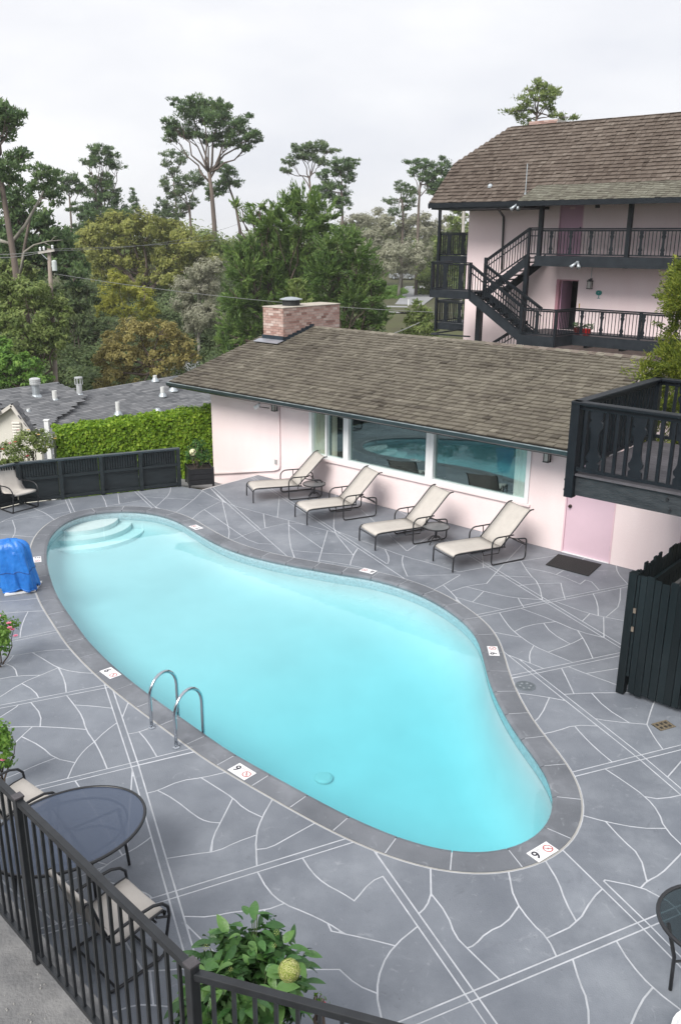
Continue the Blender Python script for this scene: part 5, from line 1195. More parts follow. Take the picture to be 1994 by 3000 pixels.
# mesh-topped round table by the railing
tb = thing('patio_table', (-2.5, 6.78, 0), 'large round patio table with dark see-through mesh top behind the railing', 'table')
c = Vector((-2.53, 6.76, 0)); TR = .63
def ell(r_, a): 
    x, y = r_ * 1.16 * math.cos(a), r_ * .92 * math.sin(a); return Vector((x * math.cos(.70) - y * math.sin(.70), x * math.sin(.70) + y * math.cos(.70), 0))
mm = bpy.data.materials.new('table_mesh'); mm.use_nodes = True; N, K = mm.node_tree.nodes, mm.node_tree.links
b = N['Principled BSDF']; b.inputs['Base Color'].default_value = (.075, .10, .155, 1); b.inputs['Roughness'].default_value = .3
tr = N.new('ShaderNodeBsdfTransparent'); mx = N.new('ShaderNodeMixShader'); mx.inputs[0].default_value = .70; K.new(tr.outputs[0], mx.inputs[1]); K.new(b.outputs[0], mx.inputs[2]); K.new(mx.outputs[0], N['Material Output'].inputs['Surface'])
mb = MB(); mb.prism([tuple((c + ell(TR - .01, 2 * PI * k / 56)).xy) for k in range(56)], .708, .714); mb.build('mesh_top', mm, tb)
mb = MB(); mb.tube([c + ell(TR, 2 * PI * k / 56) + Vector((0, 0, .71)) for k in range(56)], .016, 8, closed=True); mb.build('rim', M_tube, tb, smooth=True)
mb = MB(); mb.tube([c + ell(.48, 2 * PI * k / 40) + Vector((0, 0, .685)) for k in range(40)], .012, 6, closed=True); mb.build('support_ring', M_tube, tb, smooth=True)
lg = G(392, 2528); a0 = math.atan2(lg.y - c.y, lg.x - c.x)
for k in range(4):
    a = a0 + k * PI / 2; u_ = Vector((math.cos(a), math.sin(a), 0)); mb = MB(); mb.tube([c + u_ * .50 + Vector((0, 0, .69)), c + u_ * .52 + Vector((0, 0, .5)), c + u_ * .565 + Vector((0, 0, .005))], .016, 8); mb.build('leg', M_tube, tb, smooth=True)
    mb = MB(); mb.tube([c + u_ * .53 + Vector((0, 0, .42)), c + u_ * .30 + Vector((0, 0, .60)), c + u_ * .05 + Vector((0, 0, .66))], .011, 6); mb.build('brace', M_tube, tb, smooth=True)
    mb = MB(); mb.tube([c + Vector((0, 0, .69)), c + u_ * .5 + Vector((0, 0, .69))], .011, 6); mb.build('spoke', M_tube, tb)
# glass bistro table at the right edge
tb = thing('bistro_table', (3.06, 5.66, 0), 'small black round table with dark glass top at the right edge', 'table'); c = Vector((3.06, 5.66, 0)); TR = .42
mgl = bpy.data.materials.new('dark_glass_top'); mgl.use_nodes = True; N, K = mgl.node_tree.nodes, mgl.node_tree.links; N.clear()
oo = N.new('ShaderNodeOutputMaterial'); t_ = N.new('ShaderNodeBsdfTransparent'); t_.inputs['Color'].default_value = (.32, .40, .42, 1); g_ = N.new('ShaderNodeBsdfGlossy'); g_.inputs['Roughness'].default_value = .02; mx = N.new('ShaderNodeMixShader')
K.new(schlick(N, K, .05), mx.inputs[0]); K.new(t_.outputs[0], mx.inputs[1]); K.new(g_.outputs[0], mx.inputs[2]); K.new(mx.outputs[0], oo.inputs['Surface'])
mb = MB(); mb.lathe([(TR - .006, .700), (TR - .004, .708), (.01, .708)], c, 40); mb.build('glass_top', mgl, tb)
mb = MB(); mb.tube([c + Vector((TR * math.cos(2 * PI * k / 40), TR * math.sin(2 * PI * k / 40), .702)) for k in range(40)], .017, 8, closed=True); mb.build('rim', M_tube, tb, smooth=True)
lg = G(1967, 2900); a0 = math.atan2(lg.y - c.y, lg.x - c.x)
for k in range(3):
    a = a0 + k * 2 * PI / 3; u_ = Vector((math.cos(a), math.sin(a), 0)); mb = MB(); mb.tube([c + u_ * .36 + Vector((0, 0, .69)), c + u_ * .27 + Vector((0, 0, .35)), c + u_ * .26 + Vector((0, 0, .005))], .017, 8); mb.build('leg', M_tube, tb, smooth=True)
    mb = MB(); mb.tube([c + u_ * .27 + Vector((0, 0, .30)), c + Vector((0, 0, .32))], .011, 6); mb.build('stretcher', M_tube, tb)
# small table by the far-left chair
c = G(-12, 1478); tb = thing('bistro_table', (c.x, c.y, 0), 'dark round table beside the far chair at the left edge', 'table')
mb = MB(); mb.lathe([(.40, .69), (.41, .70), (.40, .71), (.01, .712)], c, 32); mb.build('glass_top', mgl, tb); mb = MB(); mb.tube([c + Vector((.41 * math.cos(2 * PI * k / 32), .41 * math.sin(2 * PI * k / 32), .70)) for k in range(32)], .015, 6, closed=True); mb.build('rim', M_tube, tb)
for k in range(3):
    a = .5 + k * 2 * PI / 3; u_ = Vector((math.cos(a), math.sin(a), 0)); mb = MB(); mb.tube([c + u_ * .3 + Vector((0, 0, .69)), c + u_ * .3 + Vector((0, 0, .005))], .015, 6); mb.build('leg', M_tube, tb)

# ---- pool ladder
ld = thing('pool_ladder', (-2.1, 9.6, 0), 'polished steel pool ladder with two hooped handrails', 'ladder')
for b0, (ex, ey) in ((G(445, 2132), (523, 2098)), (G(517, 2190), (596, 2152))):
    e = G(ex, ey, -.06); d = Vector((e.x - b0.x, e.y - b0.y, 0)); ln = d.length; d.normalize(); r_ = ln / 2; zt = .42
    pts = [b0 + Vector((0, 0, .004)), b0 + Vector((0, 0, zt * .6)), b0 + Vector((0, 0, zt))] + [b0 + d * (r_ - r_ * math.cos(R(a))) + Vector((0, 0, zt + r_ * 1.15 * math.sin(R(a)))) for a in range(15, 180, 15)] + [b0 + d * ln + Vector((0, 0, zt)), b0 + d * ln + Vector((0, 0, -.95))]
    mb = MB(); mb.tube(pts, .0215, 12); mb.build('handrail', M_steel, ld, smooth=True)
    mb = MB(); mb.lathe([(.045, .004), (.045, .012), (.03, .022), (.024, .04)], b0, 16); mb.build('escutcheon', M_steel, ld)
for z in (-.35, -.65):
    mb = MB(); a, b = G(523, 2098, -.06), G(596, 2152, -.06); mb.bar(Vector((a.x, a.y, z)), Vector((b.x, b.y, z)), .08, .025); mb.build('step', M_white, ld)
# ---- depth marker tiles
M_mtile = mat('marker_tile', (.78, .78, .80), .3, var=.03, scale=20); M_ink = mat('tile_ink', (.03, .03, .04), .5); M_red = mat('tile_red', (.42, .08, .07), .5); M_faint = mat('tile_grey_ink', (.4, .4, .42), .5)
def marker(quad, digit, label, up_sign=1):
    """quad: px corners of the tile; first->second edge runs along the tile's short side at the digit end"""
    P = [G(*q, .004) for q in quad]; c = sum(P, Vector()) / 4
    xd = ((P[2] - P[1]) + (P[3] - P[0])).normalized(); yd = Vector((-xd.y, xd.x, 0))
    t = thing('depth_marker', c, label, 'depth marker', 'depth marker tiles set in the coping'); t.rotation_euler = (0, 0, math.atan2(xd.y, xd.x))
    lx = (((P[2] - P[1]).length + (P[3] - P[0]).length) / 2); ly = ((P[1] - P[0]).length + (P[2] - P[3]).length) / 2; lx = min(max(lx, .26), .31); ly = min(max(ly, .145), .19)
    mb = MB(); mb.v = []; mb.box(-lx / 2, lx / 2, -ly / 2, ly / 2, .0012, .0052); me = mb.mesh('tile', M_mtile); link('tile', me, t)
    me = text_mesh(digit, .15, 'digit'); me.materials.append(M_ink); link('digit', me, t, (-lx * .30, 0, .0062))
    me = text_mesh('FT', .05, 'unit'); me.materials.append(M_faint); link('unit', me, t, (-lx * .06, .035, .0062))
    mb = MB(); n = 28; ro, ri = .055, .043; vs = []
    for k in range(n):
        a = 2 * PI * k / n; vs += [(lx * .27 + ro * math.cos(a), ro * math.sin(a), .0064), (lx * .27 + ri * math.cos(a), ri * math.sin(a), .0064)]
    mb.add(vs, [(2 * k, (2 * k + 2) % (2 * n), (2 * k + 3) % (2 * n), 2 * k + 1) for k in range(n)]); link('no_diving_ring', mb.mesh('no_diving_ring', M_red), t)
    mb = MB(); mb.add([(lx * .27 - .034, .026, .0068), (lx * .27 - .026, .034, .0068), (lx * .27 + .034, -.026, .0068), (lx * .27 + .026, -.034, .0068)], [(3, 2, 1, 0)]); link('slash', mb.mesh('slash', M_red), t)
    mb = MB(); mb.add([(lx * .27 - .02, -.012, .0066), (lx * .27 + .01, .012, .0066), (lx * .27 + .014, .007, .0066), (lx * .27 - .015, -.017, .0066)], [(3, 2, 1, 0)]); link('diver_figure', mb.mesh('diver_figure', M_ink), t)
def rp(reg, pts):
    ox, oy = {0: (0, 950), 1: (0, 1500), 2: (994, 1500), 4: (994, 2200)}[reg]; return [(ox + x / S, oy + y / S) for x, y in pts]
marker([(669, 2257), (700, 2235), (749, 2263), (718, 2290)], '9', 'white depth tile reading 9 beside the ladder, on the near left coping')
marker(rp(1, [(465, 735), (502, 710), (552, 745), (515, 772)]), '6', 'white depth tile reading 6 on the left coping before the ladder')
marker(rp(4, [(910, 515), (862, 470), (950, 415), (1003, 460)]), '9', 'white depth tile reading 9 at the near right end of the pool')
marker(rp(2, [(735, 665), (690, 665), (675, 615), (722, 612)]), '9', 'white depth tile on the right coping near the round drain cover')
marker(rp(2, [(172, 270), (152, 287), (90, 270), (113, 258)]), '6', 'white depth tile on the far coping in front of the third chaise')
marker(rp(0, [(932, 936), (903, 947), (868, 930), (900, 920)]), '3', 'white depth tile on the far coping near the shallow steps')
marker(rp(1, [(155, 205), (188, 203), (190, 232), (158, 234)]), '3', 'white depth tile beside the blue covered pool lift')
# ---- drains
dc = thing('skimmer_lid', G(1538, 2010), 'round grey plastic skimmer lid set in the deck', 'drain cover'); c = G(1538, 2010)
mb = MB(); mb.lathe([(.145, .0005), (.145, .006), (.128, .007), (.128, .004)], c, 32); mb.build('rim', mat('lid_rim', (.13, .15, .17), .5), dc); mb = MB(); mb.lathe([(.124, .001), (.124, .0055), (.01, .0065)], c, 32); mb.build('lid', mat('lid_plastic', (.10, .12, .135), .5, var=.3, scale=25), dc)
for k in range(6):
    a = k * PI / 3; mb = MB(); q = c + Vector((.075 * math.cos(a), .075 * math.sin(a), 0)); mb.lathe([(.018, .006), (.018, .009), (.003, .009)], q, 10); mb.build('screw', mat('lid_screw', (.22, .24, .26), .4), dc)
c = G(1942, 2126); dg = thing('floor_drain', c, 'small brass floor drain grate beside the dark board fence', 'drain cover', rz=R(24))
M_brass = mat('dull_brass', (.24, .20, .14), .5, metal=.4, var=.3, scale=30)
M4 = pmatrix(dg)
mb = MB(); mb.box(-.13, .13, -.085, .085, .0005, .004, fn=lambda x, y, z: M4 @ Vector((x, y, z))); mb.build('frame', mat('drain_dark', (.03, .028, .025), .8), dg)
for i in range(4):
    mb = MB(); x = -.105 + i * .07; mb.box(x - .012, x + .012, -.08, .08, .0042, .009, fn=lambda x, y, z: M4 @ Vector((x, y, z))); mb.build('bar', M_brass, dg)
for y in (-.075, -.0, .075):
    mb = MB(); mb.box(-.125, .125, y - .012, y + .012, .0045, .0095, fn=lambda x, y, z: M4 @ Vector((x, y, z))); mb.build('bar', M_brass, dg)
# ---- blue covered pool lift on its white base
c = G(52, 1737); c = Vector((c.x, c.y + .12, 0)); lift = thing('pool_lift', c, 'pool lift under a crumpled bright blue cover on a white base plate', 'pool lift')
mb = MB(); p = [G(14, 1748), G(105, 1734), G(105, 1734) + Vector((-.02, .42, 0)), G(14, 1748) + Vector((-.02, .42, 0))]; mb.hexa([q + Vector((0, 0, .003)) for q in p] + [q + Vector((0, 0, .045)) for q in p]); mb.build('base_plate', M_white, lift, fix=True, bevel=.006)
nr, na = 34, 120; vs = []; rr_ = random.Random(4); ph_ = [rr_.uniform(0, 6.3) for _ in range(8)]
prof = [(0, 1.0, .9), (.05, 1.03, .96), (.12, 1.02, .98), (.3, .99, .97), (.5, .96, .92), (.65, .94, .88), (.78, .92, .82), (.88, .86, .80), (.95, .74, .66), (.99, .58, .48), (1.02, .24, .2), (1.025, .02, .02)]
zs = [p_[0] for p_ in prof]
for i in range(nr + 1):
    t = i / nr * 1.025; sx = np.interp(t, zs, [p_[1] for p_ in prof]); sy = np.interp(t, zs, [p_[2] for p_ in prof])
    for k in range(na):
        a = 2 * PI * k / na
        fold = 1 + (.11 * (1 - 2 * abs(math.sin(2.5 * a + ph_[0] + .9 * t))) + .07 * (1 - 2 * abs(math.sin(4.5 * a + ph_[1] - 1.6 * t))) + .03 * math.sin(15 * a + ph_[2] + 5 * t) + .02 * math.sin(23 * a + 9 * t)) * (1.05 - .62 * t)
        fold += .03 * math.sin(8 * t + 3 * a + ph_[3])
        bl_ = 1 / max(abs(math.cos(a)) ** 2.6 + abs(math.sin(a)) ** 2.6, 1e-6) ** (1 / 2.6)
        x = .315 * sx * fold * bl_ * math.cos(a) - .07 * t; y = .24 * sy * fold * bl_ * math.sin(a)
        z = .05 + .90 * t + (.025 * math.sin(4 * a + ph_[4]) + .015 * math.sin(9 * a)) * (1 - t) + .012 * math.sin(7 * a + 6 * t)
        if t > .8: z += .03 * math.sin(2 * a + .5) * (1.02 - t) * 4
        vs.append((c.x + x, c.y + y, z))
mb = MB(); mb.add(vs, [(i * na + k, i * na + (k + 1) % na, (i + 1) * na + (k + 1) % na, (i + 1) * na + k) for i in range(nr) for k in range(na)] + [tuple(nr * na + k for k in range(na))])
mb.build('cover', mat('blue_vinyl_cover', (.012, .14, .50), .38, color2=(.022, .19, .60), scale=4, bump=1.0, bscale=11), lift, smooth=True)
hem = MB()
for z_, sc__ in ((.075, 1.02), (.40, .975)):
    pts = []
    for k in range(na):
        i_ = min(nr, max(0, int((z_ - .05) / .90 / 1.025 * nr + .5))); v_ = Vector(vs[i_ * na + k]); pts.append(Vector((c.x, c.y, v_.z)) + (v_ - Vector((c.x, c.y, v_.z))) * 1.012)
    if z_ < .1: hem.tube(pts, .009, 5, closed=True)
    else: strap = MB(); strap.tube(pts, .007, 5, closed=True); strap.build('strap', mat('navy_strap', (.008, .05, .22), .5), lift, smooth=True)
hem.build('hem', mat('blue_vinyl_cover', (.012, .14, .50)), lift, smooth=True)
# ---- white planter corner at the lower right edge
c = G(2075, 3050, .3); wp = thing('white_planter', (c.x, c.y, 0), 'white planter just entering the picture at the lower right corner', 'planter')
mb = MB(); mb.lathe([(.20, .002), (.25, .30), (.27, .30), (.27, .335), (.24, .335), (.23, .27)], (c.x, c.y, 0), 28); mb.build('bowl', M_white, wp, smooth=False)
mb = MB(); mb.lathe([(.225, .255), (.22, .268), (.01, .275)], (c.x, c.y, 0), 20); mb.build('soil', mat('potting_soil', (.03, .022, .016), .95, bump=.6), wp)
# ================================================================== VEGETATION
def rand_dirs(n, rng):
    d = rng.normal(size=(n, 3)); return d / np.linalg.norm(d, axis=1)[:, None]
def leaf_object(name, C, A, B, tint, m, parent):
    """one mesh of rhombic leaves: centres C, half-axes A (long) and B (short)"""
    n = len(C)
    if n == 0: return None
    V_ = np.empty((n, 4, 3), np.float32); V_[:, 0] = C - A; V_[:, 1] = C + B - A * .1; V_[:, 2] = C + A; V_[:, 3] = C - B - A * .1
    if parent is not None:
        inv = np.array(pmatrix(parent).inverted()); V_ = V_ @ inv[:3, :3].T.astype(np.float32) + inv[:3, 3].astype(np.float32)
    me = bpy.data.meshes.new(name); me.vertices.add(n * 4); me.vertices.foreach_set('co', V_.reshape(-1))
    me.loops.add(n * 4); me.loops.foreach_set('vertex_index', np.arange(n * 4, dtype=np.int32))
    me.polygons.add(n); me.polygons.foreach_set('loop_start', np.arange(0, n * 4, 4, dtype=np.int32)); me.polygons.foreach_set('loop_total', np.full(n, 4, np.int32))
    at = me.attributes.new('tint', 'FLOAT', 'FACE'); at.data.foreach_set('value', np.clip(tint, .01, .99).astype(np.float32))
    me.materials.append(m); me.update(calc_edges=True)
    return link(name, me, parent)
def leaves_in_blobs(blobs, leaf, cover, rng, style, clump=.32, aspect=.42):
    """blobs: (centre, rx, ry, rz). Each blob is a cluster of leaf clumps with air between them; cover = leaf area over outline area."""
    Cs, As, Bs, Ts = [], [], [], []
    up = np.array([0, 0, 1.0])
    for c, rx, ry, rz in blobs:
        c = np.array(c); rad = np.array([rx, ry, rz]); size = (rx * ry * rz) ** (1 / 3)
        n = max(40, int(cover * PI * max(rx, ry) * max(rz, .5 * rx) / (2 * leaf * leaf * aspect)))
        cr = max(size * clump, leaf * 2.0); nc = max(5, int(1.9 * (size / cr) ** 2.4))
        cd = rand_dirs(nc, rng); rr = rng.uniform(.2, 1, nc) ** .45; cc = c + cd * rad * rr[:, None] * (1 - .45 * clump)
        ci = rng.integers(0, nc, n); csz = cr * rng.uniform(.6, 1.35, nc)
        d = rand_dirs(n, rng); r_ = rng.uniform(0, 1, n) ** .42
        off = d * r_[:, None]
        cout = cd + np.array([0, 0, .35]); cout /= np.linalg.norm(cout, axis=1)[:, None]
        if style == 'frond':                      # plumes stretched outwards and up
            al = (off * cout[ci]).sum(1); off = off * .55 + cout[ci] * (al * 1.25)[:, None]
        elif style == 'pine': off = off * np.array([1.05, 1.05, .62])
        else: off = off * np.array([1, 1, .78])
        P = cc[ci] + off * csz[ci][:, None]
        rnd = rand_dirs(n, rng)
        if style == 'pine': ld = rnd * .9 + d * .6 + up * .5
        elif style == 'frond': ld = cout[ci] * 1.0 + rnd * .55 + up * .15
        else: ld = rnd + d * .25
        ld /= np.linalg.norm(ld, axis=1)[:, None]
        out_ = (P - c) / rad; out_ /= (np.linalg.norm(out_, axis=1)[:, None] + 1e-6); nr_ = rand_dirs(n, rng) * .62 + out_ * .85 + d * .25 + up * .45
        if style == 'broad': ld = np.cross(nr_, rnd); ld /= (np.linalg.norm(ld, axis=1)[:, None] + 1e-6)
        sd = np.cross(ld, nr_); sd /= (np.linalg.norm(sd, axis=1)[:, None] + 1e-6)
        s = leaf * rng.uniform(.6, 1.35, n)
        Cs.append(P); As.append(ld * s[:, None]); Bs.append(sd * (s * aspect)[:, None]); Ts.append(rng.normal(.5, .17, n) + rng.normal(0, .13, nc)[ci])
    global NLEAF; NLEAF += sum(len(x) for x in Cs)
    return np.concatenate(Cs), np.concatenate(As), np.concatenate(Bs), np.concatenate(Ts)
NLEAF = 0
GREENS = {
 'pine':   [(0.034, 0.070, 0.034), (0.080, 0.146, 0.058), (0.137, 0.219, 0.080), (0.211, 0.296, 0.114)],
 'pine_b': [(0.046, 0.078, 0.043), (0.098, 0.156, 0.073), (0.160, 0.229, 0.101), (0.233, 0.301, 0.137)],
 'cypress':[(0.046, 0.094, 0.028), (0.106, 0.190, 0.046), (0.172, 0.272, 0.066), (0.262, 0.360, 0.098)],
 'cyp_lt': [(0.041, 0.090, 0.025), (0.092, 0.172, 0.041), (0.149, 0.236, 0.062), (0.218, 0.299, 0.092)],
 'olive': [(0.118, 0.140, 0.036), (0.224, 0.252, 0.063), (0.325, 0.342, 0.092), (0.420, 0.426, 0.129)],
 'yellow': [(0.200, 0.221, 0.036), (0.336, 0.357, 0.053), (0.441, 0.446, 0.079), (0.525, 0.514, 0.126)],
 'gold': [(0.162, 0.143, 0.049), (0.281, 0.246, 0.084), (0.378, 0.329, 0.119), (0.464, 0.416, 0.173)],
 'grey':   [(0.185, 0.197, 0.131), (0.308, 0.316, 0.223), (0.408, 0.408, 0.308), (0.524, 0.516, 0.417)],
 'oakgrn': [(0.071, 0.113, 0.034), (0.155, 0.218, 0.060), (0.236, 0.301, 0.092), (0.328, 0.385, 0.138)],
 'bright': [(0.052, 0.121, 0.024), (0.121, 0.250, 0.043), (0.193, 0.346, 0.062), (0.282, 0.427, 0.096)],
 'shade': [(0.048, 0.079, 0.036), (0.098, 0.146, 0.060), (0.146, 0.199, 0.079), (0.204, 0.252, 0.102)],
 'ivy': [(0.065, 0.150, 0.012), (0.150, 0.280, 0.020), (0.240, 0.380, 0.030), (0.350, 0.480, 0.050)],
 'thuja':  [(0.044, 0.076, 0.015), (0.113, 0.158, 0.025), (0.216, 0.260, 0.037), (0.366, 0.380, 0.063)],
 'hydr':   [(0.025, 0.069, 0.019), (0.047, 0.124, 0.032), (0.079, 0.179, 0.047), (0.116, 0.231, 0.063)],
}
def leafmat(k): return tintmat('foliage_' + k, GREENS[k], .55, transl=.42, patch=.2, pscale=.55 if k not in ('ivy', 'thuja') else 1.2)
M_bark = mat('bark', (.065, .048, .038), .95, color2=(.15, .115, .095), scale=2.5, bump=.6, bscale=8, stretch=(1, 1, .3))
M_barkp = mat('pine_bark', (.085, .068, .058), .95, color2=(.18, .145, .125), scale=1.6, bump=.6, bscale=6, stretch=(1, 1, .3))
M_barkg = mat('lichen_bark', (.16, .15, .125), .95, color2=(.30, .285, .25), scale=3, bump=.5, bscale=8)
def limb(mb, pts, r0, r1, n=7):
    m_ = len(pts); mb.tube(pts, [r0 + (r1 - r0) * i / (m_ - 1) for i in range(m_)], n)
def wob(a, b, k, amt, rng):
    a, b = Vector(a), Vector(b); ln = (b - a).length; out = []
    for i in range(k + 1):
        t = i / k; p = a.lerp(b, t); s = amt * ln * math.sin(PI * t) 
        out.append(p + Vector(rng.normal(0, s, 3).tolist()) * .5)
    return out
def tree(name, label, Y, trunk, blobs, leaf, density, kind, style='broad', trunk_r=.3, bark=None, cat='tree', group=None, seed=0, depth=.85, branches=True, clump=.32, aspect=.42, twigs=0, base_z=None, limbs_from=.35):
    """trunk: pixel polyline from foot to fork; blobs: (px, py, rx, ry[, dY]) in photograph pixels at distance Y"""
    rng = np.random.default_rng(1000 + seed)
    foot = D(trunk[0][0], trunk[0][1], Y); gz = float(terrain_z(foot.x, foot.y)) if base_z is None else base_z
    t = thing(name, (foot.x, foot.y, gz), label, cat, group)
    tp = [D(x, y, Y) for x, y in trunk]
    if tp[0].z > gz: tp = [Vector((tp[0].x, tp[0].y, gz - .1))] + tp
    k = depth_of(tp[-1]) / FPX
    bl_ = []
    for b in blobs:
        dY = b[4] if len(b) > 4 else float(rng.uniform(-.5, .5) * b[2] * k)
        c = D(b[0], b[1], Y + dY); bl_.append(((c.x, c.y, c.z), b[2] * k, b[2] * k * depth, b[3] * k))
    mb = MB(); limb(mb, tp, trunk_r * .85, trunk_r * .45, 9); mb.build('trunk', bark or M_bark, t, smooth=True)
    if branches:
        mb = MB(); 
        for i, b in enumerate(bl_):
            st = tp[-1] if i % 2 == 0 else tp[-2].lerp(tp[-1], float(rng.uniform(limbs_from, 1)))
            e = Vector(b[0]); pts = wob(st, e, 5, .10, rng); limb(mb, pts, trunk_r * .34, trunk_r * .08, 6)
            for q in range(3 + twigs):
                d = rand_dirs(1, rng)[0] * np.array([b[1], b[2], b[3]]) * .85; a = pts[3].lerp(e, float(rng.uniform(0, .8)))
                limb(mb, wob(a, e + Vector(d.tolist()), 4, .08, rng), trunk_r * .12, trunk_r * .025, 5)
        mb.build('limbs', bark or M_bark, t, smooth=True)
    gr = {'pine': 1.03, 'broad': 1.06, 'frond': 1.04}[style]; bl_ = [(b[0], b[1] * gr, b[2] * gr, b[3] * gr) for b in bl_]
    if style == 'pine':                          # ragged smaller tufts round every bough
        for b in list(bl_):
            for _ in range(2):
                o_ = rand_dirs(1, rng)[0] * np.array([b[1], b[2], b[3]]) * 1.02; f_ = rng.uniform(.28, .48); bl_.append(((b[0][0] + o_[0], b[0][1] + o_[1], b[0][2] + o_[2]), b[1] * f_, b[2] * f_, b[3] * f_))
    C, A, B, T_ = leaves_in_blobs(bl_, leaf * 1.18, density * 1.45, rng, style, clump, aspect)
    leaf_object('crown', C, A, B, T_, leafmat(kind), t)
    return t
PINES = 'pines standing against the sky'
def pine(label, Y, trunk, blobs, seed, leaf=.15, density=2.6, kind='pine', r=.27, clump=.36, **kw):
    return tree('pine_tree', label, Y, trunk, blobs, leaf, density, kind, 'pine', r, M_barkp, 'tree', PINES, seed, clump=clump, aspect=.30, **kw)
# --- skyline pines
pine('tallest umbrella-crowned pine with a forked bare trunk, left of centre', 99, [(632, 760), (628, 660), (620, 560), (612, 505)],
     [(560, 322, 58, 36), (630, 345, 62, 42), (505, 366, 38, 26), (545, 385, 42, 24), (690, 365, 48, 34), (735, 395, 34, 30), (610, 400, 52, 26), (672, 410, 44, 24), (725, 435, 22, 16), (500, 402, 26, 14), (585, 300, 40, 22), (650, 312, 36, 20)], 1, r=.40, twigs=4)
pine('slim dark pine close beside the tallest one, right of its trunk', 107, [(706, 760), (702, 670), (690, 600), (668, 540)], [(665, 500, 34, 22), (655, 530, 30, 24), (690, 535, 24, 16), (640, 560, 22, 20), (612, 560, 16, 30)], 2, r=.25)
pine('open pine with several thin trunks behind the tallest one, on its left', 117, [(562, 760), (560, 680), (555, 600)], [(575, 520, 34, 24), (540, 540, 40, 28), (505, 560, 34, 34), (480, 600, 28, 30), (520, 610, 34, 34), (560, 590, 26, 20), (500, 650, 40, 30), (470, 640, 22, 26)], 3, kind='pine_b', density=1.9)
pine('thin ragged pine top reaching up left of the tallest pine', 128, [(520, 720), (516, 600), (508, 520)], [(500, 450, 30, 12), (530, 470, 26, 14), (485, 480, 22, 12), (510, 500, 28, 12), (480, 525, 16, 8), (540, 455, 18, 10)], 4, kind='pine_b', density=1.8, r=.2)
pine('tall pine cropped by the left edge with a thick bare trunk', 56, [(48, 800), (42, 760), (22, 640), (6, 540), (-10, 470)], [(20, 330, 58, 34), (-20, 365, 60, 36), (40, 350, 36, 26), (-10, 320, 44, 26), (10, 400, 34, 18), (70, 455, 36, 18), (20, 480, 60, 40), (-25, 520, 50, 50)], 5, r=.28, leaf=.13, density=2.6)
tree('cypress_tree', 'dark broad cypress mass behind the tall left pine', 66, [(70, 860), (70, 760)], [(20, 560, 60, 60), (75, 620, 60, 55), (20, 660, 70, 60), (120, 680, 60, 46), (180, 700, 46, 36), (60, 720, 90, 50), (130, 640, 36, 36), (30, 500, 44, 36), (170, 740, 60, 50), (110, 780, 80, 50), (20, 790, 70, 50), (215, 790, 60, 60)], .16, 2.6, 'pine', 'pine', .4, cat='tree', seed=6)
pine('leaning pine branch crown left of the small lone pine', 62, [(60, 790), (88, 640), (118, 580)], [(125, 505, 40, 22), (150, 525, 34, 20), (110, 540, 36, 26), (155, 560, 34, 26), (165, 590, 22, 16)], 7, r=.15, leaf=.13)
pine('small lone pine with a thin crooked trunk near the left', 112, [(212, 740), (210, 660), (204, 575)], [(200, 520, 36, 20), (215, 545, 38, 20), (185, 550, 26, 18), (235, 560, 20, 14)], 8, r=.22)
pine('conical dark pine with a lighter open top, left of centre', 110, [(300, 800), (298, 700)], [(290, 435, 36, 16), (325, 445, 26, 16), (262, 470, 30, 16), (300, 470, 40, 20), (340, 485, 26, 12), (300, 530, 44, 36), (275, 580, 48, 36), (325, 570, 40, 36), (250, 625, 40, 34), (300, 640, 66, 42), (345, 620, 36, 34), (240, 670, 30, 24), (360, 660, 44, 34)], 9, density=2.6, r=.35)
pine('small pointed fir tip beside the yellow-green tree', 122, [(392, 760), (392, 640)], [(391, 565, 8, 16), (391, 590, 16, 14), (393, 615, 26, 14), (393, 640, 36, 18), (400, 670, 46, 22)], 10, kind='pine', leaf=.12, r=.12)
pine('flat-topped open pine behind the big cypress, right of centre', 122, [(915, 720), (915, 600), (905, 520)], [(880, 435, 40, 14), (925, 425, 42, 14), (960, 440, 30, 12), (850, 470, 30, 16), (835, 500, 20, 14), (900, 455, 50, 14), (945, 475, 30, 12)], 11, kind='pine_b', density=1.9, twigs=5)
pine('dense dark pine to the right of the flat-topped open pine', 112, [(1003, 760), (1003, 640), (1000, 560)], [(1000, 480, 44, 24), (970, 510, 36, 24), (1020, 520, 26, 22), (985, 560, 44, 34), (1005, 600, 30, 30), (950, 560, 30, 40)], 12, density=2.6)
pine('twin-stemmed pine left of the motel roof', 117, [(1222, 720), (1226, 600), (1230, 540)], [(1235, 480, 40, 16), (1210, 500, 20, 14), (1262, 500, 30, 24), (1300, 490, 34, 26), (1270, 545, 32, 34), (1240, 520, 26, 14), (1300, 540, 30, 34)], 13, density=2.5)
pine('shorter open pine beside the twin-stemmed pine', 128, [(1178, 720), (1180, 620), (1176, 580)], [(1170, 545, 24, 18), (1190, 570, 30, 24), (1150, 590, 24, 12), (1200, 600, 26, 16), (1160, 620, 30, 14), (1205, 555, 18, 14)], 14, kind='pine_b', density=1.9)
pine('pale open pine rising behind the motel roof ridge', 70, [(1568, 520), (1566, 380), (1572, 330)], [(1580, 245, 30, 16), (1600, 265, 36, 20), (1555, 262, 26, 14), (1535, 290, 30, 20), (1580, 285, 40, 20), (1625, 280, 26, 16), (1500, 325, 34, 8), (1530, 345, 34, 18), (1545, 320, 26, 16), (1625, 335, 22, 10), (1660, 345, 26, 6), (1600, 310, 22, 12)], 15, kind='oakgrn', density=1.3, leaf=.12, r=.17, twigs=4)
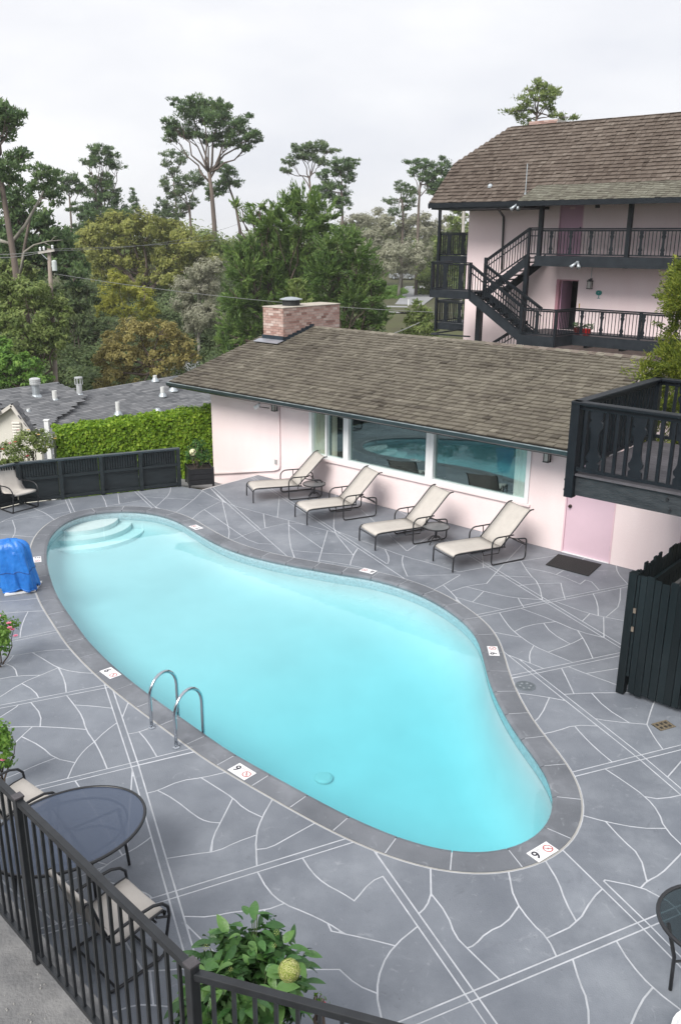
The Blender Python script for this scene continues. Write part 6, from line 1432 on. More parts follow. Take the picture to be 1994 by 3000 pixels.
# --- the wooded middle distance
tree('oak_tree', 'large olive and yellow-green oak in the middle of the wood', 92, [(430, 930), (430, 830)], [(300, 680, 60, 46), (370, 660, 70, 40), (430, 655, 66, 40), (500, 680, 66, 42), (560, 715, 66, 40), (280, 740, 60, 46), (350, 740, 70, 46), (430, 735, 80, 50), (510, 755, 70, 46), (600, 760, 50, 44), (320, 800, 60, 40), (410, 800, 60, 40), (490, 810, 50, 40), (250, 700, 30, 40), (330, 640, 34, 26)], .15, 3.0, 'olive', 'broad', .5, seed=20)
tree('oak_tree', 'dark green oak crowns between the olive oak and the cypress', 98, [(560, 930), (560, 830)], [(560, 760, 50, 36), (470, 830, 46, 36), (540, 830, 60, 40), (620, 720, 60, 44), (610, 800, 44, 50), (440, 860, 40, 40)], .16, 3.0, 'oakgrn', 'broad', .3, seed=21)
tree('willow_tree', 'small bright yellow-green tree in front of the olive oak', 74, [(372, 1020), (372, 940)], [(345, 815, 30, 34), (320, 860, 36, 40), (375, 850, 40, 40), (420, 870, 34, 34), (300, 905, 26, 36), (350, 905, 44, 36), (410, 910, 46, 30), (450, 905, 20, 24)], .12, 2.2, 'yellow', 'broad', .1, M_barkg, seed=22, twigs=3, aspect=.32)
tree('oak_tree', 'silvery lichen-covered oak left of the dark cypress', 70, [(585, 1050), (580, 960)], [(590, 790, 50, 36), (550, 830, 48, 40), (610, 830, 50, 44), (540, 880, 42, 40), (590, 880, 60, 44), (630, 780, 34, 30), (580, 930, 60, 40), (620, 920, 40, 40), (560, 960, 30, 20)], .10, 2.4, 'grey', 'broad', .22, M_barkg, seed=23, twigs=5, aspect=.34)
tree('chestnut_tree', 'golden-brown round tree just above the grey neighbour roof', 50, [(470, 1180), (468, 1110), (440, 1060)], [(330, 1000, 44, 36), (400, 965, 60, 40), (470, 970, 54, 40), (530, 1000, 44, 36), (300, 1050, 34, 34), (360, 1040, 54, 42), (430, 1030, 60, 44), (500, 1050, 50, 40), (560, 1045, 28, 22), (320, 1095, 40, 30), (390, 1095, 50, 34), (470, 1090, 34, 22), (300, 1130, 34, 26), (360, 1140, 40, 24)], .085, 2.8, 'gold', 'broad', .22, seed=24, twigs=2, aspect=.4)
tree('cypress_tree', 'huge dark feathery cypress behind the brick chimney', 62, [(850, 1150), (850, 980)], [(890, 590, 66, 44), (830, 620, 50, 40), (790, 650, 60, 50), (870, 660, 90, 60), (940, 640, 50, 60), (760, 730, 70, 60), (850, 740, 90, 60), (720, 800, 66, 60), (800, 820, 90, 66), (890, 800, 80, 60), (700, 880, 60, 56), (770, 900, 80, 60), (860, 890, 80, 60), (680, 950, 50, 46), (740, 970, 70, 46), (660, 1000, 44, 34), (700, 1020, 50, 34), (840, 960, 80, 50), (735, 640, 34, 24), (700, 740, 40, 40), (690, 600, 22, 12), (760, 600, 26, 14)], .15, 3.0, 'cypress', 'frond', .4, seed=25, clump=.26, aspect=.22)
tree('cypress_tree', 'bright green feathery cypress right of the brick chimney', 57, [(1010, 1150), (1010, 1000)], [(960, 720, 44, 40), (1010, 700, 50, 40), (1050, 740, 50, 44), (950, 790, 60, 50), (1020, 790, 66, 50), (1080, 810, 50, 44), (960, 860, 66, 50), (1040, 870, 70, 50), (1100, 880, 40, 40), (960, 930, 70, 50), (1040, 940, 70, 44), (1110, 940, 36, 30), (1130, 915, 24, 12), (1120, 850, 26, 20)], .13, 3.0, 'cyp_lt', 'frond', .3, seed=26, clump=.26, aspect=.22)
tree('young_conifer', 'small pale green conifer poking up in front of the cypresses', 50, [(880, 1040), (880, 950)], [(868, 815, 12, 26), (872, 850, 26, 24), (880, 885, 40, 28), (890, 920, 52, 30), (900, 960, 56, 34), (850, 930, 36, 34)], .10, 2.8, 'oakgrn', 'frond', .1, seed=27, clump=.28, aspect=.25)
tree('oak_tree', 'grey lichen-draped oak with pale crooked trunks beside the far road', 112, [(1165, 880), (1170, 830), (1175, 800)], [(1110, 730, 60, 36), (1170, 740, 60, 36), (1220, 760, 44, 30), (1130, 780, 50, 26), (1190, 790, 40, 22), (1060, 740, 40, 40), (1240, 730, 40, 34)], .15, 2.2, 'grey', 'broad', .26, M_barkg, seed=28, twigs=5, aspect=.34)
tree('oak_tree', 'grey-green spreading oak crowns on the far slope', 130, [(1090, 820), (1090, 740)], [(1040, 650, 50, 30), (1100, 640, 60, 30), (1160, 660, 60, 34), (1220, 670, 50, 36), (1080, 690, 70, 34), (1150, 710, 60, 30), (1260, 690, 40, 40), (1020, 690, 40, 34), (1300, 660, 40, 30), (1230, 640, 40, 20)], .18, 2.6, 'grey', 'broad', .3, M_barkg, seed=29, aspect=.36)
tree('oak_tree', 'dull green oak at the far right of the wood, behind the stair gallery', 118, [(1290, 860), (1290, 780)], [(1250, 800, 50, 40), (1300, 780, 50, 50), (1330, 700, 50, 44), (1290, 720, 44, 40), (1240, 850, 34, 40), (1340, 840, 40, 50), (1270, 880, 24, 30), (1345, 640, 40, 40), (1355, 760, 40, 60)], .17, 2.8, 'oakgrn', 'broad', .3, seed=30)
tree('pine_sapling', 'young pine growing beside the road below the stair landing', 60, [(1225, 1010), (1225, 960)], [(1222, 890, 16, 24), (1240, 905, 16, 22), (1210, 930, 30, 24), (1250, 930, 26, 26), (1225, 960, 44, 26), (1190, 980, 36, 20), (1262, 970, 26, 30)], .085, 2.4, 'oakgrn', 'pine', .08, M_barkp, seed=31)
tree('laurel_tree', 'big round olive-green tree at the left around the utility pole', 46.6, [(110, 1180), (110, 1080)], [(30, 870, 56, 46), (90, 850, 60, 44), (150, 880, 56, 44), (180, 930, 40, 50), (20, 940, 60, 50), (90, 930, 76, 50), (60, 1000, 70, 46), (140, 990, 56, 46), (110, 1040, 60, 36), (30, 1050, 50, 40), (0, 830, 40, 44), (175, 985, 34, 34)], .09, 2.9, 'oakgrn', 'broad', .2, seed=32, aspect=.4)
tree('laurel_tree', 'olive shrubby crown behind the round tree, under the tall left pine', 60, [(50, 900), (50, 840)], [(30, 790, 50, 36), (80, 800, 36, 36), (-10, 800, 50, 40)], .12, 2.8, 'oakgrn', 'broad', .15, seed=33)
tree('laurel_tree', 'low fresh-green bush tree at the left edge above the roof', 43, [(60, 1230), (60, 1140)], [(10, 1020, 34, 36), (30, 1060, 44, 40), (80, 1070, 50, 40), (10, 1105, 60, 40), (70, 1110, 60, 34), (120, 1110, 44, 32), (-20, 1060, 40, 50)], .085, 3.0, 'bright', 'broad', .2, seed=34, aspect=.46)
tree('oak_tree', 'shadowy dark green oak filling the gap below the yellow tree', 66, [(240, 1150), (240, 1080)], [(210, 920, 46, 50), (260, 960, 46, 50), (230, 1020, 60, 50), (270, 1070, 40, 50), (200, 1090, 46, 44), (240, 1120, 46, 30), (250, 870, 44, 40), (300, 960, 30, 60), (190, 860, 40, 40)], .12, 3.0, 'shade', 'broad', .2, seed=35)
tree('oak_tree', 'dark oak behind the golden tree beside the dark cypress', 72, [(620, 1080), (620, 1040)], [(600, 1010, 40, 40), (560, 1000, 36, 40), (640, 1040, 40, 34), (500, 960, 40, 30), (590, 1060, 34, 30)], .12, 3.0, 'shade', 'broad', .2, seed=36)
# far wooded ridge, one mass
rng = np.random.default_rng(77); fb = []
for i in range(90):
    x = rng.uniform(-150, 2150); Y = rng.uniform(150, 230); c = D(x, rng.uniform(690, 735), Y); s = rng.uniform(4.5, 9)
    fb.append(((c.x, c.y, c.z - 1.5), s, s, s * .62))
C, A, B, T_ = leaves_in_blobs(fb, .38, 2.0, rng, 'broad', .36, .5)
tag(leaf_object('far_woodland', C, A, B, T_, leafmat('oakgrn'), None), 'hazy woodland mass closing the far horizon', 'woodland', kind='stuff')
# undergrowth covering the slope between the trees
rng = np.random.default_rng(78); fb = []
for i in range(260):
    Y = rng.uniform(52, 135); x = rng.uniform(-120, 1420); gx = D(x, 800, Y).x
    if 1080 < x < 1330: continue
    if 440 < x < 600 and Y < 75: continue
    s = rng.uniform(1.2, 2.6); fb.append(((gx, Y, float(terrain_z(gx, Y)) + s * .35), s * 1.3, s * 1.3, s * .9))
C, A, B, T_ = leaves_in_blobs(fb, .16, 2.2, rng, 'broad', .4, .45)
tag(leaf_object('undergrowth', C, A, B, T_, leafmat('shade'), None), 'dark shrubby undergrowth under the trees', 'undergrowth', kind='stuff')
rng = np.random.default_rng(79); fb = []
for i in range(46):
    p = G(rng.uniform(1085, 1300), rng.uniform(925, 1010), -1.6); s = rng.uniform(.5, 1.0); fb.append(((p.x, min(p.y, 72), float(terrain_z(p.x, min(p.y, 72))) + s * .4), s * 1.4, s * 1.4, s))
for i in range(30):
    p = G(rng.uniform(1120, 1180), rng.uniform(846, 872), -.9); s = rng.uniform(.5, .9); fb.append(((p.x, p.y, float(terrain_z(p.x, p.y)) + .1), s * 1.6, s * 1.6, s * .6))
C, A, B, T_ = leaves_in_blobs(fb, .11, 2.4, rng, 'broad', .4, .45)
tag(leaf_object('roadside_shrubs', C, A, B, T_, leafmat('bright'), None), 'low green shrubs and grass on the road verge', 'shrubs', kind='stuff')

# --- ivy hedge behind the panel fence
rng = np.random.default_rng(50)
h0, h1 = Vector((-3.15, 23.75)), Vector((-7.4, 21.77))
hz = lambda t: (D(622, 1192, h0.y).z - .05) * (1 - t) + D(140, 1268, h1.y).z * t
hd = thing('hedge', ((h0.x + h1.x) / 2, (h0.y + h1.y) / 2, -1.2), 'bright green clipped ivy hedge behind the dark panel fence', 'hedge')
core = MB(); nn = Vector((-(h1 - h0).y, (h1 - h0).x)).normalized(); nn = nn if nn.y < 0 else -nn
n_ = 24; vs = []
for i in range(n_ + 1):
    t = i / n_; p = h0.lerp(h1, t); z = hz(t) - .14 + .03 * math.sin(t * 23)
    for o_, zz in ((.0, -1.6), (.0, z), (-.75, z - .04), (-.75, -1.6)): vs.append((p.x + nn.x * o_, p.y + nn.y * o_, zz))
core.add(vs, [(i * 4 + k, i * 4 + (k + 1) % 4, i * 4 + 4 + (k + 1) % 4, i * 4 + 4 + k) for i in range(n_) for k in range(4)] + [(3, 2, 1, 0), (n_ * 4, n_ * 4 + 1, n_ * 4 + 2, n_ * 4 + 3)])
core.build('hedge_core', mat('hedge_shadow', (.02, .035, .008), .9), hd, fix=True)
N_ = 27000; t = rng.uniform(0, 1, N_); top = rng.uniform(0, 1, N_) < .30
base = np.array(h0)[None] * (1 - t[:, None]) + np.array(h1)[None] * t[:, None]; ztop = np.array([hz(x) for x in t]) + .02 * np.sin(t * 33) + .015 * np.sin(t * 77 + 1)
lump = .07 * np.sin(t * 60 + 3) 
zz = np.where(top, ztop + rng.normal(0, .03, N_), ztop - rng.uniform(0, 1, N_) * (ztop + 1.0)); of_ = np.where(top, -rng.uniform(-.12, .8, N_), .03 + rng.uniform(0, .13, N_) + .025 * np.sin(t * 31 + 2) * np.sin(zz * 6))
P = np.stack([base[:, 0] + nn.x * of_, base[:, 1] + nn.y * of_, zz], 1)
nrm = np.where(top[:, None], np.array([0, 0, 1.0]), np.array([nn.x, nn.y, .35])) + rng.normal(0, .45, (N_, 3)); nrm /= np.linalg.norm(nrm, axis=1)[:, None]
ld = np.cross(nrm, rand_dirs(N_, rng)); ld /= np.linalg.norm(ld, axis=1)[:, None]; sd = np.cross(nrm, ld); s = .044 * rng.uniform(.55, 1.45, N_)
leaf_object('ivy_leaves', P, ld * s[:, None], sd * (s * .75)[:, None], rng.normal(.52, .2, N_), leafmat('ivy'), hd)
# --- rose bushes left of the hedge
def rose_bush(label, c, rx, ry, rz, n, seed, flowers, leaf=.03, kind='oakgrn', name='rose_bush'):
    rng = np.random.default_rng(seed); c = Vector(c); t = thing(name, (c.x, c.y, c.z - rz), label, 'rose bush' if 'rose' in name else 'shrub', None)
    C, A, B, T_ = leaves_in_blobs([((c.x, c.y, c.z), rx, ry, rz)], leaf, n, rng, 'broad', .3, .55); leaf_object('foliage', C, A, B, T_, leafmat(kind), t)
    mb = MB()
    for i in range(9):
        d = rand_dirs(1, rng)[0]; e = c + Vector((d[0] * rx * .8, d[1] * ry * .8, abs(d[2]) * rz * .8)); limb(mb, wob(Vector((c.x, c.y, c.z - rz - .3)), e, 5, .1, rng), .014, .004, 5)
    mb.build('canes', M_bark, t, smooth=True)
    pm = {'w': mat('white_petals', (.75, .72, .66), .6), 'r': mat('red_petals', (.50, .03, .06), .6), 'p': mat('pink_petals', (.72, .24, .36), .6), 'y': mat('yellow_petals', (.75, .55, .22), .6)}
    for col, n_, sz in flowers:
        for i in range(n_):
            d = rand_dirs(1, rng)[0]; d[1] = -abs(d[1]); d[2] = d[2] * .8 + .25; p = c + Vector((d[0] * rx, d[1] * ry, d[2] * rz)); mb = MB()
            for ring, (k, rr_, tilt) in enumerate(((6, 1.0, .35), (5, .72, .75), (4, .42, 1.2))):
                for q in range(k):
                    a = 2 * PI * q / k + ring; o = Vector((math.cos(a), math.sin(a), 0)); s_ = sz * rr_; v1 = Vector((-math.sin(a), math.cos(a), 0)) * s_ * .55
                    tip = o * (s_ * math.cos(tilt)) + Vector((0, 0, s_ * math.sin(tilt))); mid = tip * .6
                    mb.add([p, p + mid + v1, p + tip, p + mid - v1], [(0, 1, 2, 3)])
            mb.build('bloom', pm[col], t, smooth=True)
rose_bush('white and yellow rose bush in front of the neighbour gable', D(92, 1296, 21.5), .66, .45, .42, 3.6, 61, [('w', 60, .03), ('y', 4, .05), ('r', 2, .04)])
rose_bush('rose bush with red and white blooms at the far left fence', D(15, 1335, 20.6), .6, .4, .36, 3.6, 62, [('w', 30, .026), ('r', 4, .05), ('p', 3, .045)])
rose_bush('pink-flowered shrub entering at the left edge, above the patio table', D(-12, 1860, 11.3), .36, .32, .36, 4.0, 63, [('p', 14, .042)], .028, 'bright', 'flowering_shrub')
rose_bush('red-flowered shrub at the left edge beside the patio chair', D(-14, 2190, 8.3), .27, .25, .32, 4.0, 64, [('p', 7, .034)], .028, 'bright', 'flowering_shrub')
# hidden planting bed that continues along the left side of the deck, seen in the window reflection
rng = np.random.default_rng(66); fb = []
for i in range(26):
    y = rng.uniform(5.0, 17.0); x = -7.3 - (y - 5) * .16 + rng.uniform(-.5, .3); 
    fb.append(((x, y, rng.uniform(.3, .9)), .6, .6, .6))
C, A, B, T_ = leaves_in_blobs(fb, .08, 1.6, rng, 'broad', .34, .5)
tag(leaf_object('planting_bed', C, A, B, T_, leafmat('shade'), None), 'dense dark planting along the left side of the pool deck', 'planting', kind='stuff')
# --- planter box with a pale hydrangea-like bloom
pc = G(582, 1424); pl = thing('planter_box', (pc.x, pc.y + .2, 0), 'black timber planter box with a leafy rose at the pool-house corner', 'planter', rz=R(18))
M4p = pmatrix(pl); fnp = lambda x, y, z: M4p @ Vector((x, y, z))
M_pl = mat('planter_black', (.012, .012, .014), .4, var=.3, scale=6)
for k in range(4):
    sx, sy = ((1, 0), (0, 1), (-1, 0), (0, -1))[k]
    for j in range(3):
        mb = MB(); z0 = .06 + j * .14
        if sx: mb.box(sx * .30 - .015, sx * .30 + .015, -.285, .285, z0, z0 + .132, fn=fnp)
        else: mb.box(-.285, .285, sy * .30 - .015, sy * .30 + .015, z0, z0 + .132, fn=fnp)
        mb.build('plank', M_pl, pl)
for sx in (-1, 1):
    for sy in (-1, 1):
        mb = MB(); mb.box(sx * .30 - .025, sx * .30 + .025, sy * .30 - .025, sy * .30 + .025, .0, .50, fn=fnp); mb.build('corner_post', M_pl, pl)
mb = MB(); mb.box(-.28, .28, -.28, .28, .40, .44, fn=fnp); mb.build('soil', mat('potting_soil', (.03, .022, .016)), pl)
rose_bush('dark leafy rose with one cream bloom growing in the black planter', (pc.x, pc.y + .2, .85), .36, .34, .36, 2.6, 65, [], .04, 'hydr', 'planter_rose')
p = D(565, 1325, pc.y - .05); mb = MB(); rr_ = random.Random(1)
for i in range(90):
    d = Vector((rr_.gauss(0, 1), rr_.gauss(0, 1), rr_.gauss(0, 1))).normalized(); q = p + d * .085; a = d.orthogonal().normalized() * .026; b = d.cross(a); mb.add([q - a, q - b, q + a, q + b], [(0, 1, 2, 3)])
bl2 = thing('cream_bloom', p, 'single cream flower head above the black planter box', 'flower'); mb.build('petals', mat('cream_petals', (.68, .66, .42), .6), bl2); mb = MB(); limb(mb, [Vector((pc.x, pc.y + .2, .5)), p.lerp(Vector((pc.x, pc.y + .2, .6)), .5), p], .01, .006, 5); mb.build('stem', M_bark, bl2)
# --- golden conifer behind the near balcony
tq = L(4.26, -1.35, 0); rng = np.random.default_rng(90)
th = thing('golden_conifer', (tq.x, tq.y, 0), 'bushy yellow-green conifer behind the dark balcony at the right edge', 'tree')
fb = []
for i in range(70):
    z = rng.uniform(1.5, 5.6); r_ = np.interp(z, [1.5, 2.5, 4.0, 5.2, 6.0], [.85, .95, .8, .45, .1]); a = rng.uniform(0, 6.3); rad = r_ * math.sqrt(rng.uniform(.1, 1)); fb.append(((tq.x + .35 + rad * math.cos(a), tq.y + rad * math.sin(a), z), .34, .34, .42))
C, A, B, T_ = leaves_in_blobs(fb, .034, 2.6, rng, 'frond', .40, .30); leaf_object('crown', C, A, B, T_, leafmat('thuja'), th)
mb = MB(); limb(mb, [Vector((tq.x + .35, tq.y, -1)), Vector((tq.x + .35, tq.y, 3)), Vector((tq.x + .35, tq.y, 5.2))], .10, .03); mb.build('trunk', M_bark, th, smooth=True)
# --- foreground hydrangea: every large leaf an object
hc = Vector((.06, 4.18, 0)); p0 = G(735, 2830, 1.1)
hy = thing('hydrangea', (p0.x, p0.y, 0), 'leafy dark green hydrangea with one big lime flower head behind the railing', 'shrub')
def leaf_mesh(i, ln, w, curl):
    mb = MB(); n = 7; vs = []
    for k in range(n + 1):
        t_ = k / n; hw = w * (math.sin(PI * min(1, t_ * .97 + .03)) ** .75) * (1 - .25 * t_); x = ln * t_; z = -curl * t_ * t_ * ln
        vs += [(x, -hw, z + hw * .32), (x, 0, z), (x, hw, z + hw * .32)]
    mb.add(vs, [(k * 3 + j, k * 3 + 3 + j, k * 3 + 4 + j, k * 3 + 1 + j) for k in range(n) for j in range(2)])
    me = mb.mesh('leaf', leafm[i % len(leafm)], None, True); return me
leafm = [mat('hydrangea_leaf_a', (.024, .082, .018), .36, color2=(.042, .12, .026), scale=14, coord='object', bump=.3, bscale=60), mat('hydrangea_leaf_b', (.040, .12, .024), .36, color2=(.068, .17, .036), scale=14, coord='object', bump=.3, bscale=60), mat('hydrangea_leaf_c', (.07, .165, .034), .38, color2=(.11, .22, .05), scale=14, coord='object', bump=.3, bscale=60)]
lms = [leaf_mesh(i, 0.105 + .014 * (i % 4), .031 + .004 * (i % 3), .25 + .12 * (i % 3)) for i in range(9)]
hb = [(G(735, 2790, 1.2), .30, .36), (G(650, 2830, 1.1), .20, .28), (G(820, 2840, 1.1), .20, .28), (G(720, 2900, 1.2), .30, .32), (G(620, 2930, 1.1), .24, .30), (G(820, 2920, 1.05), .20, .28), (G(700, 3000, 1.0), .30, .40)]
rng = np.random.default_rng(91); cnt = 0
mbst = MB()
for i in range(300):
    b = hb[i % len(hb)]; d = rand_dirs(1, rng)[0]
    if d[2] < -.35: d[2] *= -1
    if d[1] > .5 and rng.random() < .5: d[1] *= -1
    p = Vector(b[0]) + Vector((d[0] * b[1], d[1] * b[1], d[2] * b[2] * .8)) * float(rng.uniform(.62, 1.0))
    yaw = math.atan2(d[1], d[0]) + rng.normal(0, .5); pitch = rng.normal(.15, .35) - .5 * max(0, d[2]); 
    o = link('leaf', lms[int(rng.integers(9))], hy); M_ = pmatrix(hy).inverted() @ Matrix.Translation(p); o.location = M_.translation
    s = float(rng.uniform(.75, 1.25)); o.scale = (s, s, s); o.rotation_euler = (rng.normal(0, .35), pitch, yaw)
    if i % 5 == 0: limb(mbst, [Vector((p0.x, p0.y, .05)), Vector((p0.x, p0.y, .05)).lerp(p, .5) + Vector((0, 0, .12)), p], .008, .004, 5)
rngi = np.random.default_rng(93); bl3 = [((b[0].x, b[0].y, b[0].z - .02), b[1] * .86, b[1] * .86, b[2] * .8) for b in hb]
C, A, B, T_ = leaves_in_blobs(bl3, .045, 6.0, rngi, 'broad', .45, .52); tag(leaf_object('inner_leaves', C, A, B, T_, leafmat('hydr'), hy), kind='stuff')
mbst.build('stems', mat('green_stem', (.06, .09, .03), .7), hy, smooth=True)
ov_ = MB()
rngi = np.random.default_rng(93)
def flower_head(p, r_, n, m_, parent, seed):
    mb = MB(); rr_ = random.Random(seed)
    for i in range(n):
        z = 1 - 2 * (i + .5) / n; a = i * 2.399963; rad = math.sqrt(1 - z * z); d = Vector((rad * math.cos(a), rad * math.sin(a), z)); q = p + d * r_ * rr_.uniform(.93, 1.03); u_ = d.orthogonal().normalized(); v_ = d.cross(u_); rot = rr_.uniform(0, 1.5); s_ = r_ * (.155 if n < 100 else .125)
        for k in range(4):
            an = rot + k * PI / 2; e = u_ * math.cos(an) + v_ * math.sin(an); f = -u_ * math.sin(an) + v_ * math.cos(an)
            mb.add([q, q + (e * .6 + f * .42) * s_ + d * .1 * s_, q + e * s_ * 1.05, q + (e * .6 - f * .42) * s_ + d * .1 * s_], [(0, 1, 2, 3)], rr_.random())
    mb.build('flower_head', m_, parent)
M_lime = tintmat('lime_florets', [(.22, .30, .05), (.36, .42, .10), (.48, .50, .18), (.58, .58, .28)], .6)
core_ = MB()
fp = G(847, 2843, 1.52); flower_head(fp, .072, 330, M_lime, hy, 3)
mb = MB(); mb.lathe([(.01, -.06), (.05, -.035), (.062, 0), (.05, .035), (.01, .06)], fp, 12); mb.build('flower_core', mat('lime_core', (.20, .25, .06), .7), hy, smooth=True)
for (x, y, z, r_) in ((810, 2732, 1.45, .022), (603, 2775, 1.4, .022), (676, 2840, 1.5, .016), (803, 2770, 1.45, .018)): flower_head(G(x, y, z), r_, 26, M_lime, hy, int(x))
p = G(935, 2930, 1.0); rose_bush('tiny red bloom beside the hydrangea, just over the railing', p, .05, .05, .05, 1.5, 67, [('r', 2, .022)], .02, 'bright', 'flowering_sprig')

print('leaves', NLEAF)
# ================================================================== NEIGHBOUR'S HOUSE, POLE, WIRES, ROAD, CAR
nh = thing('neighbour_house', (-10, 38, -4), 'neighbouring low house with grey asphalt shingle roofs and a cream gable', 'house')
M_asph = tintmat('asphalt_shingle', [(.085, .09, .098), (.118, .123, .132), (.145, .15, .16), (.18, .184, .194), (.225, .228, .236)], .9, patch=.2, pscale=1.2)
M_cream = mat('cream_stucco', (.66, .64, .58), .9, var=.04, scale=2)
def roof_plane(poly, ridge_dir, down, name, seed, e=.14, w0=.22, w1=.6):
    """asphalt strip shingles laid in courses over a planar polygon (world points)"""
    o = poly[0]; U_ = ridge_dir.normalized(); Dn = down - U_ * down.dot(U_); Dn.normalize(); N_ = U_.cross(Dn); N_ = N_ if N_.z > 0 else -N_
    P2 = [((p - o).dot(U_), (p - o).dot(Dn)) for p in poly]; us = [p[0] for p in P2]; vs_ = [p[1] for p in P2]
    mb = MB(); mb.add([p - N_ * .02 for p in poly], [tuple(range(len(poly)))]); pt = mb.build(name, mat('asphalt_base', (.14, .145, .155), .95, var=.12, scale=3), nh)
    rr_ = random.Random(seed); mb = MB(); v = min(vs_)
    while v < max(vs_):
        u = min(us) - rr_.uniform(0, .6)
        while u < max(us):
            w = rr_.uniform(w0, w1)
            if inside((u + w / 2, v + e / 2), P2):
                a = [o + U_ * (u + .002) + Dn * v, o + U_ * (u + w - .002) + Dn * v, o + U_ * (u + w - .002) + Dn * (v + e * 1.12) + N_ * .012, o + U_ * (u + .002) + Dn * (v + e * 1.12) + N_ * .012]
                b = [a[3] - N_ * .012, a[2] - N_ * .012]
                mb.add(a + b, [(0, 1, 2, 3), (3, 2, 5, 4)], min(.98, max(.02, rr_.gauss(.5, .22))))
            u += w
        v += e
    tag(mb.build('shingles', M_asph, pt, fix=False), kind='stuff')
ZN = -.9
rA, rB = G(205, 1152, ZN), G(640, 1080, ZN)
rd = (rB - rA); rd.normalize(); dn = Vector((rd.y, -rd.x, 0)); dn = dn if dn.y < 0 else -dn
dn3 = (dn + Vector((0, 0, -.30))); run = 9.5
main = [rA - rd * 6.0, rB + rd * 2, rB + rd * 2 + dn3 * run, rA - rd * 6.0 + dn3 * run]
roof_plane(main, rd, dn3, 'main_roof', 5)
mb = MB(); up3 = (-dn + Vector((0, 0, -.30))); bkp = [rA - rd * 6, rB + rd * 2, rB + rd * 2 + up3 * 5, rA - rd * 6 + up3 * 5]; mb.add([p - Vector((0, 0, .02)) for p in bkp], [(0, 1, 2, 3)]); mb.build('rear_roof', mat('rear_asphalt', (.13, .135, .145), .9), nh)
# walls below
mb = MB(); w0_, w1_ = rA - rd * 5.4 + dn3 * (run - .5), rB + rd * 1.6 + dn3 * (run - .5); mb.add([w0_, w1_, Vector((w1_.x, w1_.y, -4.6)), Vector((w0_.x, w0_.y, -4.6))], [(0, 1, 2, 3)]); mb.build('wall', M_cream, nh)
# cross gable behind, left
q0, q1, q2 = G(-60, 1150, -.45), G(172, 1118, -.45), G(222, 1150, -.9)
g1 = [q0, q1, q1 + (q2 - q1) * 1.6 + Vector((0, 0, -.6)), q0 + dn3 * 4.0]
roof_plane(g1, (q1 - q0), dn3, 'cross_roof', 6)
mb = MB(); mb.add([q0, q1, q1 + up3 * 4, q0 + up3 * 4], [(0, 1, 2, 3)]); mb.build('cross_roof_rear', mat('rear_asphalt', (.17, .175, .185)), nh)
# cream gable wing, near left
GY = 27.5; pk = D(40, 1183, GY); rt_ = D(120, 1300, GY); lf = D(-70, 1262, GY)
mb = MB(); mb.add([pk, rt_, Vector((rt_.x, GY, -5)), Vector((lf.x, GY, -5)), lf, pk + Vector((0, .2, 0)), rt_ + Vector((0, .2, 0)), Vector((rt_.x, GY + .2, -5)), Vector((lf.x, GY + .2, -5)), lf + Vector((0, .2, 0))], [(4, 3, 2, 1, 0), (5, 6, 7, 8, 9), (0, 1, 6, 5), (1, 2, 7, 6), (4, 0, 5, 9)]); mb.build('gable_wall', M_cream, nh, fix=True)
bkv = Vector((0, .3, 0))
for s, e in ((pk, rt_), (lf, pk)):
    poly = [s + Vector((0, -.18, .04)), e + Vector((0, -.18, .04)), e + bkv + Vector((0, 0, .04)), s + bkv + Vector((0, 0, .04))]; roof_plane(poly, bkv, (e - s) if e.z < s.z else (s - e), 'gable_roof', 7)
for s, e in ((pk, rt_), (pk, lf)):
    mb = MB(); mb.bar(s + Vector((0, -.18, -.02)), e + Vector((0, -.18, -.02)) , .05, .10); mb.build('bargeboard', mat('pale_trim', (.6, .57, .53), .7), nh)
v0 = D(50, 1255, GY - .02); mb = MB(); mb.box(v0.x - .16, v0.x + .16, GY - .05, GY - .01, v0.z - .35, v0.z + .25); lou = mb.build('louvre_vent', mat('pale_trim', (.6, .57, .53)), nh)
for k in range(6):
    mb = MB(); z = v0.z - .31 + k * .095; mb.hexa([(v0.x - .13, GY - .09, z), (v0.x + .13, GY - .09, z), (v0.x + .13, GY - .052, z + .05), (v0.x - .13, GY - .052, z + .05), (v0.x - .13, GY - .09, z + .012), (v0.x + .13, GY - .09, z + .012), (v0.x + .13, GY - .052, z + .062), (v0.x - .13, GY - .052, z + .062)]); mb.build('slat', M_cream, lou)
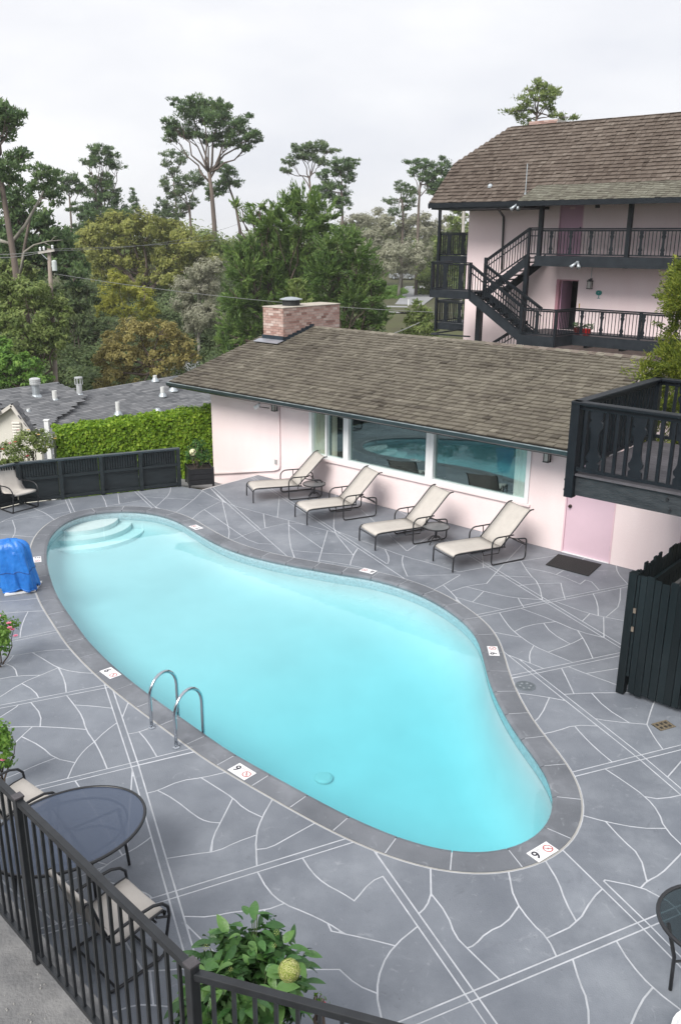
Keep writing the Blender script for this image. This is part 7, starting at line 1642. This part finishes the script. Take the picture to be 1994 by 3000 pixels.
# vents and flues standing on the roof
def on_main(x, y):
    o = rA; N_ = rd.cross(dn3).normalized(); d = Vector(ray(x, y)); cpos = Vector((0, 0, CAMH)); t = (o - cpos).dot(N_) / d.dot(N_); return cpos + d * t
def flue(x, y, ytop, r_, label, style):
    b = on_main(x, y); k = depth_of(b) / FPX; h = (y - ytop) * k * 1.02; t = thing('roof_flue', b, label, 'flue', 'metal flues on the grey roof')
    mb = MB(); mb.lathe([(r_ * 2.1, -.06), (r_ * 2.1, -.02), (r_ * 1.15, .14), (r_, .15)], b + Vector((0, 0, .05)), 14); mb.build('flashing', M_galv, t)
    if style == 'cap':
        mb = MB(); mb.lathe([(r_, .05), (r_, h * .68)], b, 14); mb.build('pipe', M_galv, t, smooth=False); mb = MB(); mb.lathe([(r_ * 1.45, h * .68), (r_ * 1.5, h * .76), (r_ * 1.5, h * .78), (r_ * 1.3, h * .80), (r_ * 1.5, h * .84), (r_ * 1.5, h * .95), (r_ * .9, h)], b, 16); mb.build('cap', mat('pale_galvanised', (.55, .57, .58), .45, metal=.4, var=.1), t)
    elif style == 'slot':
        mb = MB(); mb.lathe([(r_, .05), (r_, h * .66)], b, 14); mb.build('pipe', mat('pale_galvanised', (.55, .57, .58)), t)
        for k_ in range(8):
            a = k_ * PI / 4; q = b + Vector((math.cos(a) * r_ * 1.35, math.sin(a) * r_ * 1.35, 0)); mb = MB(); mb.bar(q + Vector((0, 0, h * .64)), q + Vector((0, 0, h * .97)), .03, .02); mb.build('cap_bar', mat('pale_galvanised', (.55, .57, .58)), t)
        mb = MB(); mb.lathe([(r_ * 1.45, h * .95), (r_ * 1.45, h), (.01, h * 1.01)], b, 14); mb.build('cap', mat('pale_galvanised', (.55, .57, .58)), t)
    else:
        mb = MB(); mb.lathe([(r_, .05), (r_, h), (r_ * .7, h), (r_ * .7, h - .03)], b, 12); mb.build('pipe', mat('white_pipe', (.62, .63, .62), .5, var=.08), t)
flue(108, 1168, 1108, .16, 'widest grey roof flue with a ringed cap near the cross gable', 'cap'); flue(235, 1165, 1106, .13, 'tall pale roof flue with a slotted cap', 'slot'); flue(163, 1180, 1145, .11, 'short white vent pipe left of the slotted flue', 'p')
flue(347, 1216, 1178, .10, 'short white vent pipe in the middle of the grey roof', 'p'); flue(477, 1162, 1134, .10, 'white vent pipe right of the middle of the grey roof', 'p'); flue(508, 1146, 1114, .12, 'white vent pipe with wide flashing by the pool-house eave', 'slot'); flue(455, 1118, 1100, .10, 'white pipe on the far edge of the grey roof', 'p'); flue(85, 1213, 1198, .07, 'small white pipe near the cream gable', 'p'); flue(462, 1208, 1202, .10, 'low white dome vent just above the hedge', 'p')
b = D(140, 1262, 23.5); pp = thing('white_post', (b.x, b.y, -3), 'short square white post rising above the left end of the hedge', 'post'); mb = MB(); z1 = D(140, 1232, 23.5).z; mb.box(b.x - .06, b.x + .06, b.y - .06, b.y + .06, -3, z1); mb.build('shaft', M_white, pp); mb = MB(); mb.box(b.x - .075, b.x + .075, b.y - .075, b.y + .075, z1, z1 + .03); mb.build('cap', M_white, pp)
# utility pole
PY = 47.6; top = D(144, 728, PY); foot = D(163, 1100, PY)
up = thing('utility_pole', (foot.x, foot.y, -4.2), 'weathered wooden utility pole with crossarm and transformer on the left', 'utility pole')
M_pole = mat('pole_wood', (.19, .155, .13), .9, color2=(.32, .27, .235), scale=2, bump=.4, bscale=20, stretch=(1, 1, .2))
mb = MB(); mb.tube([Vector((foot.x, foot.y, -4.2)), foot, foot.lerp(top, .5), top], [.135, .13, .12, .10], 12); mb.build('shaft', M_pole, up, smooth=True)
ca, cb = D(113, 741, PY - .2), D(160, 733, PY - .2); mb = MB(); mb.bar(ca, cb, .10, .12); arm = mb.build('crossarm', mat('grey_arm', (.42, .40, .37), .9, var=.15, scale=5), up)
for (x, y) in ((119, 738), (130, 736), (155, 732)):
    q = D(x, y, PY - .2); mb = MB(); mb.lathe([(.035, .04), (.065, .10), (.05, .14), (.07, .18), (.05, .23), (.03, .25)], q, 10); mb.build('insulator', mat('pale_insulator', (.62, .64, .66), .3), arm)
mb = MB(); mb.bar(D(120, 742, PY - .15), D(140, 760, PY - .12), .04, .04); mb.build('brace', M_galv, up)
q = D(160, 778, PY - .1); mb = MB(); hh = (790 - 765) * PY / FPX; mb.lathe([(.12, -.27), (.13, -.25), (.13, .22), (.11, .25), (.03, .28)], q, 16); tr_ = mb.build('transformer', mat('transformer_grey', (.52, .57, .57), .5, var=.05), up)
mb = MB(); mb.bar(q, D(150, 780, PY), .05, .08); mb.build('bracket', M_galv, up)
# wires
M_wire = mat('wire', (.20, .205, .21), .6); M_wired = mat('dark_wire', (.05, .05, .055), .6)
def wire(a, b, sag, r_, label, m_=M_wire):
    a, b = Vector(a), Vector(b); pts = [a.lerp(b, t / 24) - Vector((0, 0, sag * 4 * (t / 24) * (1 - t / 24))) for t in range(25)]; mb = MB(); mb.tube(pts, r_, 5); tag(mb.build('overhead_wire', m_), label, 'wire', 'overhead wires')
wire(D(158, 802, PY), D(2100, 912, 46.5), 0.9, .013, 'overhead wire running from the pole past the brick chimney')
wire(D(155, 730, PY - .2), D(1010, 645, 90), .5, .013, 'overhead wire running right from the pole crossarm'); wire(D(130, 735, PY - .2), D(700, 655, 90), .6, .013, 'second thin wire from the crossarm across the olive oak'); wire(D(-60, 742, PY + 8), D(118, 737, PY - .2), .1, .016, 'wire reaching the crossarm from the left edge'); wire(D(-60, 752, PY + 8), D(119, 740, PY - .2), .15, .016, 'lower wire reaching the crossarm from the left edge')
wire(D(220, 930, 70), D(640, 868, 95), .6, .02, 'faint dark wire crossing the yellow tree', M_wired)
wire(L(-10.8, -13.9, WP(1290, 950, -13.9)[1]), L(-11.6, -13.0, WP(1242, 990, -13.0)[1]), .02, .02, 'pale drooping cable at the corner of the lower gallery')
# bare branch and second pole far off
bb = thing('bare_branch', D(60, 775, 55), 'bare pale branch arching over the utility pole top', 'branch'); mb = MB()
limb(mb, [D(x, y, 55) for x, y in ((60, 800), (72, 738), (100, 718), (140, 707), (185, 703))], .09, .02, 6); limb(mb, [D(x, y, 55) for x, y in ((150, 706), (160, 695), (166, 692))], .03, .01, 5); limb(mb, [D(x, y, 55) for x, y in ((130, 710), (148, 720), (156, 724))], .03, .01, 5); mb.build('wood', M_barkg, bb, smooth=True)
for i, pts in enumerate([[(40, 706), (75, 660), (108, 600), (128, 560)], [(0, 705), (26, 712), (46, 740)]]):
    lb = ['pale leaning dead limb left of the small lone pine', 'pale dead limb crossing the thick trunk at the left edge'][i]; bb = thing('dead_limb', D(*pts[0], 57), lb, 'branch'); mb = MB(); limb(mb, [D(x, y, 57) for x, y in pts], .13, .05, 6); mb.build('wood', M_barkg, bb, smooth=True)
q = D(1360, 655, 80); fp_ = thing('far_pole', (q.x, q.y, -1), 'grey far-off pole seen through the upper side gallery', 'pole'); mb = MB(); mb.tube([Vector((q.x, q.y, -1)), D(1358, 612, 80)], .14, 8); mb.bar(D(1347, 637, 80), D(1368, 635, 80), .12, .12); mb.build('shaft', mat('grey_arm', (.42, .40, .37)), fp_)
# road on the far slope
def road(px_l, px_r, zoff=.03):
    mb = MB(); vs = []
    for (xl, yl), (xr, yr) in zip(px_l, px_r):
        for x, y in ((xl, yl), (xr, yr)):
            z = -1.0
            for _ in range(12):
                g = G(x, y, z); z = float(terrain_z(g.x, g.y))
            vs.append((g.x, g.y, z + zoff))
    n = len(px_l); mb.add(vs, [(2 * i, 2 * i + 1, 2 * i + 3, 2 * i + 2) for i in range(n - 1)]); return mb
M_road = mat('road_asphalt', (.22, .225, .235), .9, color2=(.30, .305, .315), scale=.6, bump=.2)
tag(road([(1100, 945), (1130, 915), (1160, 888), (1175, 868), (1174, 850), (1190, 838)], [(1190, 945), (1212, 918), (1245, 890), (1275, 868), (1262, 850), (1240, 838)], .05).build('road', M_road, smooth=True), kind='structure')
tag(road([(440, 1150), (470, 1100), (490, 1080), (520, 1062)], [(620, 1150), (610, 1100), (600, 1080), (585, 1062)], .08).build('lane', M_road, smooth=True), kind='structure')
tag(road([(440, 905), (462, 880), (480, 862)], [(520, 905), (500, 880), (500, 862)], .08).build('far_lane', M_road, smooth=True), kind='structure')
p = G(1195, 905, -1.2); b = thing('marker_post', (p.x, p.y, float(terrain_z(p.x, p.y))), 'thin white marker post at the edge of the far road', 'post'); mb = MB(); hz_ = 26 * depth_of(p) / FPX; mb.box(p.x - .05, p.x + .05, p.y - .05, p.y + .05, b.location.z, p.z + hz_); mb.build('shaft', M_white, b); mb = MB(); mb.box(p.x - .06, p.x + .06, p.y - .06, p.y + .06, p.z + hz_, p.z + hz_ + .05); mb.build('cap', M_white, b)
# parked car by the oak
cp = G(1178, 832, -.9); cz = float(terrain_z(cp.x, cp.y)); car = thing('parked_car', (cp.x, cp.y, cz), 'silver car parked under the grey oak beside the far road', 'car', rz=R(-12)); M4c = pmatrix(car); fc = lambda x, y, z: M4c @ Vector((x, y, z))
M_car = mat('silver_paint', (.45, .47, .50), .25, metal=.6, var=.03); M_cglass = mat('car_glass', (.012, .014, .016), .08)
def car_loft(mb, secs):
    n = len(secs[0]); vs = [fc(*p) for s_ in secs for p in s_]; mb.add(vs, [(i * n + k, i * n + (k + 1) % n, (i + 1) * n + (k + 1) % n, (i + 1) * n + k) for i in range(len(secs) - 1) for k in range(n)] + [tuple(range(n - 1, -1, -1)), tuple((len(secs) - 1) * n + k for k in range(n))])
def sec(x, w, z0, z1, c_=.1): return [(x, -w, z0), (x, w, z0), (x, w, z1 - c_), (x, w - c_, z1), (x, -w + c_, z1), (x, -w, z1 - c_)]
mb = MB(); car_loft(mb, [sec(-2.15, .75, .35, .80), sec(-2.05, .86, .25, .92), sec(-1.2, .90, .22, .98), sec(.6, .90, .22, .96), sec(1.6, .88, .22, .86), sec(2.1, .80, .28, .72), sec(2.2, .7, .38, .62)]); mb.build('body', M_car, car, smooth=False, fix=True)
mb = MB(); car_loft(mb, [sec(-1.75, .74, .93, .97, .03), sec(-1.25, .70, .93, 1.36, .1), sec(-.3, .70, .93, 1.44, .1), sec(.35, .68, .93, 1.38, .1), sec(1.05, .74, .90, .93, .02)]); mb.build('cabin_glass', M_cglass, car, fix=True)
mb = MB(); car_loft(mb, [sec(-1.15, .66, 1.38, 1.41, .02), sec(-.3, .66, 1.445, 1.47, .02), sec(.25, .64, 1.395, 1.42, .02)]); mb.build('roof', M_car, car, fix=True)
for x in (-1.3, 1.35):
    for y in (-.86, .86):
        mb = MB(); mb.tube([fc(x, y - .1, .32), fc(x, y + .1, .32)], .32, 16); w = mb.build('wheel', mat('tyre', (.015, .015, .016), .8), car); mb = MB(); s_ = 1 if y > 0 else -1; mb.tube([fc(x, y + s_ * .101, .32), fc(x, y + s_ * .112, .32)], .19, 12); mb.build('rim', M_galv, w)
for y in (-.6, .6):
    mb = MB(); mb.box(2.11, 2.16, y - .14, y + .14, .56, .68, fn=fc); mb.build('headlight', M_white, car)


# ================================================================== thin haze volume over the whole place, added to lift the dark trees
hz = MB(); hz.box(-1230, 1230, -330, 1530, -6.0, 34.0); hm = bpy.data.materials.new('lift_haze'); hm.use_nodes = True
N, K = hm.node_tree.nodes, hm.node_tree.links; N.clear(); oo = N.new('ShaderNodeOutputMaterial'); pv_ = N.new('ShaderNodeVolumePrincipled'); pv_.inputs['Color'].default_value = (.93, .95, .97, 1); pv_.inputs['Density'].default_value = .0004; pv_.inputs['Anisotropy'].default_value = .0
K.new(pv_.outputs[0], oo.inputs['Volume']); tag(hz.build('haze', hm), 'thin pale haze added to lighten the dark far trees', 'haze', kind='stuff')
